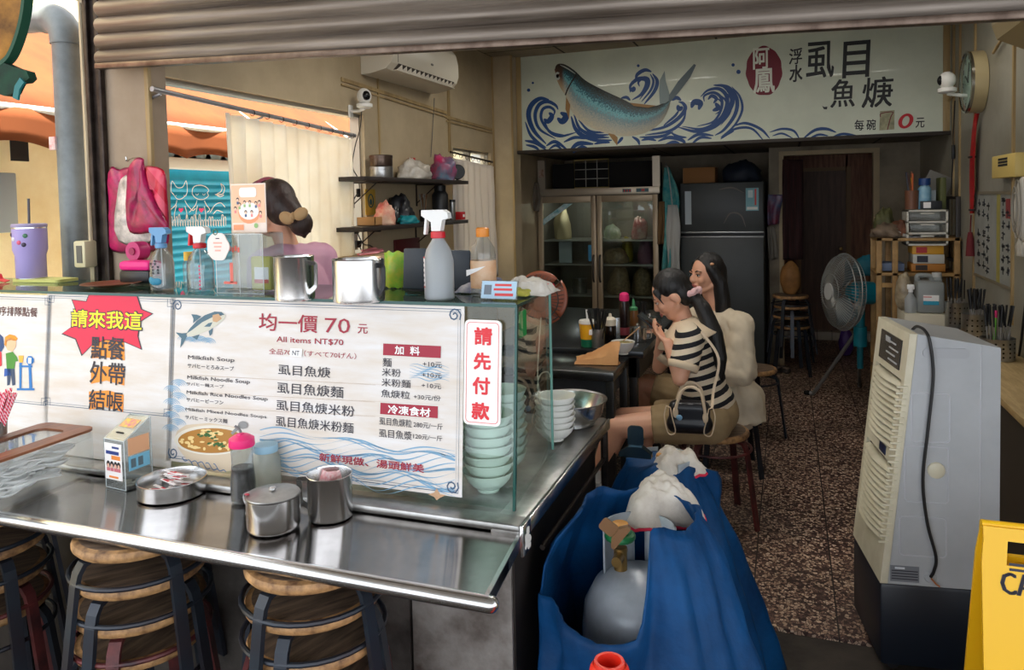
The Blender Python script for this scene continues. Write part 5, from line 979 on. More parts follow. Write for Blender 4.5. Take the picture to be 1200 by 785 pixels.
mx = N('ShaderNodeMix'); mx.data_type = 'RGBA'; L(hd.outputs[0], mx.inputs[0]); L(cr2.outputs[0], mx.inputs[6]); L(cr.outputs[0], mx.inputs[7])
tl_ = N('ShaderNodeMapRange'); tl_.inputs[1].default_value = .62; tl_.inputs[2].default_value = .95; tl_.inputs[4].default_value = .65; L(sp.outputs[0], tl_.inputs[0]); m2 = N('ShaderNodeMix'); m2.data_type = 'RGBA'; L(tl_.outputs[0], m2.inputs[0]); L(mx.outputs[2], m2.inputs[6]); m2.inputs[7].default_value = lin((44, 52, 50)); L(m2.outputs[2], p.inputs['Base Color'])
fo = f.build('fish_body', m, sg); ul = fo.data.uv_layers.new(name='fishmap'); kk = nV + 1
for lp in fo.data.loops: ul.data[lp.index].uv = ((lp.vertex_index // kk) / nU, (lp.vertex_index % kk) / nV)
f = MB()
f.m(0); B.ppx(f, C1([(800, 425), (796, 360), (800, 295), (826, 245), (832, 300), (850, 360), (856, 402), (830, 420)]), .006)
f.m(1); B.ppx(f, C1([(848, 404), (850, 376), (900, 300), (985, 208), (996, 214), (965, 280), (895, 370), (858, 412)]), .007)
f.m(2); B.ppx(f, C1([(520, 584), (545, 582), (572, 604), (570, 650), (545, 618)]), .004); B.ppx(f, C1([(296, 388), (318, 430), (312, 506), (292, 452)]), .019); B.ppx(f, C1([(640, 418), (690, 424), (780, 434), (740, 446), (660, 436)]), .018)
f.build('fish_fins', [mat('fin_silver', (120, 136, 136), .4), mat('fin_steel', (74, 92, 98), .4), mat('fin_amber', (150, 112, 62), .5)], sg)
f = MB(); c = C1([(249, 274)])[0]
for k_, (i, r_) in enumerate(((0, 3.4), (1, 1.7))): f.m(i); B.ppx(f, [(c[0] + r_ * cos(radians(a)), c[1] + r_ * 1.4 * sin(radians(a))) for a in range(360, 0, -30)], .014 + .002 * k_)
f.m(2); B.spx(f, C1([(352, 268), (330, 300), (305, 345), (292, 378)]), 1.6, .021); f.m(0); B.spx(f, C1([(262, 214), (300, 232), (345, 262)]), 1.4, .014, taper=True); f.build('fish_eye', [mat('eye_pale', (190, 196, 190), .3), mat('eye_black', (14, 14, 14), .2), mat('gill_dark', (40, 26, 22), .5)], sg)
f = MB(); c = C2([(246, 236)])[0]; pts = [(c[0] + (21.2 + .5 * sin(a * 11)) * cos(a), c[1] + (29 + .7 * sin(a * 7)) * sin(a)) for a in [2 * pi - 2 * pi * i / 60 for i in range(60)]]; B.ppx(f, pts, .002); f.build('red_seal', mat('seal_red', (116, 14, 36), .5), sg)
f = MB(); B.tpx(f, '阿', *C2([(190, 120)])[0], *C2([(272, 222)])[0], .004, .018); B.tpx(f, '鳳', *C2([(192, 230)])[0], *C2([(300, 345)])[0], .004, .018); f.build('seal_lettering', mat('seal_white', (226, 228, 214), .5), sg)
f = MB()
for t, a, b, bo in (('浮', (375, 122), (442, 198), .012), ('水', (378, 208), (444, 290), .02), ('虱', (465, 92), (606, 266), .012), ('目', (655, 88), (790, 264), .014), ('魚', (592, 285), (716, 420), .012), ('焿', (755, 275), (910, 420), .012), ('每', (716, 492), (764, 545), .012), ('碗', (778, 490), (826, 543), .012), ('元', (1035, 482), (1080, 530), .012)): B.tpx(f, t, *C2([a])[0], *C2([b])[0], .003, bo, skew=.06)
B.ppx(f, C2([(548, 418), (560, 424), (576, 422), (574, 436), (558, 436)]), .003); f.build('black_lettering', mat('sign_ink', (24, 26, 28), .5), sg)
f = MB(); B.ppx(f, C2([(846, 546), (924, 540), (926, 440), (850, 446)]), .0022); f.build('price_patch', mat('patch_tan', (176, 172, 136), .5, col2=(130, 128, 100), scale=20), sg)
f = MB(); B.spx(f, C2([(852, 476), (856, 458), (915, 450), (905, 478), (888, 543)]), 1.1, .004); f.build('seven_numeral', mat('numeral_dark_red', (110, 24, 34), .5), sg)
f = MB(); c = C2([(984, 497)])[0]
for i in range(40):
    a0, a1 = 2 * pi * i / 40, 2 * pi * (i + 1) / 40
    def Pq(a, r_, w_=1): return (c[0] + (8.6 * cos(a) * r_ * w_) - 2.2 * sin(a) * r_, c[1] + 8.8 * sin(a) * r_)
    B.ppx(f, [Pq(a1, 1), Pq(a0, 1), Pq(a0, .66, .72), Pq(a1, .66, .72)], .004)
f.build('zero_numeral', mat('numeral_red', (196, 20, 34), .5), sg)

# ================================================================== LEFT WALL THINGS
a = at(420, 88, X=XL); y0_, y1_ = 3.93, 4.86
ac = thing('air_conditioner', 'white wall mounted air conditioner high on the left wall', 'air conditioner', (XL, y0_, 2.375)); Lc = y1_ - y0_; M_acw = mat('ac_white', (222, 214, 196), .35)
prof = [(0.002, .30), (.10, .302), (.17, .29), (.205, .25), (.22, .18), (.222, .10), (.205, .055), (.17, .022), (.06, 0), (.002, 0)]
f = MB(); n_ = len(prof); f.add([(x, 0, z) for x, z in prof] + [(x, Lc, z) for x, z in prof], [(i, i + 1, n_ + i + 1, n_ + i) for i in range(n_ - 1)] + [tuple(range(n_)), tuple(range(n_, 2 * n_))[::-1], (n_ - 1, 0, n_, 2 * n_ - 1)]); f.build('casing', M_acw, ac, sharp=25)
f = MB(); f.add([(.206, .08, .053), (.166, .08, .018), (.206, Lc - .05, .053), (.166, Lc - .05, .018), (.21, .08, .06), (.21, Lc - .05, .06)], [(0, 1, 3, 2), (0, 2, 5, 4)], smooth=False); f.build('outlet_slot', mat('ac_slot', (70, 62, 54), .6), ac)
f = MB()
for k in range(13): yk = .12 + (Lc - .22) * k / 12; f.box((.196, yk, .040), (.035, .006, .034), .001, rz=.4)
f.build('vane', M_acw, ac); MB().box2((.165, .07, .012), (.21, Lc - .04, .018), .003, Matrix.Translation((.0, 0, .005))).build('flap', M_acw, ac)
f = MB(); f.tube([(.223, .055, .24), (.224, .055, .06)], .0015, 4); f.build('seam', mat('ac_slot', (70, 62, 54), .6), ac); MB().ell((.224, Lc * .55, .12), (.003, .02, .008)).build('badge', mat('badge_grey', (110, 104, 96), .4), ac)
# ip camera on the left wall
def ipcam(label, loc, dirv, s_=1., parent=None):
    o = thing('security_camera', label, 'camera', loc); d = Vector(dirv).normalized(); f = MB(); f.ell((0, 0, .045 * s_), (.042 * s_, .042 * s_, .046 * s_)); f.lathe([(.03 * s_, -.02 * s_), (.046 * s_, -.012 * s_), (.046 * s_, .006 * s_), (.03 * s_, .012 * s_)], (0, 0, -.005), 20); f.build('camera_head', mat('camera_white', (226, 224, 218), .4), o)
    f = MB(); f.ell(tuple(d * .022 * s_ + Vector((0, 0, .045 * s_))), (.027 * s_, .027 * s_, .03 * s_)); f.build('camera_face', mat('camera_black', (16, 16, 18), .2), o); return o
cpos = at(427, 122, X=XL + .10); ipcam('small white camera with a black face on the left wall below the air conditioner', cpos, (.8, -.6, 0))
cbk = thing('camera_bracket', 'small white bracket holding the camera on the left wall', 'bracket', cpos); f = MB(); f.box2((-.098, -.02, -.07), (-.088, .02, .0), .002); f.tube([(-.09, 0, -.035), (-.03, 0, -.036), (0, 0, -.026)], .008, 8); f.build('bracket_arm', mat('camera_white', (226, 224, 218), .4), cbk)
q = [at(x, y, X=XL + .012) for x, y in ((424, 128), (422, 150), (416, 172), (413, 195), (419, 208), (421, 222), (414, 236), (411, 262), (415, 284), (412, 300))]; o = thing('camera_cable', 'thin dark cable hanging from the camera down the left wall', 'cable', q[0]); MB().tube([v - q[0] for v in crom(q, 5)], .0035, 6).build('cable', M_blk, o)
f = MB(); f.box((0, 0, 0), (.014, .03, .05), .004); o2 = f.build('inline_switch', M_blk, o, loc=at(420, 226, X=XL + .014) - q[0])
o = thing('aircon_cable', 'thin cable hanging from the air conditioner to the upper shelf', 'cable', at(509, 115, X=XL + .01)); MB().tube([Vector((0, 0, 0)), at(507, 150, X=XL + .01) - at(509, 115, X=XL + .01), at(505, 184, X=XL + .01) - at(509, 115, X=XL + .01)], .003, 6).build('cable', mat('cable_grey', (90, 88, 86), .5), o)
# window 1 frame and curtain
wf = MB(); Mal = mat('aluminium', (176, 172, 164), .4, .7)
for z in (W1[2], W1[3]): wf.box2((XL - .09, W1[0], z - .02), (XL - .03, W1[1], z + .02))
for y in (W1[0], W1[1]): wf.box2((XL - .09, y - .012, W1[2]), (XL - .03, y + .012, W1[3]))
o = wf.build('window_1', Mal); o['kind'] = 'structure'
f = MB(); f.box2((XL - .1, W1[0], W1[2] - .03), (XL + .03, W1[1], W1[2]), .004); f.build('window_sill', mat('sill_white', (220, 216, 206), .5), o)
wf = MB()
for z in (W2[2], W2[3]): wf.box2((XL - .09, W2[0], z - .02), (XL - .03, W2[1], z + .02))
for y in (W2[0], (W2[0] + W2[1]) / 2, W2[1]): wf.box2((XL - .09, y - .015, W2[2]), (XL - .03, y + .015, W2[3]))
o = wf.build('window_2', Mal); o['kind'] = 'structure'
f = MB(); pane(f, [(XL - .06, W2[0], W2[2]), (XL - .06, W2[1], W2[2]), (XL - .06, W2[1], W2[3]), (XL - .06, W2[0], W2[3])], .004); f.build('window_pane', glassy('frosted_window', (.9, .92, .9), .3, haze=.5, hazecol=(240, 240, 235)), o)
XCU = XL + .07
def curtain(label, xa, ya, xb, yb, zlow, m, folds, rodext, seed):
    a, b = at(xa, ya, X=XCU), at(xb, yb, X=XCU); o = thing('curtain', label, 'curtain', (XCU, a.y, 0)); Ln = b.y - a.y; f = MB()
    def fn(u, v):
        zt = a.z + (b.z - a.z) * u; amp = (.016 + .02 * v) * (.7 + .5 * sin(u * 5 + seed)); y = Ln * u + .012 * sin(u * folds * 6.28 * .5 + seed) * v
        return (amp * sin(u * folds * 6.28 + .6 * sin(u * 9 + seed) + .5 * v) + .012 * mnoise.noise(Vector((u * 9, v * 3, seed))), y, zt + (zlow - zt) * v)
    f.grid(fn, 140, 20); f.build('curtain_cloth', m, o, solid=.002, sharp=180); return o, a, b
Mc1 = clothlike('curtain_cream', (255, 253, 248), .6, col2=(248, 243, 232), scale=3, var=.05)
o, a, b = curtain('long cream curtain on the left wall behind the woman in pink', 262, 132, 413, 163, .92, Mc1, 11, 0, 1.)
rd = thing('curtain_rod', 'grey curtain rod over the front left window', 'rod', (0, 0, 0)); ra, rb_ = at(178, 104, X=XCU), at(416, 159, X=XCU); f = MB(); f.cyl(ra, rb_, .011, seg=10); f.build('rod', mat('rod_grey', (150, 148, 150), .4, .5), rd)
for t in (.03, .45, .97): pz = ra.lerp(rb_, t); f = MB(); f.tube([(XL + .002, pz.y, pz.z - .03), (XCU, pz.y, pz.z - .012)], .006, 6); f.build('rod_bracket', mat('rod_grey', (150, 148, 150), .4, .5), rd)
for i in range(9):
    pz = ra.lerp(rb_, .40 + .58 * i / 8); f = MB(); f.tube([tuple(pz + Vector((.014 * cos(radians(t)), 0, .014 * sin(radians(t)) - .004))) for t in range(0, 360, 40)], .002, 5, closed=True); f.build('curtain_ring', M_rust, rd)
Mc2 = clothlike('curtain_white', (232, 226, 220), .5, scale=3)
o, a, b = curtain('white curtain glowing with daylight at the rear left window', 530, 185, 578, 195, .98, Mc2, 7, 0, 4.)
rd = thing('curtain_rod', 'thin rusty rod over the rear left window', 'rod', (0, 0, 0)); ra, rb_ = at(528, 178, X=XCU), at(577, 190, X=XCU); f = MB(); f.cyl(ra, rb_, .008, seg=8); f.build('rod', M_rust, rd)
for i in range(7): pz = ra.lerp(rb_, .08 + .84 * i / 6); f = MB(); f.tube([tuple(pz + Vector((.012 * cos(radians(t)), 0, .018 * sin(radians(t)) - .01))) for t in range(0, 360, 40)], .002, 5, closed=True); f.build('curtain_ring', M_rust, rd)
# wall shelves
XS = XL + .24
def shelf(label, xa, ya, xb, yb, m):
    a, b = at(xa, ya, X=XS), at(xb, yb, X=XS); z = (a.z + b.z) / 2; o = thing('wall_shelf', label, 'shelf', (XL, a.y, z)); MB().box2((.002, 0, -.012), (.24, b.y - a.y, .012), .002).build('shelf_board', m, o)
    for t in (.18, .75): f = MB(); yq = (b.y - a.y) * t; f.tube([(.004, yq, -.16), (.004, yq, -.014), (.2, yq, -.016)], .007, 6); f.tube([(.004, yq, -.14), (.16, yq, -.018)], .004, 6); f.build('bracket', M_rust, o)
    return o, z, a.y, b.y
M_shb = mat('shelf_dark', (46, 38, 34), .5)
s1, z1, ya1, yb1 = shelf('upper dark shelf on the left wall under the air conditioner', 428, 208, 549, 214.5, M_shb)
s2, z2, ya2, yb2 = shelf('lower dark shelf on the left wall above the wooden board', 425, 263, 549, 264, M_shb)
s3, z3, ya3, yb3 = shelf('low wooden board shelf with pink straws by the sockets', 401, 303, 466, 303, mat('shelf_pale', (196, 170, 130), .5))
def on(x, zs, dx=.10): p_ = at(x, 240, X=XL + dx); return Vector((XL + dx, p_.y, zs + .0125))
def hpx(p_, n): return n / ppm(p_)
p_ = on(448, z1); o = thing('steel_tin', 'dark round tin stacked on another at the left end of the upper shelf', 'tin', p_ + Vector((0, 0, hpx(p_, 14)))); r_ = hpx(p_, 13.5)
tin = lambda h: MB().lathe([(r_ * .97, 0), (r_, .004), (r_, h * .7), (r_ * 1.03, h * .72), (r_ * 1.03, h * .96), (r_ * .98, h), (0, h * 1.0)], seg=28)
tin(hpx(p_, 13)).build('tin_body', mat('tin_bronze', (96, 80, 70), .3, .8), o); o = thing('steel_tin', 'pale round tin at the left end of the upper shelf, under the dark one', 'tin', p_); tin(hpx(p_, 13.5)).build('tin_body', M_ssd, o)
def blob(name, label, cat, c, r, m, seed, flat=.35, sub=1, amp=.35):
    """a soft crumpled bag or cloth resting on its underside"""
    o = thing(name, label, cat, c); f = MB(); f.ell((0, 0, 0), 1, seg=28, rings=18); vs = []
    for v in f.v:
        d = Vector(v); n = mnoise.noise(d * 1.7 + Vector((seed, seed, 0))) + .6 * mnoise.noise(d * 4 + Vector((0, seed, seed))) + .3 * mnoise.noise(d * 9 + Vector((seed, 0, 0))); k_ = 1 + amp * n
        z = d.z * k_; z = z if z > -flat else -flat; vs.append((d.x * k_ * r[0], d.y * k_ * r[1], (z + flat) * r[2] / (1 + flat) * 1.2))
    f.v = vs; f.build('folds', m, o, sharp=180); return o
M_bagw = clothlike('bag_white', (226, 220, 210), .2, .3, col2=(196, 186, 170), scale=14, var=.06); M_bagb = mat('bag_black', (24, 24, 28), .3); M_bagt = mat('bag_teal', (20, 130, 140), .4); M_bagp = mat('bag_rose', (196, 30, 90), .4)
p_ = on(486, z1, .12); blob('plastic_bag', 'crumpled white plastic bag in the middle of the upper shelf', 'plastic bag', p_, (.09, hpx(p_, 26) * 1.15, hpx(p_, 18)), M_bagw, 1)
p_ = on(520, z1, .12); blob('teal_bag', 'teal and pink bag bundle at the right end of the upper shelf', 'bag', p_, (.09, hpx(p_, 14), hpx(p_, 24)), mat('bag_tealpink', (16, 120, 140), .4, col2=(190, 30, 90), scale=9), 5)
p_ = on(484, z1, .05); o = thing('yellow_jar', 'little yellow and red jar behind the white bag on the upper shelf', 'jar', p_ + Vector((0, 0, 0))); r_ = hpx(p_, 4); MB().lathe([(r_, 0), (r_, hpx(p_, 18)), (r_ * .7, hpx(p_, 21)), (0, hpx(p_, 21))], seg=14).build('jar_body', mat('jar_yellow', (214, 170, 50), .4), o); MB().lathe([(r_ * 1.05, hpx(p_, 21)), (r_ * 1.05, hpx(p_, 26)), (0, hpx(p_, 26))], seg=14).build('lid', mat('jar_red', (190, 40, 40), .4), o)
p_ = on(537, z1, .14); o = thing('black_hand_fan', 'small black round desk fan at the right end of the upper shelf', 'fan', p_); r_ = hpx(p_, 9); f = MB(); f.lathe([(0, -.012), (r_ * .9, -.012), (r_, 0), (r_ * .9, .012), (0, .012)], (0, 0, r_ + .012), 24, Matrix.Rotation(radians(90), 4, 'X') @ Matrix.Rotation(.5, 4, 'Y')); f.build('fan_head', M_blk, o); MB().lathe([(.03, 0), (.03, .006), (.008, .012), (.008, .03)], seg=16).build('foot', M_blk, o)
# lower shelf things
p_ = on(434, z2, .03); o = thing('yellow_picture_card', 'yellow card with a dark round emblem leaning at the left end of the lower shelf', 'card', p_); hw = hpx(p_, 11) ; hh = hpx(p_, 30); f = MB(); f.box((0, 0, hh / 2 + .06), (.006, hw * 2, hh), .001); f.build('card', mat('card_ochre', (196, 160, 60), .5), o); f = MB(); f.tube([(.004, hw * .5 * cos(radians(t)), .06 + hh * .55 + hh * .25 * sin(radians(t))) for t in range(0, 360, 20)], .004, 5, closed=True); f.ell((.004, 0, .06 + hh * .5), (.002, hw * .25, hh * .12)); f.build('emblem', mat('emblem_teal', (30, 80, 90), .5), o)
p_ = on(433, z2, .10); o = thing('cardboard_tray', 'small cardboard tray at the left end of the lower shelf', 'box', p_); f = MB(); h_ = hpx(p_, 10); w_ = hpx(p_, 9); f.box2((-.06, -w_, 0), (.06, w_, .004)); 
for a_, b_ in (((-.06, -w_, 0), (-.056, w_, h_)), ((.056, -w_, 0), (.06, w_, h_)), ((-.06, -w_, 0), (.06, -w_ + .004, h_)), ((-.06, w_ - .004, 0), (.06, w_, h_))): f.box2(a_, b_)
f.build('tray', mat('cardboard', (176, 130, 80), .8), o)
p_ = on(450, z2, .14); blob('paper_bag', 'cream and pink crumpled bag near the left end of the lower shelf', 'bag', p_, (.07, hpx(p_, 12), hpx(p_, 21)), mat('bag_creampink', (226, 200, 170), .6, col2=(214, 96, 90), scale=12), 8)
p_ = on(468, z2, .10); blob('black_bag', 'black crumpled plastic bag in the middle of the lower shelf', 'bag', p_, (.08, hpx(p_, 13), hpx(p_, 26)), M_bagb, 11)
p_ = on(478, z2, .18); blob('teal_pouch', 'flat teal pouch at the front of the lower shelf', 'pouch', p_, (.05, hpx(p_, 16), hpx(p_, 8)), M_bagt, 14)
p_ = on(497, z2, .08); o = thing('utensil_cup', 'dark cup of tongs and brushes on the lower shelf', 'cup', p_); r_ = hpx(p_, 6); MB().lathe([(r_ * .9, 0), (r_, hpx(p_, 14)), (r_ * .9, hpx(p_, 14)), (r_ * .8, .006), (0, .005)], seg=18).build('cup_body', M_blk, o)
for i in range(6): t = thing('kitchen_utensil', 'metal utensil standing in the dark cup on the lower shelf', 'utensil', p_ + Vector((0, 0, .008)), group='utensils in the dark cup', rot=(rnd.uniform(-.16, .16), rnd.uniform(-.12, .12), 0)); f = MB(); f.tube([(0, 0, 0), (0, 0, hpx(p_, 26))], .004, 6); f.ell((0, 0, hpx(p_, 28)), (.004, .012, .02)); f.build('utensil', M_ssd if i % 2 else mat('utensil_wood', (130, 92, 60), .6), t)
p_ = on(516, z2, .12); o = thing('black_flask', 'tall black vacuum flask on the lower shelf', 'flask', p_); r_ = hpx(p_, 9.5); H = hpx(p_, 42); MB().lathe([(r_ * .95, 0), (r_, .004), (r_, H * .72), (r_ * .7, H * .82), (0, H * .82)], seg=24).build('flask_body', M_blk, o); MB().lathe([(r_ * .72, H * .82), (r_ * .75, H * .97), (r_ * .5, H), (0, H)], seg=20).build('flask_cap', M_blk, o)
f = MB(); f.tube([(0, r_ * .7, H * .84), (0, r_ * 1.1, H * .95), (0, r_ * .3, H * 1.08), (0, -r_ * .6, H * 1.0)], .004, 6); f.build('carry_loop', M_blk, o)
p_ = on(530, z2, .17); o = thing('steel_tumbler', 'slim steel tumbler right of the black flask on the lower shelf', 'tumbler', p_); r_ = hpx(p_, 3.6); H = hpx(p_, 24); MB().lathe([(r_ * .9, 0), (r_, .004), (r_, H * .9), (0, H * .9)], seg=18).build('tumbler_body', M_ssd, o); MB().lathe([(r_ * 1.02, H * .88), (r_ * 1.02, H), (0, H)], seg=18).build('tumbler_lid', M_blk, o)
p_ = on(538, z2, .15); o = thing('red_box', 'small red box at the right end of the lower shelf', 'box', p_); f = MB(); f.box((0, 0, hpx(p_, 4.5)), (.07, hpx(p_, 9), hpx(p_, 9)), .002); f.build('box_body', mat('box_red', (190, 30, 34), .5), o); f = MB(); f.box((.0355, 0, hpx(p_, 4.5)), (.001, hpx(p_, 5), hpx(p_, 3))); f.build('box_label', mat('label_paper', (242, 238, 236), .6), o)
# sockets and plugs, straws, red board
p_ = at(412, 280, X=XL); o = thing('wall_socket', 'white wall socket above the wooden board shelf', 'socket', p_); MB().box((.006, 0, 0), (.012, .10, .13), .003).build('socket_plate', mat('socket_white', (214, 210, 200), .4), o)
for y, z in ((-.02, .05), (.0, -.03)):
    g = thing('black_plug', 'black plug in the wall socket, %s of the two' % ('upper' if z > 0 else 'lower'), 'plug', p_ + Vector((.0135, y, z))); MB().box((.02, 0, 0), (.04, .05, .04), .008).build('plug_body', M_blk, g); f = MB(); f.tube(crom([(.03, .01, -.01), (.045, .05, -.08), (.03, .16, -.10), (.02, .3, -.17)], 5), .004, 6); f.build('plug_cord', M_blk, g)
for i in range(8): o = MB().tube([(0, -.09, 0), (0, .09, 0)], .006, 8).build('striped_straw', M_straw, loc=on(436 + rnd.uniform(-6, 6), z3, .06 + .02 * (i % 6)) + Vector((0, 0, .008 + .012 * (i // 6)))); o.rotation_euler = (0, 0, rnd.uniform(-.2, .2)); tag(o, 'pink striped straw lying on the wooden board shelf', 'straw', 'straws on the board shelf')
p_ = at(476, 292, X=XL + .004); o = thing('red_board', 'dark red board leaning on the left wall below the shelves', 'board', p_); k_ = ppm(p_); MB().box((.008, 0, -.02), (.016, 52 / k_ * 1.15, 32 / k_), .003).build('board', mat('board_red', (96, 26, 30), .5), o)

# ================================================================== FRIDGES
YFR = 7.2
GX0, GX1 = at(632, 300, Y=YFR).x, at(772, 300, Y=YFR).x; zh0, zh1 = at(700, 228.5, Y=YFR).z, at(700, 221.5, Y=YFR).z; Wg = GX1 - GX0; Dg = .66
M_fr = mat('fridge_steel', (164, 152, 136), .4, .5, col2=(140, 126, 110), scale=4); M_fri = mat('fridge_inside', (120, 116, 106), .5)
fg = thing('display_fridge', 'tall steel display fridge with two glass doors under the mural', 'fridge', (GX0, YFR, 0))
f = MB(); f.box2((0, .03, .08), (.03, Dg, zh1)); f.box2((Wg - .03, .03, .08), (Wg, Dg, zh1)); f.box2((.03, Dg - .03, .08), (Wg - .03, Dg, zh1)); f.box2((.03, .03, .08), (Wg - .03, Dg - .03, .16)); f.box2((.03, .03, zh0 - .02), (Wg - .03, Dg - .03, zh1)); f.box2((Wg / 2 - .03, .03, .16), (Wg / 2 + .03, .08, zh0)); f.build('carcass', mat('fridge_carcass', (132, 126, 114), .5, .3), fg)
f = MB()
for x in (.06, Wg - .06):
    for y in (.08, Dg - .08): f.cyl((x, y, 0), (x, y, .085), .02)
f.build('foot', M_blk, fg)
f = MB(); f.box2((-.02, -.02, zh0), (Wg + .02, .03, zh1 + .012), .004); f.build('header', mat('fridge_header', (186, 172, 152), .35, .5), fg)
f = MB(); f.m(0).box2((Wg * .72, -.0225, zh0 + .02), (Wg * .79, -.02, zh1 - .006)); f.box2((Wg * .83, -.0225, zh0 + .02), (Wg * .93, -.02, zh1 - .004)); f.m(1)
for k in range(3): f.box((Wg * (.735 + .022 * k), -.023, (zh0 + zh1) / 2 + .006), (.014, .001, .02))
f.box((Wg * .885, -.0232, (zh0 + zh1) / 2 + .008), (.03, .001, .022)); f.build('control_panel', [mat('panel_teal', (40, 90, 100), .4), mat('panel_red', (190, 50, 50), .4)], fg)
ht = at(640, 188, Y=YFR + .03).z
for a_, b_ in ((0, .075), (Wg - .05, Wg + .02)): MB().box2((a_, 0, zh1 + .012), (b_, .05, ht)).build('top_post', mat('fridge_header', (186, 172, 152), .35, .5), fg)
f = MB(); f.box2((.08, .25, zh1 + .004), (Wg - .06, Dg - .02, ht - .03), .01); f.build('compressor_cavity_dark', M_dark, fg); MB().box2((.012, -.0015, zh1 + .13), (.062, .0, zh1 + .21)).build('sticker', mat('sticker_brown', (150, 90, 60), .6, col2=(220, 200, 180), scale=30), fg)  # compressor box is dark in place of the shade in the open cavity
shz = [at(700, y, Y=YFR + .12).z for y in (281.6, 310, 346.5)]
for z in shz: f = MB(); f.box2((.03, .07, z - .008), (Wg - .03, Dg - .05, z + .006)); f.build('shelf', mat('fridge_shelf', (176, 176, 168), .4, .4), fg)
M_fgl = glassy('fridge_glass', (.78, .82, .80), .015, refl=1.2)
for sx, (x0, x1) in enumerate(((0.0, Wg / 2 - .004), (Wg / 2 + .004, Wg))):
    d = MB(); fw = .05; d.box2((x0, -.02, .10), (x0 + fw, .025, zh0 - .006), .004); d.box2((x1 - fw, -.02, .10), (x1, .025, zh0 - .006), .004); d.box2((x0 + fw, -.02, .10), (x1 - fw, .025, .17), .004); d.box2((x0 + fw, -.02, zh0 - .07), (x1 - fw, .025, zh0 - .006), .004); dd = d.build('door', mat('fridge_door_frame', (176, 156, 130), .4, .35), fg)
    f = MB(); f.box2((x0 + fw, -.004, .17), (x1 - fw, .002, zh0 - .07)); f.build('door_glass', M_fgl, dd)
    hx = x1 - .028 if sx == 0 else x0 + .028; z0_, z1_ = at(700, 330, Y=YFR).z, at(700, 299, Y=YFR).z; f = MB(); f.tube(crom([(hx, -.02, z0_), (hx, -.05, z0_ + .03), (hx, -.055, (z0_ + z1_) / 2), (hx, -.05, z1_ - .03), (hx, -.02, z1_)], 4), .010, 8); f.build('handle', mat('handle_dark', (70, 64, 58), .4, .5), dd)
    lamp('added_fridge_lamp', 'POINT', (GX0 + Wg * (.25 + .5 * sx), YFR + .16, zh0 - .07), (0, 0, 0), 1.2, (.95, 1, .95))  # unseen lamp, added to brighten the inside of the fridge
    if sx == 0:
        f = MB(); f.prism([(x0 + fw + .0, zh0 - .23), (x0 + fw + .22, zh0 - .08), (x0 + fw + .31, zh0 - .08), (x0 + fw, zh0 - .29)], (0, -.0045, 0), (1, 0, 0), (0, 0, 1), (0, -1, 0), 0, .001); f.build('corner_sticker', mat('sticker_turquoise', (30, 160, 176), .5, col2=(230, 240, 240), scale=18), dd); MB().box2((x1 - fw - .035, -.0055, z1_ - .06), (x1 - fw - .003, -.0045, z1_ + .10)).build('blue_tag', mat('tag_blue', (50, 130, 170), .5), dd)
# contents
def inf(x, zs, dy=.25): p_ = at(x, 300, Y=YFR + dy); return Vector((p_.x, YFR + dy, zs + .007))
p_ = inf(660, shz[0]); blob('food_bag', 'round cream bag on the upper shelf of the left fridge door', 'bag', p_, (.085, .09, hpx(p_, 30)), mat('bag_cream', (206, 186, 146), .6), 21, amp=.2)
p_ = inf(663, shz[1]); o = thing('milk_carton', 'pale carton standing on the middle shelf of the fridge', 'carton', p_, rz=.2); f = MB(); f.box((0, 0, hpx(p_, 12)), (hpx(p_, 15), .08, hpx(p_, 24)), .004); f.prism([(-hpx(p_, 7.5), 0), (hpx(p_, 7.5), 0), (0, hpx(p_, 5))], (0, 0, hpx(p_, 24)), (1, 0, 0), (0, 0, 1), (0, -1, 0), -.04, .04); f.build('carton_body', mat('carton_white', (186, 196, 200), .5), o)
p_ = inf(679, shz[2]); o = thing('steel_pot', 'small steel pot on the lower fridge shelf behind the left door', 'pot', p_); r_ = hpx(p_, 8.5); MB().lathe([(r_ * .95, 0), (r_, .005), (r_, hpx(p_, 17)), (r_ * 1.05, hpx(p_, 17.5)), (r_ * .95, hpx(p_, 17)), (r_ * .93, .01), (0, .008)], seg=24).build('pot_body', M_ssd, o)
M_noo = mat('noodle_bag', (150, 128, 96), .4, col2=(100, 84, 62), scale=40, var=.1)
for x, zi, lab, mm, sd, rr in ((725, 2, 'bag of pale noodles on the lower shelf behind the right door, left one', M_noo, 31, (13, 27)), (753, 2, 'bag of pale noodles on the lower shelf behind the right door, right one', M_noo, 33, (12, 27)), (722, 1, 'brown bag on the middle shelf behind the right fridge door', M_noo, 35, (15, 15)), (735, 1, 'yellow bag on the middle shelf behind the right fridge door', mat('bag_yellow', (190, 170, 60), .5), 37, (7, 24)), (756, 1, 'mauve bag on the middle shelf behind the right fridge door', mat('bag_mauve', (130, 90, 110), .5), 39, (9, 24)), (750, 0, 'white and red box shaped bag on the upper shelf behind the right door', mat('bag_whitered', (206, 196, 186), .5, col2=(180, 60, 60), scale=9), 41, (9, 22)), (718, 0, 'small green and white bag on the upper shelf behind the right door', mat('bag_greenish', (130, 150, 100), .5, col2=(200, 200, 190), scale=14), 43, (10, 14))):
    p_ = inf(x, shz[zi], .22 if zi != 1 or x != 735 else .40); blob('food_bag', lab, 'bag', p_, (hpx(p_, rr[0]), .09, hpx(p_, rr[1])), mm, sd, amp=.18)
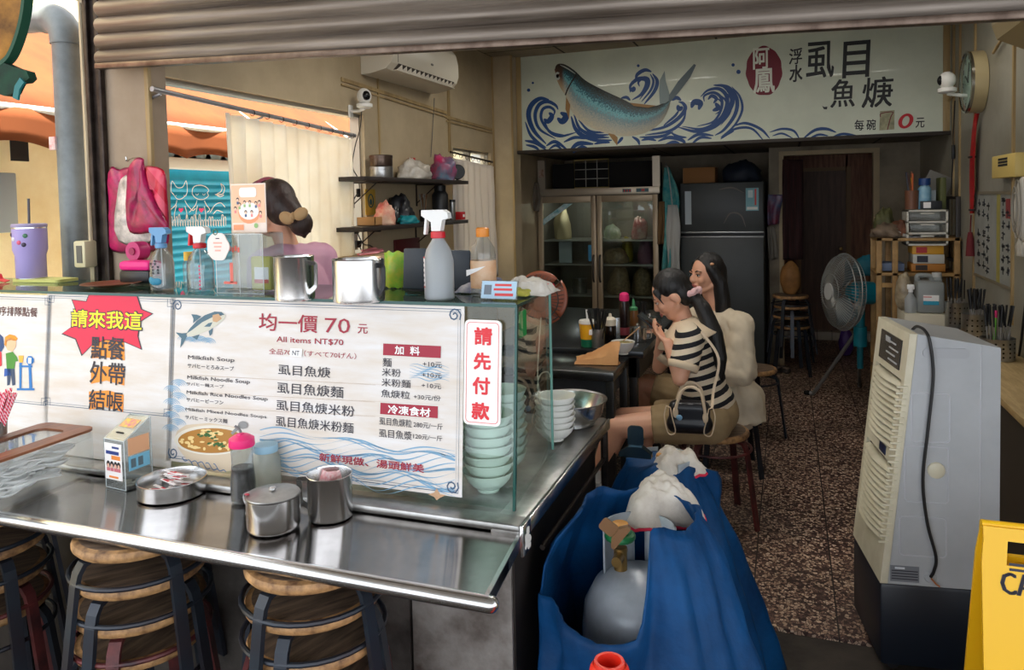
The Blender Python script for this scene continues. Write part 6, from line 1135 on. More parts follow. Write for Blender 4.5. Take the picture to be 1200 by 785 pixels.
o = thing('wire_rack', 'small yellow framed wire rack standing on top of the display fridge', 'rack', (at(693, 200, Y=YFR + .1).x, YFR + .1, zh1 + .0135)); p_ = o.location; hw = hpx(p_, 20.5); hh = hpx(p_, 33); f = MB(); f.tube([(-hw, 0, .004), (hw, 0, .004), (hw, 0, hh), (-hw, 0, hh)], .007, 8, closed=True); f.build('rack_frame', mat('rack_yellow', (206, 180, 110), .4), o)
f = MB()
for t in (-.33, .33): f.cyl((hw * t, 0, 0), (hw * t, 0, hh), .004, seg=6)
for t in (.33, .66): f.cyl((-hw, 0, hh * t), (hw, 0, hh * t), .004, seg=6)
f.build('rack_wires', mat('rack_wire', (190, 186, 176), .4), o)
# black fridge
BX0, BX1 = at(797, 300, Y=YFR).x, at(896, 300, Y=YFR).x; Wb = BX1 - BX0; Hb = 1.735; zs_ = at(850, 275, Y=YFR).z
M_bf = mat('fridge_black', (58, 62, 62), .45, .1, col2=(50, 53, 53), scale=4)
fb = thing('black_fridge', 'tall black two door fridge behind the two seated women', 'fridge', (BX0, YFR, 0)); MB().box2((0, .06, .03), (Wb, .66, Hb), .008).build('fridge_body', mat('fridge_body_dark', (30, 32, 32), .5), fb)
f = MB().box2((.004, 0, zs_ + .014), (Wb - .004, .058, Hb - .002), .012); fd = f.build('freezer_door', M_bf, fb); f = MB().box2((.004, 0, .05), (Wb - .004, .058, zs_ - .014), .012); fd2 = f.build('fridge_door', M_bf, fb)
f = MB(); f.box2((.004, -.006, zs_ + .014), (Wb - .004, .004, zs_ + .03), .003); f.build('handle_strip', mat('strip_silver', (150, 150, 148), .3, .8), fd)
f = MB(); f.box2((.004, -.004, zs_ - .026), (Wb - .004, .004, zs_ - .014), .002); f.build('handle_strip', mat('strip_silver', (150, 150, 148), .3, .8), fd2)
def fpx(x, y): p_ = at(x, y, Y=YFR); return p_.x - BX0, p_.z
a_, b_ = fpx(874, 247), fpx(889, 220); f = MB(); f.m(0).box2((a_[0], -.003, a_[1]), (b_[0], -.001, b_[1])); f.m(1).box2((a_[0] + .02, -.004, a_[1] + .12), (b_[0] - .05, -.003, b_[1] - .02)); f.m(2).box2((b_[0] - .035, -.004, a_[1] + .05), (b_[0] - .02, -.003, b_[1] - .01)); f.m(3).box2((a_[0] + .01, -.004, a_[1] + .01), (b_[0] - .01, -.003, a_[1] + .035)); f.build('energy_label', [mat('label_cyan', (120, 176, 186), .5), mat('label_ice', (200, 220, 220), .5), mat('label_redbar', (200, 60, 50), .5), mat('label_white2', (226, 228, 222), .5)], fd)
a_, b_ = fpx(803, 263), fpx(810, 224); f = MB(); f.box2((a_[0], -.003, a_[1]), (b_[0], -.001, b_[1])); f.build('paper_strip', mat('strip_paper', (176, 186, 190), .4), fd)
for q in ([(842, 222), (858, 220), (872, 226)], [(848, 262), (856, 250), (868, 252), (874, 266)]): 
    f = MB(); Bq = Board((BX0, YFR, 0), (1, 0, 0), (0, 0, 1)); Bq.spx(f, q, 2, .002, taper=True); f.build('sticker_residue', mat('residue_grey', (110, 104, 98), .7), fd)
p_ = Vector((at(821, 205, Y=YFR + .2).x, YFR + .2, Hb + .001)); o = thing('cardboard_box', 'brown cardboard box on top of the black fridge', 'box', p_); w_ = hpx(p_, 18); h_ = hpx(p_, 17); MB().box((0, 0, h_ / 2), (w_ * 2, .3, h_), .004).build('box_body', mat('cardboard2', (150, 104, 58), .8), o); MB().box((0, -.01, h_ + .002), (w_ * 2.04, .32, .004)).build('box_flap', mat('cardboard3', (170, 122, 72), .8), o)
p_ = Vector((at(870, 205, Y=YFR + .25).x, YFR + .25, Hb + .001)); blob('dark_bag', 'dark blue bag slumped on top of the black fridge', 'bag', p_, (hpx(p_, 22), .16, hpx(p_, 21)), mat('bag_navy', (24, 34, 50), .6), 51, amp=.2)
# cloths hanging between the fridges
def hang(name, label, pts, Y, m, cat='towel', thick=.015, seed=1, wob=.015):
    P = [at(x, y, Y=Y) for x, y in pts]; c = P[0].copy(); o = thing(name, label, cat, c); n2 = len(P) // 2; Lf = crom(P[:n2], 6); Rt = crom(P[n2:][::-1], 6); f = MB(); N_ = len(Lf) - 1
    f.grid(lambda u, v: tuple(Lf[round(u * N_)].lerp(Rt[round(u * N_)], v) - c + Vector((0, wob * sin(v * 9 + u * 2 + seed) * (.4 + u) + wob * mnoise.noise(Vector((v * 4, u * 4, seed))), 0))), N_, 16); f.build('folds', m, o, solid=thick, sharp=180); return o
hang('teal_towel', 'teal and white towel hanging between the two fridges', [(779, 196), (777, 230), (779, 270), (776, 318), (786, 320), (792, 270), (796, 232), (784, 196)], 7.12, mat('towel_teal', (110, 170, 160), .9, col2=(30, 130, 140), scale=12), seed=2)
hang('grey_towel', 'grey white towel hanging in front of the teal towel', [(783, 240), (781, 270), (783, 300), (785, 330), (797, 330), (796, 300), (797, 265), (794, 240)], 7.098, mat('towel_grey', (176, 176, 172), .9), seed=5)
hang('tan_cloth', 'short tan cloth at the right edge of the display fridge', [(773, 236), (771, 262), (771, 286), (778, 286), (779, 262), (778, 236)], 7.10, mat('cloth_tan', (110, 82, 50), .9), seed=7)
o = thing('cloth_hook', 'grey wire hook above the towels between the fridges', 'hook', at(780, 196, Y=7.14)); f = MB(); f.tube(crom([(.0, .05, .03), (.0, .0, .03), (.01, -.04, .0), (.03, -.05, -.02), at(788, 241, Y=7.095) - o.location], 5), .005, 6); f.build('hook_wire', M_ssd, o)
hang('grey_bag', 'limp grey bag hanging at the left side of the display fridge', [(627, 214), (624, 232), (622, 246), (631, 248), (633, 232), (631, 214)], 7.12, mat('bag_greyrag', (110, 100, 88), .8), 'bag', seed=9)
# doorway: dark curtain, hanging bag, papers
hang('striped_door_curtain', 'narrow dark curtain with red stripes hanging in the doorway', [(917, 187), (917, 225), (917, 265), (918, 304), (941, 304), (941, 265), (941, 225), (941, 187)], 7.44, (lambda m: m)(mat('door_curtain', (60, 24, 26), .9, col2=(26, 18, 20), scale=14, stretch=(8, 1, .2), var=.2)), 'curtain', .012, 3, .02)
hang('hanging_plastic_bag', 'blue and red plastic bag hanging beside the black fridge', [(900, 228), (899, 245), (901, 264), (913, 262), (914, 245), (918, 228)], 7.44, mat('bag_bluered', (70, 110, 140), .4, col2=(130, 40, 60), scale=8), 'plastic bag', .02, 4)
hang('hanging_papers', 'grey papers hanging below the plastic bag beside the doorway', [(899, 266), (900, 285), (902, 305), (912, 303), (910, 285), (908, 266)], 7.46, mat('paper_grey', (120, 114, 104), .8), 'paper', .004, 6)
# stool stack at the back with a tan bag, shoes
cz = Vector((.02, 7.16, 0)); names = ['topmost', 'second from the top', 'third from the top', 'lowest']
M_woodb = mat('stool_wood_tan', (150, 108, 66), .55, col2=(110, 74, 42), var=.12, scale=9, stretch=(1, 7, 1))
for i in range(4):
    lab = 'wooden stool, %s of the stack by the doorway' % names[i]; c_ = restool(st0, lab, cz + Vector((.01 * (i % 2), .01 * (i // 2), .27 - .09 * i)), .4 + .4 * i, M_legd, 'stools stacked by the doorway'); c_.scale = (.98,) * 3
p_ = cz + Vector((0, 0, .27 + .45 * .98 + .006)); o = blob('tan_paper_bag', 'tan paper bag standing on the stool stack by the doorway', 'bag', p_, (.085, .07, .24), mat('paper_tan', (150, 104, 54), .7, col2=(116, 78, 38), scale=10), 61, flat=.85, amp=.12)
sh_ = thing('cloth_shoe', 'dark slip on shoe under the stool stack, left of the pair', 'shoe', at(911, 436, z=0)); f = MB(); f.ell((0, 0, .028), (.042, .11, .03)); f.build('shoe_upper', mat('shoe_dark', (50, 42, 40), .7), sh_); MB().prism([(.045 * cos(radians(a)), .115 * sin(radians(a))) for a in range(0, 360, 15)], (0, 0, 0), (1, 0, 0), (0, 1, 0), (0, 0, 1), 0, .012).build('sole', mat('sole_tan', (130, 110, 90), .7), sh_); f = MB(); f.lathe([(.024, .0), (.03, .004), (.024, .008)], (0, -.04, .05), 16, sy=1.4); f.build('collar', mat('shoe_pale', (120, 104, 92), .7), sh_); dup(sh_, 'dark slip on shoe under the stool stack, right of the pair', at(921, 437, z=0), .1)
# ================================================================== RIGHT SIDE
M_cool = mat('cooler_white', (178, 181, 184), .42, col2=(168, 171, 174), var=.03, scale=4); M_coolc = mat('cooler_cream', (214, 208, 186), .45, col2=(200, 192, 166), var=.06, scale=6); M_navy = mat('cooler_tank_navy', (18, 26, 38), .4); 
TH = .151
co = thing('air_cooler', 'tall white evaporative air cooler with cream louvres and a dark blue tank', 'air cooler', (.2816, 2.6997, 0), rz=TH)
VW = .365; ZT0, ZB0 = 1.143, .31; XB = .356
def cxf(z): return .0896 * (z - ZB0) / (ZT0 - ZB0) if z > ZB0 else 0
def side_poly(x0f, x1, z0, z1, z1b): return [(x0f(z0), z0), (x1, z0), (x1, z1b), (x0f(z1), z1)]
f = MB(); f.prism([(.022, ZB0), (XB, ZB0), (XB, 1.102), (.112, ZT0)], (0, 0, 0), (1, 0, 0), (0, 0, 1), (0, 1, 0), 0, VW); f.build('cabinet_body', M_cool, co)
# cream front shroud with a frame round the louvre opening
f = MB()
def bar(z0, z1, y0, y1, d0=-.0, d1=.024, mb=None): (mb or f).add([(cxf(z) + d, y, z) for z in (z0, z1) for y in (y0, y1) for d in (d0, d1)], [(0, 1, 3, 2), (4, 6, 7, 5), (0, 4, 5, 1), (2, 3, 7, 6), (0, 2, 6, 4), (1, 5, 7, 3)], smooth=False)
bar(ZB0, .44, 0, VW); bar(.985, ZT0, 0, VW); bar(.44, .985, 0, .03); bar(.44, .985, VW - .03, VW); bar(.70, .745, .03, VW - .03); f.build('front_shroud', M_coolc, co)
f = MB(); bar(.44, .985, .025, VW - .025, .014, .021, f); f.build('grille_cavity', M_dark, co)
f = MB()
for k in range(26):
    z = .448 + .0207 * k
    if .69 < z < .74: continue
    f.grid(lambda u, v: (cxf(z) - .022 * sin(pi * u) ** .8 + .034 * v, .02 + (VW - .04) * u, z - .004 + .012 * v), 14, 2)
f.build('louvre', M_coolc, co, solid=.004)
f = MB()
for k in range(26):
    z = .448 + .0207 * k; f.box((cxf(z) - .004, -.001, z + .003), (.034, .008, .006), .001)
f.build('louvre_end', M_coolc, co)
f = MB(); bar(1.01, 1.11, .06, VW - .07, -.004, .01, f); f.build('control_panel', mat('panel_black', (26, 26, 30), .25), co)
f = MB()
for k in range(4): z = 1.026 + .02 * k; f.box((cxf(z) - .005, .13 + .03 * (k % 2), z), (.003, .10, .006), .001)
f.box((cxf(1.09) - .006, .2, 1.09), (.003, .05, .02), .001); f.build('panel_print', mat('panel_print', (176, 176, 176), .4), co)
f = MB(); bar(.708, .738, .10, .17, -.003, .005, f); f.build('badge', mat('badge_blue', (24, 36, 70), .3), co)
f = MB(); f.box2((.0, .0, .03), (XB, VW, ZB0), .015); f.build('water_tank', M_navy, co)
for x in (.05, XB - .05):
    for y in (.05, VW - .05): f = MB(); f.cyl((x, y - .012, .02), (x, y + .012, .02), .02); f.build('caster', M_blk, co)
# side panel relief (faces the camera): -y side
f = MB(); f.prism(rrect(.128, 1.066, .264, 1.098, .014), (0, 0, 0), (1, 0, 0), (0, 0, 1), (0, -1, 0), .0005, .004); f.build('handle_recess', mat('cooler_shade', (166, 168, 172), .5), co)
f = MB()
for (x0, z0, x1, z1) in ((.095, .79, .209, .95), (.075, .59, .205, .775), (.06, .41, .20, .54)):
    pts = rrect(x0, z0, x1, z1, .012); f.tube([(a, .0, b) for a, b in pts], .0026, 6, closed=True)
f.tube([(.297, -.001, .314), (.299, -.001, 1.105)], .002, 5); f.build('panel_relief', mat('cooler_white_b', (186, 188, 193), .42), co)
f = MB(); f.lathe([(0, .008), (.022, .008), (.026, .005), (.027, 0)][::-1], (.169, 0, .698), 28, Matrix.Rotation(radians(90), 4, 'X')); f.build('round_cap', M_coolc, co)
f = MB(); f.m(0).box((.075, -.001, .347), (.088, .0016, .053)); f.m(1)
for k in range(4): f.box((.075, -.0022, .330 + .009 * k), (.08, .0008, .003))
f.m(2).box((.06, -.0022, .366), (.03, .0008, .006)); f.build('rating_plate', [mat('plate_grey', (120, 124, 130), .4), M_ink, mat('plate_pale', (210, 214, 220), .4)], co)
f = MB(); f.lathe([(.010, .004), (.016, .005), (.02, 0)], (.152, 0, .342), 20, Matrix.Rotation(radians(90), 4, 'X')); f.build('cord_socket', M_cool, co)
f = MB(); f.tube(crom([(.128, .10, 1.142), (.130, .06, 1.158), (.138, .01, 1.152), (.146, -.012, 1.115), (.155, -.013, 1.008), (.141, -.012, .84), (.126, -.012, .67), (.139, -.012, .529), (.165, -.013, .418), (.160, -.012, .37), (.152, -.006, .345)], 6), .005, 8); f.build('power_cord', M_blk, co)
f = MB(); f.tube([(.152, -.010, .343), (.165, -.018, .328), (.175, -.02, .322)], .003, 6); f.build('copper_leads', mat('lead_orange', (180, 110, 60), .5), co)
# standing fan
fp = at(1006, 452, z=0); FX, FY = at(1008, 400, Y=6.2).x, 6.2
fn_ = thing('standing_fan', 'teal industrial standing fan with a grey wire guard and three steel legs', 'fan', (FX, FY, 0)); M_tealp = mat('fan_teal', (14, 140, 158), .4, col2=(10, 116, 134), var=.08); M_stl = mat('fan_leg_steel', (150, 152, 154), .3, .8)
zc = at(985, 342, Y=6.1).z; hz_ = at(1008, 413, Y=FY).z; zn = at(1008, 352, Y=FY).z
f = MB(); f.tube([(0, 0, hz_ + .05), (0, 0, zn)], .034, 16); f.tube([(0, 0, hz_ + .05), (0, 0, hz_ + .20)], .048, 16); f.build('neck', M_tealp, fn_); f = MB(); f.tube([(0, 0, hz_ - .12), (0, 0, hz_ + .05)], .022, 12); f.build('pole', mat('fan_teal_dark', (10, 100, 116), .4), fn_)
for k, foot in enumerate((at(945, 461, z=0.01), at(1007, 450, z=.01), at(1038, 447, z=.01))):
    d = foot - Vector((FX, FY, 0)); f = MB(); f.tube(crom([(0, 0, at(1005, 387, Y=FY).z), (d.x * .12, d.y * .12, at(1005, 395, Y=FY).z), (d.x * .8, d.y * .8, .06), (d.x * .92, d.y * .92, .022), (d.x, d.y, .014)], 5), .015, 10); lg = f.build('leg', M_stl, fn_); MB().tube([(d.x * .93, d.y * .93, .02), (d.x * 1.03, d.y * 1.03, .016)], .018, 10).build('rubber_foot', M_blk, lg)
hd_ = at(985, 342, Y=6.05) - Vector((FX, FY, 0)); ax = Vector((-.92, -.38, .06)).normalized(); u_ = ax.cross(Vector((0, 0, 1))).normalized(); w_ = u_.cross(ax); R_ = .285
def FP(r, a, d): return tuple(hd_ + (u_ * cos(a) + w_ * sin(a)) * r + ax * d)
f = MB(); f.tube([tuple(hd_ - ax * .06), tuple(hd_ - ax * .09)], .05, 16, round_=False); f.tube([tuple(hd_ - ax * .08), tuple(hd_ - ax * .11), tuple(hd_ - ax * .24), tuple(hd_ - ax * .27)], [.06, .085, .085, .05], 18); f.build('motor_housing', M_tealp, fn_)
f = MB(); f.tube([tuple(hd_ - ax * .2), (0, 0, zn + .02), (0, 0, zn - .05)], .036, 12); f.build('tilt_joint', M_tealp, fn_)
f = MB(); prof = [(.055, .085), (.13, .08), (.21, .055), (.265, .02), (R_, -.02), (.26, -.06), (.19, -.085), (.09, -.095)]
for k in range(72): a = 2 * pi * k / 72; f.tube([FP(r, a + .25 * (r / R_), d) for r, d in prof], .0022, 4, cap=False)
f.build('guard_wires', mat('guard_grey', (150, 150, 146), .4, .5), fn_)
f = MB()
for r, d in ((R_, -.02), (.265, .02), (.26, -.06), (.13, .08)): f.tube([FP(r, 2 * pi * k / 48, d) for k in range(48)], .005 if r == R_ else .003, 6, closed=True)
f.build('guard_ring', mat('guard_grey', (150, 150, 146), .4, .5), fn_)
f = MB(); f.tube([tuple(hd_ + ax * .082), tuple(hd_ + ax * .096)], .062, 24); f.build('guard_badge', mat('badge_white', (190, 190, 186), .4), fn_)
for k in range(3):
    a0 = 2 * pi * k / 3; f = MB(); f.grid(lambda u, v: FP(.05 + .20 * u, a0 + (v - .5) * (1.2 - .25 * u), .03 * (v - .5) * 2 * (1 - .4 * u)), 8, 8); f.build('blade', mat('fan_blade', (70, 84, 90), .4), fn_, solid=.004)
f = MB(); f.box2((-.02, -.05, zn - .1), (.02, -.034, zn - .04), .004); f.build('fan_switch', mat('switch_cream', (200, 196, 180), .4), fn_)
blob('teal_hat', 'teal hat hanging behind the head of the standing fan', 'hat', at(1016, 322, Y=6.5), (.10, .08, .13), mat('hat_teal', (10, 92, 110), .7), 71, amp=.15)

# ------------------------------------------------------------------ side counter along the right wall
sc_ = thing('side_counter', 'plywood side counter along the right wall behind the air cooler', 'counter', (0, 0, 0)); zc_ = .77; M_ply = mat('plywood', (196, 170, 122), .55, col2=(170, 142, 96), var=.08, scale=6, stretch=(8, 1, 1))
MB().box2((.80, 2.86, zc_ - .03), (XR - .005, 5.1, zc_), .003).build('counter_top', M_ply, sc_); f = MB(); f.box2((.83, 2.9, 0), (XR - .01, 5.05, zc_ - .031)); f.build('counter_body', mat('counter_dark', (60, 52, 44), .7), sc_)
def cutlery(label, x, yb, wpx_, hpx_, X, n, hlen, grp, zz=None):
    p_ = at(x, yb, X=X); H = p_.z - zc_; p_ = Vector((X, p_.y, zc_)); o = thing('cutlery_holder', label, 'holder', p_ + Vector((0, 0, .0005))); r_ = wpx_ / 2 / ppm(p_)
    MB().lathe([(r_ * .98, 0), (r_, .003), (r_, H), (r_ * 1.02, H + .002), (r_ * .97, H), (r_ * .96, .006), (0, .005)], seg=32).build('holder_body', M_ssd, o); f = MB()
    for i in range(4):
        for j in range(5): a = -2.3 + .42 * j; f.ell((r_ * cos(a), r_ * sin(a), H * (.2 + .2 * i)), (.005, .002, .005), Matrix.Rotation(a + pi / 2, 3, 'Z'), 8, 5)
    f.build('drain_holes', M_dark, o)
    s_ = None
    for i in range(n):
        a = rnd.random() * 6.28; q = r_ * .75 * sqrt(rnd.random()); loc = p_ + Vector((q * cos(a), q * sin(a), .009)); rot = (rnd.uniform(-.12, .12), rnd.uniform(-.12, .12), rnd.random() * 6)
        if s_ is None:
            s_ = thing('chopstick', grp[0], 'chopstick', loc, rot=rot, group=grp[1]); f = MB(); f.tube([(0, 0, 0), (0, 0, hlen * .6)], [.002, .0034], 6); f.build('tip', mat('chop_steel', (150, 146, 140), .4, .6), s_); MB().tube([(0, 0, hlen * .6), (0, 0, hlen)], [.0042, .005], 6).build('grip', M_blk, s_)
        else: dup(s_, None, loc, rot=rot)
    return o
cutlery('tall steel cutlery holder nearest the storage shelf, behind the air cooler', 1121, 354, 24, .17, .97, 14, .29, ('black handled chopstick in the holder nearest the storage shelf', 'chopsticks in the far holder'))
cutlery('middle of the three steel cutlery holders on the side counter', 1141, 368, 25, .16, .97, 14, .28, ('black handled chopstick in the middle steel holder', 'chopsticks in the middle holder'))
cutlery('steel cutlery holder nearest the front of the side counter, in front of the poster', 1169, 396, 36, .17, .97, 18, .26, ('black handled chopstick in the holder nearest the street', 'chopsticks in the near holder'))
o = thing('pink_marker', 'pink capped marker leaning beside the near cutlery holder', 'pen', at(1149, 405, X=.90) ); o.location.z = zc_ + .004; o.location.x += .055; MB().tube([(0, 0, 0), (.01, 0, .2)], .006, 8).build('marker_body', mat('marker_green', (110, 180, 60), .5), o); MB().tube([(.01, 0, .2), (.012, 0, .235)], .007, 8).build('marker_cap', M_pink, o)
o = blob('blue_sponge', 'small blue sponge on the plywood counter', 'sponge', Vector((.93, 2.98, zc_ + .001)), (.05, .03, .03), mat('sponge_blue', (20, 110, 160), .8), 75, amp=.1)
# white crate with jug and spray on it
p_ = Vector((.70, 5.35, 0)); YJ = 5.25
wb = thing('white_cabinet', 'white side cabinet under the grey water jug', 'cabinet', (at(1060, 368, Y=YJ).x, YJ, 0)); zj = at(1090, 368.5, Y=YJ).z; wj = at(1110, 368, Y=YJ).x - wb.location.x
MB().box2((0, 0, .02), (wj, .34, zj), .006).build('cabinet_body', mat('cabinet_offwhite', (200, 192, 170), .5), wb); f = MB(); f.box2((.01, -.012, .04), (wj - .01, 0, zj * .55), .004); dd = f.build('door', mat('cabinet_offwhite', (200, 192, 170), .5), wb); f = MB(); f.box2((.04, -.024, zj * .5), (.05, -.012, zj * .54), .002); f.build('handle', M_ssd, dd)
jl, jr = at(1075, 367, Y=YJ + .02).x, at(1108, 367, Y=YJ + .02).x; jh = at(1090, 324, Y=YJ + .05).z - zj; jg = thing('water_jug', 'large translucent grey jug with a white and blue label', 'jug', ((jl + jr) / 2, YJ + .11, zj + .001)); jw = jr - jl; M_jug = mat('jug_grey', (150, 154, 152), .4, trans=.25)
f = MB(); f.box((0, 0, jh * .43), (jw, .16, jh * .86), .02); f.box((jw * .28, 0, jh * .9), (jw * .3, .1, jh * .12), .01); f.tube(crom([(-jw * .42, 0, jh * .84), (-jw * .42, 0, jh * .97), (-jw * .3, 0, jh * 1.0), (jw * .05, 0, jh * .98), (jw * .12, 0, jh * .86)], 4), .016, 8); f.build('jug_body', M_jug, jg)
f = MB(); f.lathe([(.028, 0), (.03, .003), (.028, .03), (0, .031)], (jw * .28, 0, jh * .95), 18); f.build('jug_cap', mat('jug_cap', (180, 180, 176), .5), jg)
f = MB(); f.m(0).box((.0, -.081, jh * .42), (jw * .56, .002, jh * .16)); f.m(1).box((.0, -.081, jh * .29), (jw * .56, .002, jh * .11)); f.m(2).box((-.02, -.0825, jh * .45), (jw * .3, .001, jh * .02)); f.build('jug_label', [mat('label_paper', (242, 238, 236), .6), mat('label_cyan2', (40, 150, 180), .5), mat('label_red', (206, 70, 60), .6)], jg)
p_ = Vector((at(1068, 368, Y=YJ + .03).x, YJ + .06, zj + .001)); o = thing('pump_bottle', 'small clear spray bottle with a white trigger beside the grey jug', 'spray bottle', p_); k = ppm(p_); r_ = 6.5 / k; MB().lathe([(r_ * .9, 0), (r_, .004), (r_, 16 / k), (r_ * .4, 22 / k), (r_ * .36, 25 / k), (0, 25 / k)], seg=18).build('bottle_body', M_milk, o); f = MB(); f.box((0, 0, 30 / k), (r_ * 1.2, r_ * .8, 6 / k), .006); f.tube([(0, 0, 24 / k), (0, 0, 30 / k)], r_ * .42, 12); f.build('sprayer_head', M_tw, o)
# storage shelf rack with drawers and clutter
YR = 5.75; SX0 = at(1027, 300, Y=YR).x; SX1 = XR - .01; za = at(1060, 279, Y=YR).z; zb = at(1060, 320, Y=YR).z
sr = thing('storage_rack', 'wooden storage rack crammed with boxes in the back right corner', 'rack', (SX0, YR, 0)); Wr = SX1 - SX0; M_rw = mat('rack_wood', (170, 134, 82), .6, col2=(130, 98, 56), var=.1, scale=9)
for x in (0, .10, Wr - .04):
    for y in (0, .38):
        f = MB(); f.box2((x, y, 0), (x + .035, y + .03, za if x < .2 else za), .002); f.build('post', M_rw, sr)
for z in (za, zb, .35): f = MB(); f.box2((0, .0, z - .02), (Wr, .41, z), .002); f.build('shelf', M_rw, sr)
f = MB()
for z in (.95, .70): f.box2((.036, .002, z), (.10, .02, z + .03))
f.build('cross_bar', M_rw, sr)
def rk(x, y, z): q = at(x, y, Y=YR + .08); return Vector((q.x, YR + .12, z + .001))
def pbox(label, x0, x1, y0, y1, z, m, dep=.2, name='storage_box', Yq=None, stripe=None, cat='box'):
    Yb = (YR + .03) if Yq is None else Yq; a, b = at(x0, y1, Y=Yb), at(x1, y0, Y=Yb); h = b.z - a.z; o = thing(name, label, cat, ((a.x + b.x) / 2, Yb + dep / 2, z + .001)); MB().box((0, 0, h / 2), (b.x - a.x, dep, h), .003).build('box_body', m, o)
    if stripe: f = MB(); f.box((-(b.x - a.x) * .2, -dep / 2 - .001, h / 2), ((b.x - a.x) * .35, .002, h * .7)); f.build('box_label', stripe, o)
    return o, z + h + .002
pbox('blue grey flat box on the storage rack', 1030, 1060, 283, 292, zb + .01, mat('sbox_blue', (90, 104, 130), .6)); 
# drawer tower stands on the board
dz0 = at(1087, 288, Y=YR).z; o, zt_ = pbox('yellow and red food box under the drawer tower', 1069, 1106, 288.5, 298.5, at(1087, 298.5, Y=YR).z, mat('sbox_yellow', (206, 150, 40), .5), stripe=mat('sbox_red', (170, 40, 40), .5))
o, z_ = pbox('white and black printed carton below the yellow food box', 1070, 1107, 299, 309.5, at(1087, 309.5, Y=YR).z, mat('sbox_white', (186, 184, 176), .6), stripe=M_ink); o, z_ = pbox('orange flat carton below the white printed carton', 1068, 1108, 310, 318.5, at(1087, 318.8, Y=YR).z, mat('sbox_orange', (170, 110, 40), .6), stripe=mat('sbox_dark', (50, 36, 30), .6))
dt = thing('drawer_tower', 'white plastic tower of three drawers on the storage rack', 'drawers', (at(1087, 270, Y=YR).x, YR + .13, zt_ + .001)); k = ppm(dt.location); wd_ = 42 / k; hd2 = 41 / k; M_dw = mat('drawer_white', (196, 192, 180), .5)
f = MB(); t_ = .012; f.box((0, .115, hd2 / 2), (wd_, .01, hd2)); f.box((-wd_ / 2 + t_ / 2, 0, hd2 / 2), (t_, .24, hd2)); f.box((wd_ / 2 - t_ / 2, 0, hd2 / 2), (t_, .24, hd2))
for i in range(4): f.box((0, 0, t_ / 2 + (hd2 - t_) * i / 3), (wd_, .24, t_))
f.build('frame', M_dw, dt)
for i in range(3): z0_ = (hd2 - t_) * i / 3 + t_ + .003; f = MB(); f.box((0, -.01, z0_ + (hd2 / 3 - t_) / 2 - .004), (wd_ - 2 * t_ - .006, .22, hd2 / 3 - t_ - .012), .004); dr = f.build('drawer', M_scuff, dt); MB().box((0, -.124, z0_ + .05), (.08, .014, .012), .003).build('pull', M_dw, dr)
ztop_ = zt_ + hd2 + .002
def top_item(x): q = at(x, 240, Y=YR + .1); return Vector((q.x, YR + .12, ztop_ + .002))
p_ = top_item(1084); o = thing('blue_spray_can', 'blue spray can on top of the drawer tower', 'can', p_); k = ppm(p_); r_ = 7 / k; MB().lathe([(r_, 0), (r_, 24 / k), (r_ * .6, 28 / k), (0, 28 / k)], seg=20).build('can_body', mat('can_blue', (40, 120, 170), .35, col2=(150, 190, 206), scale=8), o); MB().lathe([(r_ * .9, 28 / k), (r_ * .9, 36 / k), (0, 36 / k)], seg=20).build('cap', mat('can_cap', (20, 60, 120), .4), o)
p_ = top_item(1069); o = thing('pencil_cup', 'cup of pencils and brushes on the left of the drawer tower', 'cup', p_); k = ppm(p_); MB().lathe([(7 / k, 0), (7.5 / k, 22 / k), (6.8 / k, 22 / k), (6 / k, .006), (0, .005)], seg=18).build('cup_body', mat('cup_brown', (110, 70, 50), .5), o)
for i, c in enumerate(((200, 150, 40), (120, 70, 40), (60, 60, 70), (190, 90, 40), (90, 60, 50))): g = thing('pencil', 'pencil or brush standing in the brown cup', 'pencil', p_ + Vector((rnd.uniform(-.02, .02), rnd.uniform(-.02, .02), .008)), rot=(rnd.uniform(-.1, .1), rnd.uniform(-.15, .15), 0), group='pencils in the brown cup'); MB().tube([(0, 0, 0), (0, 0, rnd.uniform(34, 44) / k)], .006, 6).build('pencil_shaft', mat('pencil%d' % c[0], c, .5), g)
p_ = top_item(1098); pbox('dark green book standing at the right of the drawer tower', 1102, 1109, 195, 232, ztop_ + .002, mat('book_green', (80, 84, 40), .6), .16, 'book', Yq=YR + .06, cat='book'); pbox('white bottle shaped carton behind the blue can', 1088, 1097, 212, 234, ztop_ + .002, mat('sbox_grey', (150, 160, 164), .5), .08, Yq=YR + .13)
pbox('black and white flat box in front of the blue can', 1079, 1104, 236, 246, ztop_ + .002 - .0, mat('sbox_black', (30, 32, 36), .5), .03, Yq=YR + .015, stripe=mat('label_paper', (242, 238, 236), .6))
o, z2_ = pbox('grey paper pile leaning above the rack, left of the spray can', 1050, 1082, 200, 279, za, mat('paper_pile', (120, 118, 112), .7), .012, 'paper', Yq=YR + .3, cat='paper'); o.rotation_euler = (0, .45, 0)
def rtop(x): q = at(x, 270, Y=YR + .1); return Vector((q.x, YR + .12, za + .002))
for i, (x, lab, c, r3) in enumerate(((1040, 'pile of brown papers on the left end of the rack', (130, 110, 90), (.10, .12, .08)), (1056, 'brown pouch on the rack left of the drawer tower', (120, 70, 44), (.06, .08, .10)), (1048, 'white crumpled bag at the front of the rack', (170, 166, 160), (.10, .06, .05)), (1038, 'olive green bag at the left end of the rack', (90, 90, 50), (.07, .07, .16)))): blob('rack_bundle', lab, 'bag', rtop(x) + Vector((0, .06 if i == 3 else -.03 if i == 2 else .0, 0)), r3, mat('bundle%d' % i, c, .7, col2=tuple(int(v * .6) for v in c), scale=14), 80 + i)
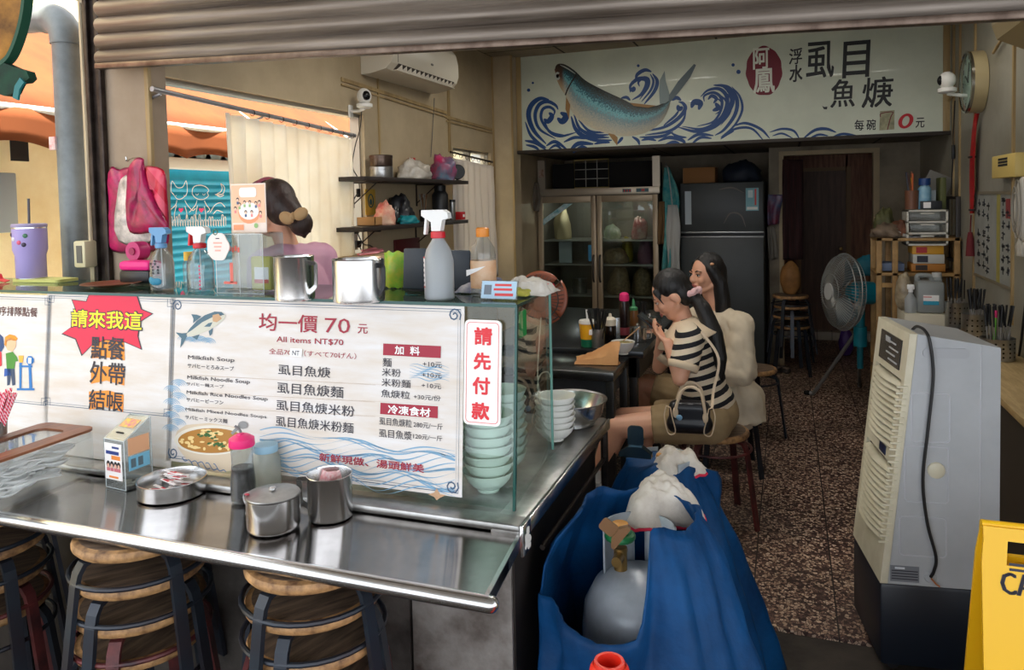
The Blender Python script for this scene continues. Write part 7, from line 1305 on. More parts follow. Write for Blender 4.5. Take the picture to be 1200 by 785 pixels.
o = blob('crumpled_foil_bag', 'crumpled tan foil bag at the left of the grey jug', 'bag', Vector((at(1061, 320, Y=YJ + .1).x, YJ + .17, zj + .001)), (.05, .06, .20), mat('foil_tan', (170, 156, 130), .35, col2=(120, 106, 86), scale=22), 91, flat=.9, amp=.15)
blob('rubbish_bag', 'black rubbish bag on the floor in front of the storage rack', 'bag', Vector((SX0 + .24, YR - .14, 0.001)), (.10, .10, .85), M_bagb, 95, flat=.9, amp=.15)
blob('purple_bag', 'purple bag on the floor behind the standing fan', 'bag', at(993, 420, z=0) + Vector((0, .15, .001)), (.07, .06, .22), mat('bag_purple', (70, 40, 110), .5), 97, flat=.9, amp=.12)

# ------------------------------------------------------------------ on the right wall
def wallp(x, y, d=0.): return at(x, y, X=XR - d)
ca, cb_ = at(1140, 60, X=XR - .05), at(1140, 132, X=XR - .05); rc = (ca.z - cb_.z) / 2
ck = thing('wall_clock', 'large round wall clock with a chrome rim seen edge on at upper right', 'clock', (XR, ca.y, (ca.z + cb_.z) / 2)); RY = Matrix.Rotation(radians(-90), 4, 'Y')
f = MB(); f.lathe([(rc * .98, 0.001), (rc, .004), (rc, .075), (rc * .96, .08)], (0, 0, 0), 56, RY, cap=False); f.build('case', mat('clock_cream', (176, 160, 120), .4), ck); f = MB(); f.lathe([(rc * 1.005, .074), (rc * 1.01, .088), (rc * .94, .092), (rc * .92, .08)], (0, 0, 0), 56, RY, cap=False); f.build('rim', mat('chrome', (180, 176, 166), .12, 1.), ck)
f = MB(); f.lathe([(0, .07), (rc * .95, .07)], (0, 0, 0), 56, RY, cap=False); f.build('dial', mat('dial_green_white', (170, 190, 176), .4), ck)
f = MB()
for k in range(12): a = pi * k / 6; f.box((-.0715, rc * .82 * cos(a), rc * .82 * sin(a)), (.002, .012, .03), 0, None)
f.build('hour_mark', M_ink, ck); f = MB(); f.tube([(-.074, 0, 0), (-.074, rc * .4, rc * .25)], .004, 5); f.build('hour_hand', M_blk, ck); f = MB(); f.tube([(-.076, 0, 0), (-.076, -rc * .2, rc * .62)], .003, 5); f.build('minute_hand', M_blk, ck)
f = MB(); f.lathe([(rc * .94, .088), (rc * .5, .10), (0, .104)], (0, 0, 0), 48, RY, cap=False); f.build('clock_glass', M_pane, ck)
ipcam('white round camera beside the clock on the right wall', wallp(1110, 104, .18), (-1, -.1, 0), 1.15)
o = thing('camera_bracket', 'white arm holding the round camera on the right wall', 'bracket', wallp(1110, 104, .18)); f = MB(); f.tube([(0, 0, -.03), (.08, .01, -.045), (.176, .02, -.05)], .011, 8); f.box2((.168, -.02, -.11), (.178, .06, .02), .003); f.build('bracket_arm', mat('camera_white', (226, 224, 218), .4), o)
q = [wallp(x, y, .014) for x, y in ((1119, 118), (1118, 140), (1117, 160), (1117, 172), (1116, 200), (1115, 228))]; o = thing('camera_cable', 'black cable with an inline plug below the camera on the right wall', 'cable', q[0]); MB().tube([v - q[0] for v in crom(q, 4)], .004, 6).build('cable', M_blk, o); MB().box((0, 0, 0), (.02, .03, .10), .006).build('inline_plug', M_blk, o, loc=wallp(1117, 178, .016) - q[0])
# red hanging charm
c0 = wallp(1145, 133, .03); o = thing('red_charm', 'long red hanging charm with a tassel below the clock', 'charm', c0); pts = [(1145, 133, .3), (1142, 150, 3.6), (1140, 175, 5.2), (1139, 195, 4.6), (1139, 220, 5.2), (1139, 238, 3.6), (1139, 250, .6)]
f = MB(); cl_ = crom([(wallp(x, y, .03) - c0).to_tuple() for x, y, w_ in pts], 4); ws = []
for i in range(len(cl_)): t = i / 4; a_ = int(min(len(pts) - 2, t)); ws.append((pts[a_][2] + (pts[a_ + 1][2] - pts[a_][2]) * (t - a_)) / ppm(c0) * 1.0)
f.add(sum([[tuple(p + Vector((s_ * .012, s2 * w_ * 2.6, 0))) for s_, s2 in ((-1, 0), (0, 1), (1, 0), (0, -1))] for p, w_ in zip(cl_, ws)], []), [(4 * i + j, 4 * i + (j + 1) % 4, 4 * i + 4 + (j + 1) % 4, 4 * i + 4 + j) for i in range(len(cl_) - 1) for j in range(4)]); f.build('charm_body', mat('charm_red', (180, 24, 24), .5, col2=(130, 16, 20), scale=20), o)
f = MB()
for y, w_ in ((184, 5), (246, 3)): p_ = wallp(1139, y, .03) - c0; f.box(tuple(p_), (.03, w_ / ppm(c0) * 3.2, .012), .003)
f.build('knot_band', mat('charm_dark', (40, 20, 20), .6), o); f = MB(); p0 = wallp(1138, 252, .03) - c0; p1 = wallp(1137, 272, .03) - c0; f.tube([p0, p1], .004, 6); p2 = wallp(1137, 300, .03) - c0; f.tube([p1, p1.lerp(p2, .3), p2], [.012, .02, .026], 10); f.build('tassel', mat('tassel_maroon', (96, 20, 26), .8), o)
# framed narrow mirror
a, b = wallp(1111, 303, .0), wallp(1126, 230, .0); o = thing('narrow_mirror', 'narrow framed mirror on the right wall above the jug', 'mirror', (XR, a.y, a.z)); hh = b.z - a.z; ww = b.y - a.y; f = MB(); t_ = .02
for (y0, y1, z0, z1) in ((0, ww, 0, t_), (0, ww, hh - t_, hh)): f.box2((-.03, min(y0, y1), z0), (-.001, max(y0, y1), z1), .003)
for y in (0, ww): f.box2((-.03, y - t_ / 2, 0), (-.001, y + t_ / 2, hh), .003)
f.build('frame', mat('mirror_frame', (50, 44, 40), .5), o); f = MB(); f.box2((-.012, min(0, ww), t_), (-.002, max(0, ww), hh - t_)); f.build('mirror_glass', mat('mirror', (190, 196, 190), .06, 1.), o)
# poster
P4 = [wallp(1143, 317, .004), wallp(1187, 338, .004)]; yA, yB = wallp(1143, 270, .004).y, wallp(1187, 270, .004).y; zT = wallp(1165, 224, .004).z; zBt = wallp(1165, 332, .004).z
o = thing('wall_poster', 'grey poster with columns of dark characters on the right wall, in a clear sleeve', 'poster', (XR - .004, yB, zBt)); Bo = Board((0, 0, 0), (0, -1, 0), (0, 0, 1)); PW = yA - yB; PH = zT - zBt
f = MB(); f.box2((-.004, 0, 0), (0.002, PW, PH)); f.build('poster_sheet', mat('poster_grey', (150, 152, 146), .5, col2=(126, 126, 118), scale=3), o)
f = MB(); f.box2((-.0058, PW * .28, PH * .02), (-.0042, PW * .36, PH * .98)); f.build('yellow_stripe', mat('poster_ochre', (150, 140, 70), .5), o)
f = MB(); rr = random.Random(3)
for col_, z1_ in ((.86, .9), (.72, .9), (.60, .86), (.20, .92), (.08, .8)):
    z = PH * z1_
    while z > PH * .14:
        for k in range(3): f.box((-.0055, PW * col_ + rr.uniform(-.02, .02), z - rr.uniform(0, .03)), (.0014, rr.uniform(.03, .07), .009))
        f.box((-.0055, PW * col_ + rr.uniform(-.015, .015), z - .015), (.0014, .009, .045)); z -= .062 if rr.random() > .12 else .12
f.build('character_columns', mat('poster_ink', (50, 52, 58), .6), o)['kind'] = 'stuff'
f = MB(); f.box2((-.0056, PW * .04, PH * .72), (-.0042, PW * .14, PH * .92)); f.build('red_block', mat('poster_redblock', (130, 50, 50), .5), o)
f = MB()
for q in ((0, 0, PW, .018), (0, PH - .018, PW, PH)): f.box2((-.009, q[0], q[1]), (-.006, q[2], q[3]))
f.build('sleeve_edge', mat('sleeve_edge', (120, 110, 90), .4), o)
# cream electric box, beige box at the ceiling, white oval
a, b = wallp(1177, 209, .0), wallp(1206, 178, .0); o = thing('electric_box', 'cream electric box with slots on the right wall', 'electric box', (XR, (a.y + b.y) / 2, (a.z + b.z) / 2)); w_ = abs(a.y - b.y); h_ = abs(a.z - b.z); MB().box((-.03, 0, 0), (.058, w_, h_), .005).build('box_body', mat('ebox_cream', (206, 180, 104), .5), o); f = MB()
for k in range(3): f.box((-.0595, 0, h_ * (.05 + .13 * k)), (.002, w_ * .4, .012))
f.build('slot', M_dark, o)
a, b = wallp(1168, 62, .2), wallp(1210, 20, .2); o = thing('wall_unit', 'beige boxy wall unit near the ceiling at the upper right', 'wall unit', (XR, a.y, a.z)); f = MB(); L_ = abs(b.y - a.y) + .25; f.prism([(-.002, -.04), (-.20, .06), (-.22, .12), (-.22, .34), (-.002, .36)], (0, 0, 0), (1, 0, 0), (0, 0, 1), (0, -1, 0), 0, L_); f.build('unit_body', mat('unit_beige', (170, 152, 112), .5), o); f = MB(); f.box2((-.224, -L_ + .04, .14), (-.219, -.04, .16)); f.box2((-.224, -L_ + .04, .20), (-.219, -.04, .21)); f.build('vent_slot', mat('unit_slot', (90, 78, 60), .6), o)
a = wallp(1199, 245, .05); o = thing('white_oval_hanger', 'white oval plastic hanger cut off by the right edge', 'hanger', a); k = ppm(a); f = MB(); f.ell((0, 0, 0), (.035, 16 / k, 38 / k), None, 24, 14); f.build('oval_body', mat('hanger_white', (186, 180, 168), .45), o); f = MB()
for s_ in (.9, .7, .5): f.tube([(-.036 * (1.0 if s_ < .8 else .7), 16 / k * s_ * cos(radians(t)), 38 / k * s_ * sin(radians(t))) for t in range(0, 360, 15)], .003, 5, closed=True)
f.build('ridge', mat('hanger_ridge', (140, 134, 122), .5), o); blob('paper_wad', 'small pale paper wad tucked on the wall under the white oval hanger', 'paper', wallp(1197, 300, .02), (.02, .05, .08), mat('wad', (170, 164, 152), .8), 99)
q = [wallp(x, y, .015) for x, y in ((1203, 345), (1199, 380), (1196, 405), (1191, 430), (1183, 450))] + [wallp(1176, 462, .04)]; o = thing('black_cable', 'black cable drooping from the right wall to the plywood counter', 'cable', q[0]); MB().tube([v - q[0] for v in crom(q, 5)], .006, 6).build('cable', M_blk, o)
for x0, y0, x1, y1, lab in ((1100, 118, 1130, 88, 'thin wooden stick slanting up to the clock on the right wall'), (1152, 62, 1170, 42, 'thin wooden stick slanting from the clock to the beige unit')):
    a, b = wallp(x0 + 12, y0, .02), wallp(x1 + 6, y1, .02); o = MB().tube([Vector((0, 0, 0)), b - a], .008, 6).build('wooden_stick', M_batten, loc=a); tag(o, lab, 'stick')
# caution floor sign
YC = 2.08; a = at(1150, 613, Y=YC); xl = at(1138, 700, Y=YC - .06).x; M_cy = mat('caution_yellow', (240, 186, 20), .4)
cf = thing('caution_sign', 'yellow folding caution floor sign in front of the air cooler', 'floor sign', (a.x, YC, 0)); zt_ = a.z; Wc = .30
for s_ in (-1, 1):
    Bc = Board((0, s_ * .012, zt_), (-s_ * -1, 0, 0) if s_ < 0 else (1, 0, 0), (0, -s_ * .16, 1)); 
    dv = Vector((0, s_ * .17, -zt_)); Ld = dv.length; dv.normalize(); U = Vector((1, 0, 0)); nrm = Vector((0, s_, 0))
    def sp_(u, v, h=0.): return Vector((0, s_ * .012, zt_)) + U * u + dv * v + U.cross(dv).normalized() * h * (1 if U.cross(dv).y * s_ > 0 else -1)
    f = MB(); fr = [(.0, 0), (Wc, 0), (Wc + .02, Ld * .2), (Wc + .03, Ld * .92), (Wc + .03, Ld), (Wc - .04, Ld), (Wc - .06, Ld * .95), (.06, Ld * .95), (.04, Ld), (-.03, Ld), (-.03, Ld * .92), (-.02, Ld * .2)]
    hole = [(.055, .03), (Wc - .055, .03), (Wc - .045, .085), (.045, .085)]
    pl = [(.0, 0), (Wc, 0), (Wc, .03), (0, .03)]; 
    for q in ([(0, 0), (Wc, 0), (Wc, .03), (0, .03)], [(0, .03), (.05, .03), (.045, .085), (-.006, .085)], [(Wc - .05, .03), (Wc, .03), (Wc + .006, .085), (Wc - .045, .085)], [(-.006, .085), (Wc + .006, .085), (Wc + .02, Ld * .95), (-.02, Ld * .95)], [(-.02, Ld * .95), (.05, Ld * .95), (.04, Ld), (-.03, Ld)], [(Wc - .05, Ld * .95), (Wc + .02, Ld * .95), (Wc + .03, Ld), (Wc - .04, Ld)]):
        f.add([tuple(sp_(u, v, h)) for h in (-.006, .006) for u, v in q], [(0, 1, 2, 3), (4, 7, 6, 5), (0, 4, 5, 1), (1, 5, 6, 2), (2, 6, 7, 3), (3, 7, 4, 0)], smooth=False)
    f.build('panel', M_cy, cf)
    if s_ < 0:
        f = MB(); vs, fs = text_geo('CAUTION'); f.add([tuple(sp_(.032 + .215 * x, .150 - .05 * y, .0075)) for x, y in vs], fs, smooth=False)
        for d in (-.002, .002): f.add([tuple(sp_(.032 + d + .215 * x, .150 - .05 * y, .0075)) for x, y in vs], fs, smooth=False)
        for k in range(2): f.add([tuple(sp_(u, v, .0072)) for u, v in ((.05 + .15 * k, .078), (.10 + .15 * k, .078), (.10 + .15 * k, .084), (.05 + .15 * k, .084))], [(0, 1, 2, 3)], smooth=False); f.add([tuple(sp_(u, v, .0072)) for u, v in ((.05 + .15 * k, .090), (.10 + .15 * k, .090), (.10 + .15 * k, .096), (.05 + .15 * k, .096))], [(0, 1, 2, 3)], smooth=False)
        f.tube([tuple(sp_(.135 + .018 * cos(radians(t)), .087 + .010 * sin(radians(t)), .008)) for t in range(0, 360, 20)], .002, 5, closed=True); f.build('black_print', M_ink, cf)
f = MB(); f.tube([(0, 0, zt_), (Wc, 0, zt_)], .010, 10); f.build('hinge', M_cy, cf)
# ================================================================== TABLES
M_tab = mat('table_steel', (120, 120, 118), .22, .9, col2=(84, 82, 80), var=.12, scale=5); M_tabd = mat('table_dark', (52, 50, 48), .4, .5, col2=(36, 34, 32), scale=5); M_taba = mat('table_apron', (78, 80, 82), .4, .6, col2=(58, 58, 60), scale=3)
ta = thing('steel_table', 'steel table with square legs holding the paper bag, nearest the counter', 'table', (0, 0, 0)); x0, x1, y0, y1 = -1.78, -.805, 3.585, 3.985
f = MB(); f.box2((x0, y0, .705), (x1, y1, .75), .004); f.build('table_top', M_tab, ta)
MB().box2((x0 + .03, y0 + .03, .60), (x1 - .04, y1 - .02, .704)).build('apron', M_taba, ta)
for x in (x0 + .03, x1 - .045):
    for y in (y0 + .02, y1 - .06): f = MB(); f.box2((x, y, 0), (x + .042, y + .042, .704), .003); f.build('leg', M_tabd, ta)
f = MB(); f.box2((x0 + .05, y0 + .025, .16), (x1 - .03, y0 + .055, .19)); f.build('foot_rail', M_tabd, ta)
tb2 = thing('dark_table', 'long dark topped table with the bowl and condiments where the women sit', 'table', (0, 0, 0)); x0, x1, y0, y1 = -1.72, -.735, 4.02, 5.55
f = MB(); f.box2((x0, y0, .735), (x1, y1, .775), .006); f.build('table_top', mat('table_top_dark', (66, 68, 70), .25, .6, col2=(44, 46, 48), scale=4), tb2); f = MB(); f.box2((x0 + .03, y0 + .04, .62), (x1 - .03, y1 - .04, .734)); f.build('apron', M_tabd, tb2)
for x in (x0 + .04, x1 - .09):
    for y in (y0 + .04, y1 - .09): f = MB(); f.box2((x, y, 0), (x + .045, y + .045, .734), .003); f.build('leg', M_tabd, tb2)
f = MB(); f.box2((x1 - .085, y0 + .06, .20), (x1 - .055, y1 - .06, .24)); f.build('side_rail', M_tabd, tb2)
ZA, ZB = .7505, .7755
def tp(x, y, z): return at(x, y, z=z)
p_ = tp(697, 427, ZA) + Vector((0, .06, 0)); k = ppm(p_); o = thing('paper_bag', 'flattened tan paper bag lying on the corner of the steel table', 'bag', p_, rz=.12); f = MB()
f.grid(lambda u, v: ((u - .5) * 50 / k + .01 * sin(v * 5), (v - .5) * .16, .003 + (.012 + .125 * u ** 1.2 * sin(pi * v) ** .7 * (1 - .25 * max(0, u - .8) * 5)) * (1 if 0 < v < 1 else 0) + .006 * mnoise.noise(Vector((u * 9, v * 9, 2)))), 22, 14); f.grid(lambda u, v: ((u - .5) * 50 / k + .01 * sin(v * 5), (v - .5) * .16, .002), 4, 4); f.build('bag_paper', mat('kraft_paper', (206, 152, 96), .7, col2=(186, 130, 78), scale=8, bump=.2), o, sharp=25)
p_ = tp(686, 413, ZA) + Vector((0, .06, 0)); k = ppm(p_); o = thing('drink_cup', 'yellow and green takeaway cup with a white lid and straw', 'cup', p_); MB().lathe([(7.5 / k, 0), (8.4 / k, 14 / k)], seg=24).build('cup_base', mat('cup_green', (14, 110, 76), .4), o); MB().lathe([(8.4 / k, 14 / k), (10 / k, 32 / k)], seg=24).build('cup_body', mat('cup_yellow', (240, 172, 30), .4), o); MB().lathe([(10.4 / k, 32 / k), (10.6 / k, 34 / k), (9.6 / k, 36 / k), (0, 36.4 / k)], seg=24).build('cup_lid', mat('cup_white', (226, 222, 214), .4), o); MB().tube([(0, 0, 34 / k), (-1 / k, 0, 48 / k)], 1.2 / k, 8).build('straw', M_tw, o); MB().box((5.5 / k, -8.0 / k, 23 / k), (.018, .004, .03)).build('cup_label', mat('label_paper', (242, 238, 236), .6), o)
p_ = tp(728, 417, ZB) + Vector((0, .05, 0)); k = ppm(p_); bw = bowl_mesh(14 / k, 15 / k, M_melw).build('noodle_bowl', M_melw, loc=p_); tag(bw, 'white bowl of noodles at the front edge of the dark table', 'bowl'); f = MB(); f.grid(lambda u, v: (12.6 / k * v * cos(6.283 * u), 12.6 / k * v * sin(6.283 * u), 13.4 / k + .006 * mnoise.noise(Vector((v * 9 * cos(6.283 * u), v * 9 * sin(6.283 * u), 3))) + .008 * (1 - v)), 24, 6, wrap=True); f.build('noodle_soup', mat('noodle_soup', (176, 150, 100), .5, col2=(90, 100, 50), scale=60), bw)
s_ = thing('chopstick', 'chopstick resting in the noodle bowl', 'chopstick', p_ + Vector((.0, 0, 14 / k + .006)), rot=(0, .9, .35)); MB().tube([(0, 0, 0), (0, 0, .12)], .003, 6).build('stick', mat('chop_wood', (190, 150, 110), .5), s_)
def holder(label, x, y, wpx_, hp_, n, hl, lab, grp):
    p_ = tp(x, y, ZB); k = ppm(p_); r_ = wpx_ / 2 / k; p_.y += r_; o = thing('chopstick_holder', label, 'holder', p_); H = hp_ / k; MB().lathe([(r_ * .95, 0), (r_, .003), (r_, H), (r_ * .93, H), (r_ * .92, .006), (0, .005)], seg=22).build('holder_body', M_ssd, o); s0_ = None
    for i in range(n):
        a = rnd.random() * 6.28; q = r_ * .6 * rnd.random(); loc = p_ + Vector((q * cos(a), q * sin(a), .008)); rot = (rnd.uniform(-.22, .22), rnd.uniform(-.25, .25), 0)
        if s0_ is None: s0_ = MB().tube([(0, 0, 0), (0, 0, hl / k)], [.0028, .0045], 6).build('chopstick', M_blk, loc=loc); o2 = s0_
        else: o2 = s0_.copy(); COL.objects.link(o2); o2.location = loc
        o2.rotation_euler = rot; tag(o2, lab, 'chopstick', grp)
holder('steel holder of black chopsticks behind the yellow cup', 699, 408, 15, 22, 18, 44, 'black chopstick in the steel holder behind the yellow cup', 'chopsticks behind the yellow cup'); holder('steel holder of black chopsticks at the far end of the dark table', 751, 391, 12, 20, 14, 36, 'black chopstick in the steel holder at the far end of the dark table', 'chopsticks at the far end of the table')
def cond(name, label, x, y, wpx_, parts, dy=0):
    p_ = tp(x, y, ZB); k = ppm(p_); p_.y += wpx_ / 2 / k + dy; o = thing(name, label, 'bottle', p_)
    for nm, prof, m in parts: MB().lathe([(r * wpx_ / 2 / k, z / k) for r, z in prof], seg=22).build(nm, m, o)
cond('soy_sauce_bottle', 'short dark sauce bottle with a white cap on the dark table', 714, 404, 14, [('bottle_body', [(.9, 0), (1, 1), (1, 20), (.9, 22), (0, 22)], M_soy), ('cap', [(1.0, 22), (1.02, 29), (.7, 31), (.3, 32), (.2, 36), (0, 36)], mat('cap_cream', (220, 210, 190), .4))])
cond('sauce_bottle', 'tall dark sauce bottle with a pink cap on the dark table', 731, 396, 12, [('bottle_body', [(.9, 0), (1, 1), (1, 38), (.85, 43), (0, 43)], mat('dark_sauce', (30, 16, 16), .25)), ('cap', [(.9, 43), (.98, 45), (.9, 51), (.5, 53), (0, 53)], M_pink), ('label_band', [(1.02, 3), (1.03, 4), (1.03, 11), (1.02, 12)], mat('label_dullrose', (130, 50, 60), .5))])
cond('sauce_bottle', 'brown squeeze bottle with a green cap right of the pink capped one', 742, 393, 10.5, [('bottle_body', [(.9, 0), (1, 1), (1, 27), (.9, 29), (0, 29)], mat('brown_sauce', (120, 76, 34), .35)), ('cap', [(.9, 29), (.95, 32), (.4, 34), (.2, 42), (0, 42)], mat('cap_green', (70, 150, 100), .4))])
cond('sauce_bottle', 'small yellow oil bottle left of the white capped one', 705, 402, 8, [('bottle_body', [(.9, 0), (1, 1), (1, 22), (.5, 27), (0, 27)], mat('oil_yellow', (170, 150, 80), .3)), ('cap', [(.5, 27), (.3, 36), (0, 36)], M_tw)])
p_ = tp(720, 399, ZB) + Vector((0, .03, 0)); k = ppm(p_); o = thing('foil_sachet', 'silver foil sachet standing between the sauce bottles', 'sachet', p_, rz=.3); MB().box((0, 0, 13 / k), (11 / k, .012, 26 / k), .004).build('sachet_foil', mat('foil', (190, 200, 206), .25, .8), o)
def potlet(label, x, y, w_, h_): p_ = tp(x, y, ZB); k = ppm(p_); r_ = w_ / 2 / k; p_.y += r_; o = thing('steel_pot', label, 'pot', p_); H = h_ / k; MB().lathe([(r_ * .95, 0), (r_, .004), (r_, H), (r_ * 1.04, H + .002), (0, H + .012)], seg=28).build('pot_body', M_ss, o); MB().lathe([(.008, 0), (.012, .006), (.008, .014), (0, .015)], (0, 0, H + .011), 12).build('knob', M_ss, o); f = MB(); f.tube(crom([(r_, 0, H * .85), (r_ * 1.5, 0, H * .85), (r_ * 1.5, 0, H * .3), (r_, 0, H * .25)], 4), 1, flat=(.012, .003), up=(1, 0, 0)); f.build('handle', M_ss, o)
potlet('lidded steel pot at the front edge of the dark table', 746, 402, 20, 17); potlet('lidded steel pot further back on the dark table beside the chopsticks', 760, 389, 17, 16)
# stools in the room
restool(st0, 'wooden stool with dark red legs under the woman in the striped top', Vector((-.345, 3.80, -.02)), .35, M_legr, 'stools at the tables'); restool(st0, 'wooden stool under the woman in the white shirt', Vector((-.33, 4.53, -.02)), .2, M_legd, 'stools at the tables'); restool(st0, 'empty wooden stool behind the woman in the white shirt', Vector((-.235, 5.25, -.02)), .6, M_legd, 'stools at the tables')

c_ = at(635, 349, Y=3.35); o = thing('pedestal_fan', 'pedestal fan with brown blades behind the right end of the glass case', 'fan', (c_.x, 3.35, 0)); r_ = 29 / ppm(c_); zf = c_.z; f = MB(); f.cyl((0, .06, .02), (0, .06, zf), .012); f.lathe([(.16, 0), (.16, .01), (.03, .03), (0, .03)], (0, .06, 0), 24); f.build('stand', M_blk, o); f = MB()
for k in range(36): a = 2 * pi * k / 36; f.tube([(.03 * cos(a), -.05, zf + .03 * sin(a)), (r_ * .8 * cos(a), -.045, zf + r_ * .8 * sin(a)), (r_ * cos(a), 0, zf + r_ * sin(a))], .0015, 4)
for q, y in ((1, 0), (.8, -.045), (.5, -.05)): f.tube([(r_ * q * cos(2 * pi * k / 40), y, zf + r_ * q * sin(2 * pi * k / 40)) for k in range(40)], .003, 6, closed=True)
f.build('guard', mat('fan_guard_dark', (60, 52, 46), .5), o); f = MB(); f.cyl((0, -.03, zf), (0, .06, zf), .04)
f.build('motor', mat('fan_motor_brown', (80, 44, 30), .5), o)
for k in range(4): f = MB(); f.grid(lambda u, v: ((.03 + r_ * .85 * u) * cos(k * pi / 2 + (v - .5) * 1.45), -.01 + .03 * (v - .5), zf + (.03 + r_ * .85 * u) * sin(k * pi / 2 + (v - .5) * 1.45)), 6, 8); f.build('blade', mat('fan_blade_brown', (136, 70, 44), .4), o, solid=.003)

# ================================================================== PEOPLE
def baked(mb, name, m, parent, voxel=.006, smooth=5):
    o = mb.build(name, m, parent, sharp=180); r = o.modifiers.new('r', 'REMESH'); r.mode = 'VOXEL'; r.voxel_size = voxel; r.use_smooth_shade = True; q = o.modifiers.new('s', 'SMOOTH'); q.factor = .5; q.iterations = smooth
    dg = bpy.context.evaluated_depsgraph_get(); me = bpy.data.meshes.new_from_object(o.evaluated_get(dg)); o.modifiers.clear(); o.data = me
    if not me.materials: me.materials.append(m)
    return o
def limb(mb, pts, rs, flat_end=False):
    P = [Vector(p) for p in pts]; n = len(P)
    for i in range(n - 1): mb.tube([P[i], P[i + 1]], [rs[i], rs[i + 1]], 14)
    for i in range(n):
        if flat_end and i == n - 1: continue
        mb.ell(P[i], rs[i], None, 14, 9)
def frame3(l, f, u): return Matrix((l, f, u)).transposed()
def hand(mb, w_, d, n, t, curl, s_=1.):
    d, n, t = d.normalized(), n.normalized(), t.normalized(); mb.ell(w_ + d * .044 * s_, (.040 * s_, .016 * s_, .052 * s_), frame3(t, n, d), 14, 9)
    for i, L in enumerate((.066, .074, .068, .054)):
        p = w_ + d * .078 * s_ + t * (.030 - .020 * i) * s_; q = d.copy(); pts = [p - d * .02]; rs = [.0095 * s_]; ax = t
        for k, fr in enumerate((.45, .32, .25)):
            q = (Matrix.Rotation(curl[k], 3, t.cross(n).cross(t).cross(d) if False else d.cross(n)) @ q).normalized(); p = p + q * L * fr * s_; pts.append(p); rs.append((.0088 - .0008 * k) * s_)
        limb(mb, pts, rs)
    b = w_ + d * .022 * s_ + t * .028 * s_; limb(mb, [b, b + (d * .6 + t * .6 + n * .35).normalized() * .038 * s_, b + (d * .8 + t * .45 + n * .5).normalized() * .068 * s_], [.013 * s_, .011 * s_, .0085 * s_])
def head(mb, c, l, f, u):
    H = frame3(l, f, u); P = lambda x, y, z: c + l * x + f * y + u * z
    mb.ell(P(0, -.008, .028), (.074, .094, .088), H, 24, 16); mb.ell(P(0, .028, -.020), (.062, .064, .080), H, 20, 14); mb.ell(P(0, .050, -.078), (.036, .034, .030), H); limb(mb, [P(-.05, .0, -.055), P(-.022, .05, -.082)], [.022, .022]); limb(mb, [P(.05, .0, -.055), P(.022, .05, -.082)], [.022, .022])
    limb(mb, [P(0, .088, .012), P(0, .104, -.022)], [.009, .013]); mb.ell(P(.011, .098, -.027), .009); mb.ell(P(-.011, .098, -.027), .009)
    for s_ in (-1, 1):
        mb.ell(P(.034 * s_, .066, -.022), (.026, .024, .026), H); mb.ell(P(.03 * s_, .082, .024), (.024, .010, .008), H); mb.ell(P(.074 * s_, -.012, -.012), (.010, .022, .032), H @ Matrix.Rotation(-.3, 3, 'X'))
    mb.ell(P(0, .088, -.052), (.024, .012, .012), H)
def face(o, c, l, f, u):
    P = lambda x, y, z: c + l * x + f * y + u * z; H = frame3(l, f, u)
    for s_ in (-1, 1):
        e = MB(); e.m(0).ell(P(.031 * s_, .0825, .005), (.014, .007, .0055), H, 12, 8); e.m(1).ell(P(.031 * s_, .0875, .005), (.0058, .004, .0055), H, 10, 6); e.m(1); limb(e, [P(.018 * s_, .089, .010), P(.031 * s_, .091, .0125), P(.046 * s_, .083, .009)], [.002, .0026, .002]); e.build('eye', [mat('eye_white', (220, 212, 204), .3), mat('eye_dark', (24, 16, 14), .2)], o)
        e = MB(); limb(e, [P(.016 * s_, .0905, .027), P(.032 * s_, .090, .032), P(.050 * s_, .078, .028)], [.003, .0036, .002]); e.build('eyebrow', mat('brow_dark', (44, 30, 26), .8), o)
    e = MB(); limb(e, [P(-.021, .092, -.054), P(-.007, .0985, -.0515), P(0, .099, -.053), P(.007, .0985, -.0515), P(.021, .092, -.054)], [.003, .0052, .0048, .0052, .003]); limb(e, [P(-.018, .0925, -.057), P(0, .099, -.061), P(.018, .0925, -.057)], [.003, .006, .003]); e.build('lips', mat('lips', (176, 92, 84), .4), o)
M_skin = mat('skin', (226, 172, 142), .5, sss=.08, col2=(212, 154, 124), scale=3); M_hair = mat('hair_black', (24, 20, 19), .5, col2=(11, 9, 9), scale=60, stretch=(1, 1, .12), bump=.5, bscale=70); M_hairb = mat('hair_brown', (60, 38, 30), .5, bump=.5, bscale=70, col2=(34, 22, 18), scale=40, stretch=(1, 1, .15))
def axes(fd, up=Vector((0, 0, 1))): f = Vector(fd).normalized(); u = (Vector(up) - f * f.dot(Vector(up))).normalized(); return f.cross(u), f, u     # right hand side is -l
def body(mb, D):
    l, f = D['lat'], D['f']; pv, ch, nk = D['pv'], D['ch'], D['nk']; up = (ch - pv).normalized(); T = frame3(l, up.cross(l) * -1, up)
    mb.ell(pv, (.155, .115, .11), T, 20, 14); mb.ell(pv.lerp(ch, .5), (.125, .095, .15), T, 20, 14); mb.ell(ch, (.145, .10, .15), T, 20, 14); limb(mb, [D['sh'][0], nk - (nk - ch) * .28, D['sh'][1]], [.05, .06, .05]); limb(mb, [nk - (nk - ch) * .3, nk, D['hd'] - D['hu'] * .05], [.056, .049, .048])
    for i in (0, 1):
        limb(mb, [D['sh'][i], D['el'][i], D['wr'][i]], [.046, .036, .025]); limb(mb, [D['hip'][i], D['kn'][i], D['kn'][i].lerp(D['an'][i], .35), D['an'][i]], [.083, .056, .053, .034])
        if D.get('toe'): limb(mb, [D['an'][i] - Vector((0, 0, .045)), D['toe'][i]], [.034, .026])
    head(mb, D['hd'], *D['hx'])
    for hh_ in D['hands']: hand(mb, *hh_)
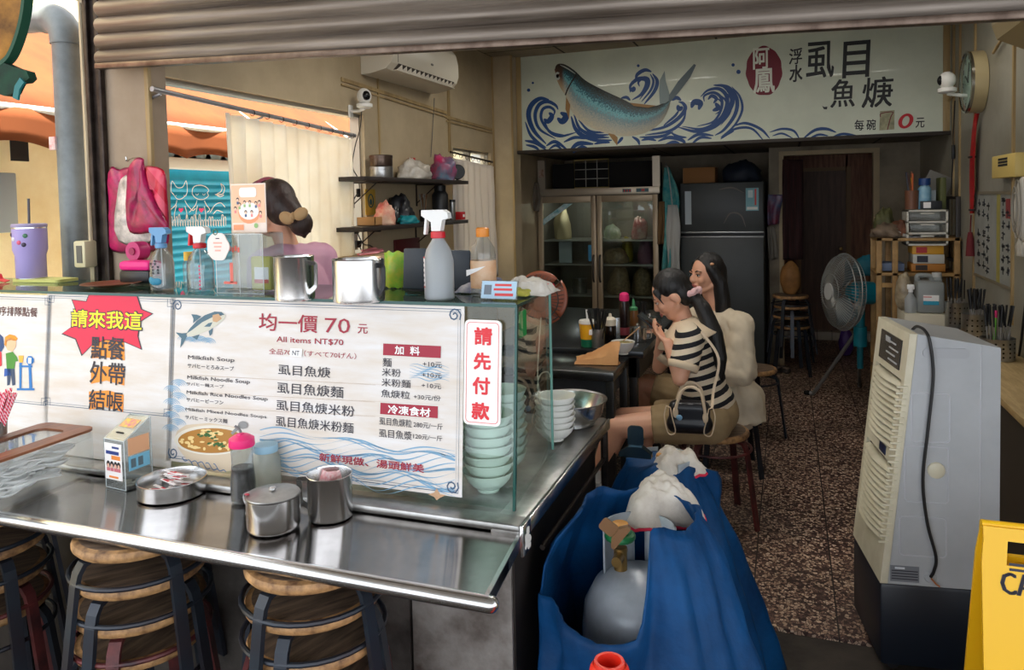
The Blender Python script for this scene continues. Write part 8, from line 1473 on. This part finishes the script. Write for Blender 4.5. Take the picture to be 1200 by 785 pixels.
def pt(x, y, Y): return at(x, y, Y=Y)
# --- woman in the striped top, looking down at her phone
hx = axes((-.86, -.10, -.52)); hl = hx
W = dict(lat=Vector((0, 1, 0)), f=Vector((-1, 0, 0)), pv=pt(832, 484, 3.78), ch=pt(814, 412, 3.76), nk=pt(801, 376, 3.76), hd=pt(788, 346, 3.76), hu=hx[2], hx=hx, sh=(pt(808, 399, 3.59), pt(800, 392, 3.93)), el=(pt(797, 444, 3.53), pt(772, 430, 3.95)), wr=(pt(783, 402, 3.58), pt(775, 394, 3.86)), hip=(pt(832, 494, 3.68), pt(832, 490, 3.88)), kn=(pt(722, 500, 3.63), pt(730, 490, 3.90)), an=(pt(700, 556, 3.64), pt(708, 548, 3.92)))
W['toe'] = [a + Vector((-.13, 0, -.075)) for a in W['an']]
W['hands'] = [(W['wr'][0], (pt(767, 388, 3.62) - W['wr'][0]), Vector((.35, .2, .9)), Vector((-.3, .8, .2)), (.35, .5, .4), .95), (W['wr'][1], (pt(766, 387, 3.74) - W['wr'][1]), Vector((.4, -.2, .9)), Vector((-.3, -.8, .2)), (.3, .5, .4), .95)]
w1 = thing('person', 'woman in a black and cream striped top sitting and looking down at a phone', 'person', (0, 0, 0)); mb = MB(); body(mb, W); baked(mb, 'body', M_skin, w1, .0055, 4); face(w1, W['hd'], *hx)
def garment(name, fn, m, parent, voxel=.007, smooth=4, wr=0.):
    mb = MB(); fn(mb); o = baked(mb, name, m, parent, voxel, smooth)
    if wr:
        N_ = [v.normal.copy() for v in o.data.vertices]
        for v, n in zip(o.data.vertices, N_): c = v.co; v.co = c + n * wr * (mnoise.noise(Vector((c.x * 11, c.y * 11, c.z * 7))) + .6 * mnoise.noise(Vector((c.x * 24 + c.z * 14, c.y * 24, c.z * 16))))
    return o
def top_of(D, slv=.5, infl=.012, low=.3):
    def fn(mb):
        l = D['lat']; pv, ch, nk = D['pv'], D['ch'], D['nk']; up = (ch - pv).normalized(); T = frame3(l, up.cross(l) * -1, up)
        mb.ell(pv.lerp(ch, .18), (.165 + infl, .122 + infl, .12), T, 20, 14); mb.ell(pv.lerp(ch, .55), (.140 + infl, .105 + infl, .15), T, 20, 14); mb.ell(ch, (.150 + infl, .105 + infl, .155), T, 20, 14); limb(mb, [D['sh'][0], nk - (nk - ch) * .34, D['sh'][1]], [.058 + infl, .062 + infl, .058 + infl])
        for i in (0, 1):
            if slv <= 1: limb(mb, [D['sh'][i], D['sh'][i].lerp(D['el'][i], slv)], [.060 + infl, .058 + infl], True)
            else: limb(mb, [D['sh'][i], D['el'][i], D['el'][i].lerp(D['wr'][i], slv - 1)], [.062 + infl, .062 + infl, .045 + infl], True)
    return fn
M_str = mat('striped_knit', (222, 206, 180), .8); nt = M_str.node_tree; N = nt.nodes.new; L = nt.links.new; tc = N('ShaderNodeTexCoord'); vd = N('ShaderNodeVectorMath'); vd.operation = 'DOT_PRODUCT'; L(tc.outputs['Object'], vd.inputs[0]); axv = (W['ch'] - W['pv']).normalized(); vd.inputs[1].default_value = axv / .047
ad = N('ShaderNodeMath'); L(vd.outputs['Value'], ad.inputs[0]); ad.inputs[1].default_value = .30 - (W['sh'][0] + axv * .066).dot(axv) / .047; fr_ = N('ShaderNodeMath'); fr_.operation = 'FRACT'; L(ad.outputs[0], fr_.inputs[0]); gt = N('ShaderNodeMath'); gt.operation = 'GREATER_THAN'; gt.inputs[1].default_value = .52; L(fr_.outputs[0], gt.inputs[0]); mx = N('ShaderNodeMix'); mx.data_type = 'RGBA'; L(gt.outputs[0], mx.inputs[0]); mx.inputs[6].default_value = lin((224, 206, 180)); mx.inputs[7].default_value = lin((18, 18, 26)); L(mx.outputs[2], nt.nodes['Principled BSDF'].inputs['Base Color'])
garment('striped_top', top_of(W, .62), M_str, w1, wr=.004); M_crm = mat('knit_cream', (222, 200, 170), .8); M_kh = mat('khaki_cloth', (170, 146, 108), .85, col2=(146, 122, 88), scale=5)
f = MB()
for i in (0, 1): a_, b_ = W['sh'][i].lerp(W['el'][i], .58), W['sh'][i].lerp(W['el'][i], .76); f.tube([a_, b_], [.0725, .066], 20, cap=False)
f.build('sleeve_cuff', M_crm, w1, solid=.006); nk = W['nk']; dn = (W['nk'] - W['ch']).normalized()
f = MB(); T = frame3(W['lat'], dn.cross(W['lat']) * -1, dn); f.lathe([(.060, .020), (.082, .004), (.14, -.028), (.20, -.075)], nk - dn * .012, 30, T.to_4x4(), cap=False, sx=1.12, sy=.80); f.build('collar', M_crm, w1, solid=.008)
def shorts_of(D, t, infl=.014, ln=.6):
    def fn(mb):
        up = (D['ch'] - D['pv']).normalized(); T = frame3(D['lat'], up.cross(D['lat']) * -1, up); mb.ell(D['pv'], (.165 + infl, .125 + infl, .125), T, 20, 14)
        for i in (0, 1): limb(mb, [D['hip'][i], D['hip'][i].lerp(D['kn'][i], ln)], [.095 + infl, .078 + infl], True)
    return fn
garment('shorts', shorts_of(W, 0), M_kh, w1, wr=.007)
def hair(D, m, parent, extra, name='hair', grow=1.):
    l, f, u = D['hx']; c = D['hd']; H = frame3(l, f, u)
    def fn(mb): mb.ell(c - f * .020 + u * .044, (.084 * grow, .092, .090), H, 24, 16); mb.ell(c - f * .045 + u * .0, (.075, .062, .085), H, 20, 12); extra(mb, lambda x, y, z: c + l * x + f * y + u * z)
    return garment(name, fn, m, parent, .006, 5)
sc1, sc2 = pt(812, 344, 3.75), pt(846, 424, 3.70)
def ex1(mb, P): limb(mb, [P(.06, .05, .05), P(.072, .035, .01), P(.074, .03, -.035)], [.014, .007, .003]); limb(mb, [P(-.05, .06, .06), P(-.066, .058, .02), P(-.070, .05, -.03)], [.014, .006, .003]); limb(mb, [P(0, -.05, .0), sc1], [.06, .03]); limb(mb, [sc1, pt(824, 362, 3.73), pt(837, 392, 3.70), pt(844, 420, 3.69), pt(846, 445, 3.69)], [.026, .040, .043, .034, .010])
hair(W, M_hair, w1, ex1)
f = MB(); ax1 = (pt(824, 362, 3.73) - sc1).normalized(); u1 = ax1.orthogonal().normalized(); v1_ = ax1.cross(u1)
f.tube([tuple(sc1 + (u1 * cos(t) + v1_ * sin(t)) * (.033 + .004 * sin(7 * t)) + ax1 * .006 * sin(5 * t)) for t in [2 * pi * i / 42 for i in range(42)]], [.014 + .004 * sin(9 * 2 * pi * i / 42) for i in range(42)], 8, closed=True); f.build('scrunchie', mat('scrunchie_rose', (222, 180, 178), .8), w1)
for i in (0, 1):
    a_ = W['an'][i]; k_ = W['kn'][i]; f = MB(); f.tube([a_ + (k_ - a_) * .16, a_, a_ - Vector((0, 0, .03))], [.042, .040, .042], 16); f.build('sock', mat('sock_white', (220, 216, 208), .9), w1); f = MB(); limb(f, [a_ - Vector((-.02, 0, .052)), a_ - Vector((.05, 0, .07)), W['toe'][i]], [.044, .042, .038]); so_ = baked(f, 'sneaker', mat('sneaker_grey', (150, 148, 146), .7), w1, .006, 3)
# phone
pc = pt(763, 379, 3.68); ph = thing('phone', 'black phone held by the woman in the striped top', 'phone', pc, rot=(.12, radians(38), 0)); MB().box((0, 0, 0), (.150, .074, .009), .004).build('phone_body', M_blk, ph); MB().box((0, 0, .0048), (.140, .066, .0006)).build('screen', mat('phone_screen', (20, 24, 30), .08), ph)
# handbag
bc = pt(808, 487, 3.475); hb = thing('handbag', 'small black handbag with beige handles at the striped woman\'s hip', 'handbag', bc, rz=.12); k = ppm(bc); f = MB(); bwid, bht = 27 / k, 21 / k
def bagf(mb): limb(mb, [(-bwid + .045, 0, -bht + .045), (bwid - .045, 0, -bht + .045)], [.045, .045]); limb(mb, [(-bwid + .06, 0, bht - .06), (bwid - .06, 0, bht - .06)], [.036, .036]); mb.box((0, 0, 0), (bwid * 1.75, .075, bht * 1.75), .03)
garment('bag_body', bagf, mat('bag_leather', (20, 20, 26), .35), hb, .006, 6); M_bei = mat('handle_beige', (214, 190, 160), .5)
for s_ in (-1, 1): f = MB(); f.tube(crom([(-.062, s_ * .043, bht * .35), (-.055, s_ * .048, bht * .8), (-.03, s_ * .045, bht * 1.55), (.01, s_ * .045, bht * 1.75), (.05, s_ * .045, bht * 1.45), (.066, s_ * .048, bht * .6), (.07, s_ * .043, bht * .1)], 5), .007, 8); f.ell((-.062, s_ * .046, bht * .3), (.013, .006, .025)); f.ell((.07, s_ * .046, bht * .08), (.013, .006, .025)); f.build('handle', M_bei, hb)
f = MB()
for s_ in (-1, 1): f.tube(crom([(s_ * bwid * .98, -.03, bht * .6), (s_ * bwid * 1.06, -.035, 0), (s_ * bwid * .9, -.04, -bht * .9), (s_ * bwid * .6, -.045, -bht * .8), (s_ * bwid * .72, -.047, 0), (s_ * bwid * .8, -.04, bht * .55)], 5), .0028, 6, closed=True)
f.build('piping', M_bei, hb); f = MB(); f.ell((-.045, -.052, bht * .05), (.014, .006, .013)); f.build('blue_charm', mat('charm_blue', (120, 166, 200), .4), hb)['label'] = 'pale blue round charm'
f = MB(); q = [bc + Vector((bwid * .95, 0, bht * .5)), pt(836, 458, 3.55), pt(842, 420, 3.56), pt(822, 388, 3.57)]; f.tube([Matrix.Rotation(-.12, 3, 'Z') @ (v - bc) for v in crom(q, 6)], 1, flat=(.012, .004), up=(0, 1, 0)); f.build('shoulder_strap', M_bei, hb)
# --- woman in the white shirt behind her
hx = axes((-.72, -.69, -.03)); W2 = dict(lat=Vector((-.25, .97, 0)).normalized(), f=Vector((-.97, -.25, 0)), pv=pt(852, 470, 4.53), ch=pt(845, 402, 4.52), nk=pt(838, 358, 4.50), hd=pt(828, 322, 4.48), hu=hx[2], hx=hx, sh=(pt(866, 383, 4.38), pt(816, 376, 4.66)), el=(pt(868, 436, 4.33), pt(800, 420, 4.72)), wr=(pt(815, 430, 4.30), pt(768, 392, 4.62)), hip=(pt(852, 482, 4.43), pt(848, 478, 4.62)), kn=(pt(752, 452, 4.42), pt(760, 448, 4.64)), an=(pt(758, 520, 4.42), pt(764, 516, 4.64)))
W2['an'] = [Vector((a.x, a.y, .10)) for a in W2['an']]; W2['toe'] = [a + Vector((-.13, 0, -.07)) for a in W2['an']]; W2['hands'] = [(W2['wr'][0], Vector((-1, .1, -.2)), Vector((0, 0, -1)), Vector((0, .9, .2)), (.25, .35, .3), .95), (W2['wr'][1], Vector((-1, -.2, .1)), Vector((0, -.2, -1)), Vector((0, -.9, .1)), (.3, .4, .3), .95)]
w2 = thing('person', 'woman in a loose white shirt sitting behind, looking away to the left', 'person', (0, 0, 0)); mb = MB(); body(mb, W2); baked(mb, 'body', M_skin, w2, .0055, 4); face(w2, W2['hd'], *hx)
def shirt2(mb): top_of(W2, 1.85, .022)(mb); up = Vector((0, 0, 1)); limb(mb, [W2['pv'] + Vector((.05, -.02, .0)), W2['pv'] + Vector((.10, -.06, -.13))], [.17, .13], True)
M_shirt = mat('shirt_white', (226, 212, 188), .8, col2=(212, 196, 170), scale=4, bump=.5, bscale=9); garment('shirt', shirt2, M_shirt, w2, wr=.014); garment('shorts', shorts_of(W2, 0, ln=.86), M_kh, w2, wr=.006)
def ex2(mb, P): limb(mb, [P(-.066, .02, .04), P(-.080, -.03, -.04), P(-.080, -.045, -.14), P(-.075, -.05, -.26), P(-.06, -.05, -.37)], [.03, .042, .046, .046, .020]); limb(mb, [P(.06, .03, .06), P(.078, .0, .0), P(.08, -.03, -.10), P(.08, -.03, -.24)], [.026, .030, .038, .022]); limb(mb, [P(0, -.06, .02), P(0, -.075, -.15), P(0, -.07, -.34)], [.07, .06, .03])
hair(W2, M_hair, w2, ex2); f = MB(); l, fw, u = hx; f.ell(W2['hd'] - l * .078 + fw * .02 + u * .07, (.012, .022, .008)); f.build('hair_clip', mat('clip_tan', (206, 150, 110), .4), w2)
for i in (0, 1): f = MB(); a_ = W2['an'][i]; limb(f, [a_ - Vector((-.02, 0, .055)), a_ - Vector((.06, 0, .062)), W2['toe'][i]], [.040, .038, .034]); baked(f, 'shoe', mat('shoe_black', (40, 38, 38), .6), w2, .006, 3)
# --- woman in pink behind the counter, seen from behind
YW = 2.72; hx = axes((-.93, .25, -.26)); hd0 = pt(322, 246, YW); W3 = dict(lat=Vector((.26, .96, 0)).normalized(), f=Vector((-.96, .26, 0)), pv=Vector((hd0.x + .11, YW, .93)), ch=Vector((hd0.x + .09, YW, 1.24)), nk=Vector((hd0.x + .055, YW, 1.44)), hd=hd0, hu=hx[2], hx=hx); nx = W3['nk']
W3['sh'] = (nx + Vector((.02, -.17, -.08)), nx + Vector((.06, .17, -.08))); W3['el'] = tuple(s_ + Vector((-.02, 0, -.27)) for s_ in W3['sh']); W3['wr'] = tuple(e_ + Vector((-.12, .02 * g, -.10)) for e_, g in zip(W3['el'], (1, -1))); W3['hip'] = (W3['pv'] + Vector((0, -.085, -.05)), W3['pv'] + Vector((0, .085, -.05))); W3['kn'] = tuple(h_ + Vector((-.01, 0, -.40)) for h_ in W3['hip']); W3['an'] = tuple(Vector((k_.x + .02, k_.y, .095)) for k_ in W3['kn']); W3['toe'] = tuple(a + Vector((-.14, 0, -.07)) for a in W3['an']); W3['hands'] = [(w__, Vector((-1, 0, -.2)), Vector((0, 0, -1)), Vector((0, g, .1)), (.3, .4, .3), .95) for w__, g in zip(W3['wr'], (.9, -.9))]
w3 = thing('person', 'woman in a pink top with tied up hair behind the counter, face hidden', 'person', (0, 0, 0)); mb = MB(); body(mb, W3); baked(mb, 'body', M_skin, w3, .0065, 4); garment('pink_top', top_of(W3, .6), mat('shirt_pink', (226, 176, 196), .8, col2=(206, 150, 176), scale=4, bump=.3, bscale=9), w3, wr=.008); garment('trousers', lambda mb: [shorts_of(W3, 0, ln=1)(mb)] + [limb(mb, [W3['kn'][i], W3['an'][i] + Vector((0, 0, .06))], [.075, .06], True) for i in (0, 1)], mat('trousers_navy', (40, 44, 60), .8), w3)
bun = pt(353, 262, YW - .03)
def ex3(mb, P): mb.ell(bun, (.05, .05, .055), None); limb(mb, [P(0, -.06, .0), bun], [.07, .04]); limb(mb, [bun, pt(357, 278, YW - .03)], [.03, .008]); limb(mb, [bun, pt(364, 272, YW - .03)], [.022, .006])
hair(W3, M_hairb, w3, ex3); f = MB(); bq = pt(344, 253, YW - .12)
for s_ in (-1, 1): f.ell(bq + Vector((s_ * .035, 0, .008 * s_)), (.036, .016, .026), Matrix.Rotation(-.4 * s_, 3, 'Y'))
f.ell(bq, (.014, .018, .016)); f.build('bow_clip', mat('bow_tan', (176, 140, 96), .7), w3); l, fw, u = hx; f = MB(); f.tube([tuple(W3['hd'] + u * (.05 + .093 * sin(t)) + l * .094 * cos(t) + fw * .022) for t in [pi * i / 16 for i in range(17)]], 1, flat=(.05, .014), up=tuple(u)); f.build('headscarf', mat('scarf_mix', (190, 70, 50), .8, col2=(50, 70, 120), scale=22), w3)
f = MB(); f.tube([W3['hd'] - l * .085 + u * -.02 + fw * 0, W3['hd'] - l * .084 + u * -.055], .003, 6); f.build('ear_ring', M_ss, w3)

# ================================================================== GAS CYLINDERS UNDER THE BLUE TARPAULIN
M_gas = mat('gas_grey', (186, 194, 202), .32, .1, col2=(156, 164, 172), var=.08, scale=6); M_tarp = mat('tarp_blue', (2, 70, 122), .6, spec=.25, col2=(1, 48, 90), scale=5, var=.1, bump=.6, bscale=16)
G1, G2 = Vector((-.375, 1.95, 0)), Vector((-.40, 2.52, 0))
def gas(label, c):
    o = thing('gas_cylinder', label, 'gas cylinder', c); MB().lathe([(.13, 0), (.15, .03), (.155, .06), (.155, .46), (.148, .52), (.12, .575), (.07, .605), (0, .615)], seg=40).build('tank', M_gas, o); f = MB()
    for a0 in (.3, 1.9, 5.4): f.grid(lambda u, v: (.095 * cos(a0 + 1.3 * u), .095 * sin(a0 + 1.3 * u), .56 + .17 * v), 12, 2)
    f.build('valve_guard', M_gas, o, solid=.005); f = MB(); f.cyl((0, 0, .61), (0, 0, .67), .018); f.cyl((0, -.05, .65), (0, .03, .65), .014); f.build('valve', mat('valve_brass', (150, 120, 70), .35, .8), o); vk = MB(); vk.tube([(.032 * cos(radians(t)), .032 * sin(radians(t)), .70) for t in range(0, 360, 24)], .010, 8, closed=True); vk.cyl((-.03, 0, .70), (.03, 0, .70), .006); vk.cyl((0, -.03, .70), (0, .03, .70), .006); vk.build('hand_wheel', mat('wheel_green', (20, 110, 60), .4), o); MB().lathe([(.022, .71), (.024, .715), (.022, .735), (0, .737)], seg=16).build('regulator_cap', mat('cap_ochre', (206, 140, 40), .4), o); return o
g1_ = gas('grey gas cylinder showing through the gap in the blue tarpaulin', G1); gas('grey gas cylinder hidden under the rear part of the blue tarpaulin', G2)
[setattr(c, 'location', Vector((-.05, -.005, -.0))) for c in kids(g1_) if c.name.split('.')[0] in ('hand_wheel', 'regulator_cap', 'valve')]
def smooth(a, b, t): t = max(0, min(1, (t - a) / (b - a))); return t * t * (3 - 2 * t)
def tarp(name, label, c, op, nth=120, nv=30, ztop=.77, r0=.13, seed=0, closed=True, sx=1.):
    o = thing(name, label, 'tarpaulin', (c.x, c.y, 0)); f = MB()
    def fn(u, v):
        a = 2 * pi * u; d = (a - op[0] + pi) % (2 * pi) - pi; g = 1 - smooth(op[1] * .72, op[1], abs(d)); zt = ztop - op[2] * g + .012 * sin(5 * a + seed); z = zt * (1 - v) + .012
        t = max(0, (ztop - z) / ztop); r = r0 + .235 * t ** .75 + .035 * t ** .6 * (sin(7 * a + seed + 2 * t) * .6 + .5 * sin(12 * a + 1.3 * seed)) + .012 * mnoise.noise(Vector((3 * cos(a), 3 * sin(a), 5 * z + seed))); r += .05 * g * (1 - smooth(0, .25, v)) + (op[3] * math.exp(-((((a - op[4] + pi) % (2 * pi) - pi) / .22) ** 2)) * smooth(.0, .25, t) if op[3] else 0)
        r += .016 * t ** .3 * mnoise.noise(Vector((6 * cos(a), 6 * sin(a), 3 * z + seed))) + .007 * mnoise.noise(Vector((14 * cos(a), 14 * sin(a), 11 * z)))
        return (max(r * cos(a), -.606 - c.x), r * sin(a) * sx, z)
    f.grid(fn, nth, nv, wrap=True)
    if closed: n_ = len(f.v); k_ = nv + 1; f.add([(0, 0, ztop + .03)] + [tuple(Vector(f.v[i * k_]) * .6 + Vector((0, 0, .4 * (ztop + .035)))) for i in range(nth)], [(0, 1 + i, 1 + (i + 1) % nth) for i in range(nth)]); f.f += [(i * k_, ((i + 1) % nth) * k_, n_ + 1 + (i + 1) % nth, n_ + 1 + i) for i in range(nth)]; f.mi += [0] * nth; f.sm += [True] * nth
    f.build('cloth', M_tarp, o, solid=.004, sharp=180); return o
tarp('blue_tarpaulin', 'blue tarpaulin wrapped round the front gas cylinder, open at the front left', G1, (radians(-116), .85, .20, .07, radians(-172)), seed=1., closed=False, r0=.15)
tarp('blue_tarpaulin', 'blue tarpaulin over the rear gas cylinder under the white rags', G2, (0, .1, 0, 0, 0), seed=4., ztop=.69, r0=.12, sx=.9)
def clip(name, label, c, rz, m, s_): o = thing(name, label, 'clip', c, rz=rz, rot=(0, s_[1], rz)); f = MB(); f.prism([(-.045, -.012), (.045, -.012), (.045, .0), (.02, .018), (-.02, .018), (-.045, .0)], (0, 0, 0), (1, 0, 0), (0, 0, 1), (0, -1, 0), -.012, .012); f.build('jaw', m, o); f = MB(); f.prism(rrect(-.022, .016, .022, .075, .012), (0, 0, 0), (1, 0, 0), (0, 0, 1), (0, -1, 0), -.003, .003); f.build('grip', m, o); return o
clip('spring_clip', 'brown steel clip pinching the edge of the front tarpaulin', at(726, 628, Y=1.80), .2, mat('clip_brown', (130, 100, 70), .4, .6), (1, -.9)).scale = (.75,) * 3; clip('binder_clip', 'large black and silver clip standing on the rear tarpaulin', at(745, 530, Y=2.47), 0, mat('clip_steel', (70, 90, 100), .2, .9), (1, 0.)).scale = (1.2,) * 3
def rag2(label, c, s_, seed):
    o = thing('white_rag', label, 'rag', c, rz=.4); f = MB()
    def fn(u, v):
        d = Vector((cos(2 * pi * u), sin(2 * pi * u), 0)); rr_ = v * (1 + .18 * sin(3 * 2 * pi * u + seed)); n = mnoise.noise(Vector((d.x * rr_ * 2.4, d.y * rr_ * 2.4, seed))) + .6 * mnoise.noise(Vector((d.x * rr_ * 6, d.y * rr_ * 6, seed + 3)))
        return (d.x * rr_ * s_[0], d.y * rr_ * s_[1], s_[2] * (1 - v ** 2.2) * (.85 + .28 * n) + .018 * n * v - s_[3] * v ** 3)
    f.grid(fn, 60, 22, wrap=True); f.build('cotton', mat('rag_white', (224, 216, 204), .95, col2=(190, 178, 164), scale=9, bump=.3, bscale=60), o, solid=.005, sharp=180); f = MB(); f.tube([fn(i / 60, 1.0) for i in range(60)], .005, 6, closed=True); f.build('red_hem', mat('hem_red', (206, 40, 70), .8), o)
rag2('white rag with a red hem draped between the two gas cylinders', G1 + Vector((.03, .17, .765)), (.105, .105, .05, .07), 3); rag2('white rag with a red hem crumpled on the rear tarpaulin', Vector((G2.x + .04, G2.y + .0, .715)), (.09, .09, .05, .03), 9)
# traffic cone at the bottom edge
pc = at(714, 772, Y=1.33); o = thing('traffic_cone', 'red orange traffic cone tip at the bottom edge in front of the tarpaulin', 'cone', (pc.x, pc.y, -.015)); M_cone = mat('cone_red', (226, 44, 24), .4); hc = pc.z + .012
f = MB(); f.lathe([(.17, .03), (.155, .035), (.034, hc - .03), (.028, hc), (.022, hc), (.018, hc - .03), (.016, hc - .1)], seg=36, cap=False); f.build('cone_body', M_cone, o); f = MB(); f.box((0, 0, .016), (.36, .36, .03), .01); f.build('base', M_cone, o); f = MB(); f.lathe([(.0345, hc - .034), (.039, hc - .028), (.036, hc - .014), (.031, hc - .006)], seg=30, cap=False); f.build('top_ring', M_cone, o); f = MB(); f.lathe([(.107, .30), (.108, .305), (.078, .46), (.077, .465)], seg=36, cap=False); f.build('reflective_band', mat('band_white', (230, 230, 226), .4), o)
# ceiling tube lights, out of view, added to light the interior
for i, (x, y, z, e) in enumerate(ADDED_TUBES):
    o = thing('added_tube_light', 'added unseen tube light on the ceiling, %s' % ('nearest the shutter', 'along the left half at the mural', 'over the right aisle')[i], 'added light', (x, y, ZC)); f = MB(); f.box((0, 0, -.03), (1.2, .10, .05), .005); f.build('housing', mat('alley_white', (232, 232, 226), .5), o); f = MB(); f.tube([(-.58, 0, -.072), (.58, 0, -.072)], .013, 10); f.build('tube', mat('added_tube_glow', (255, 246, 230), .5, emit=2.), o); l_ = lamp('added_tube_lamp', 'AREA', (x, y, z - .03), (0, 0, 0), e, (1, .95, .87), (1.15, .06));
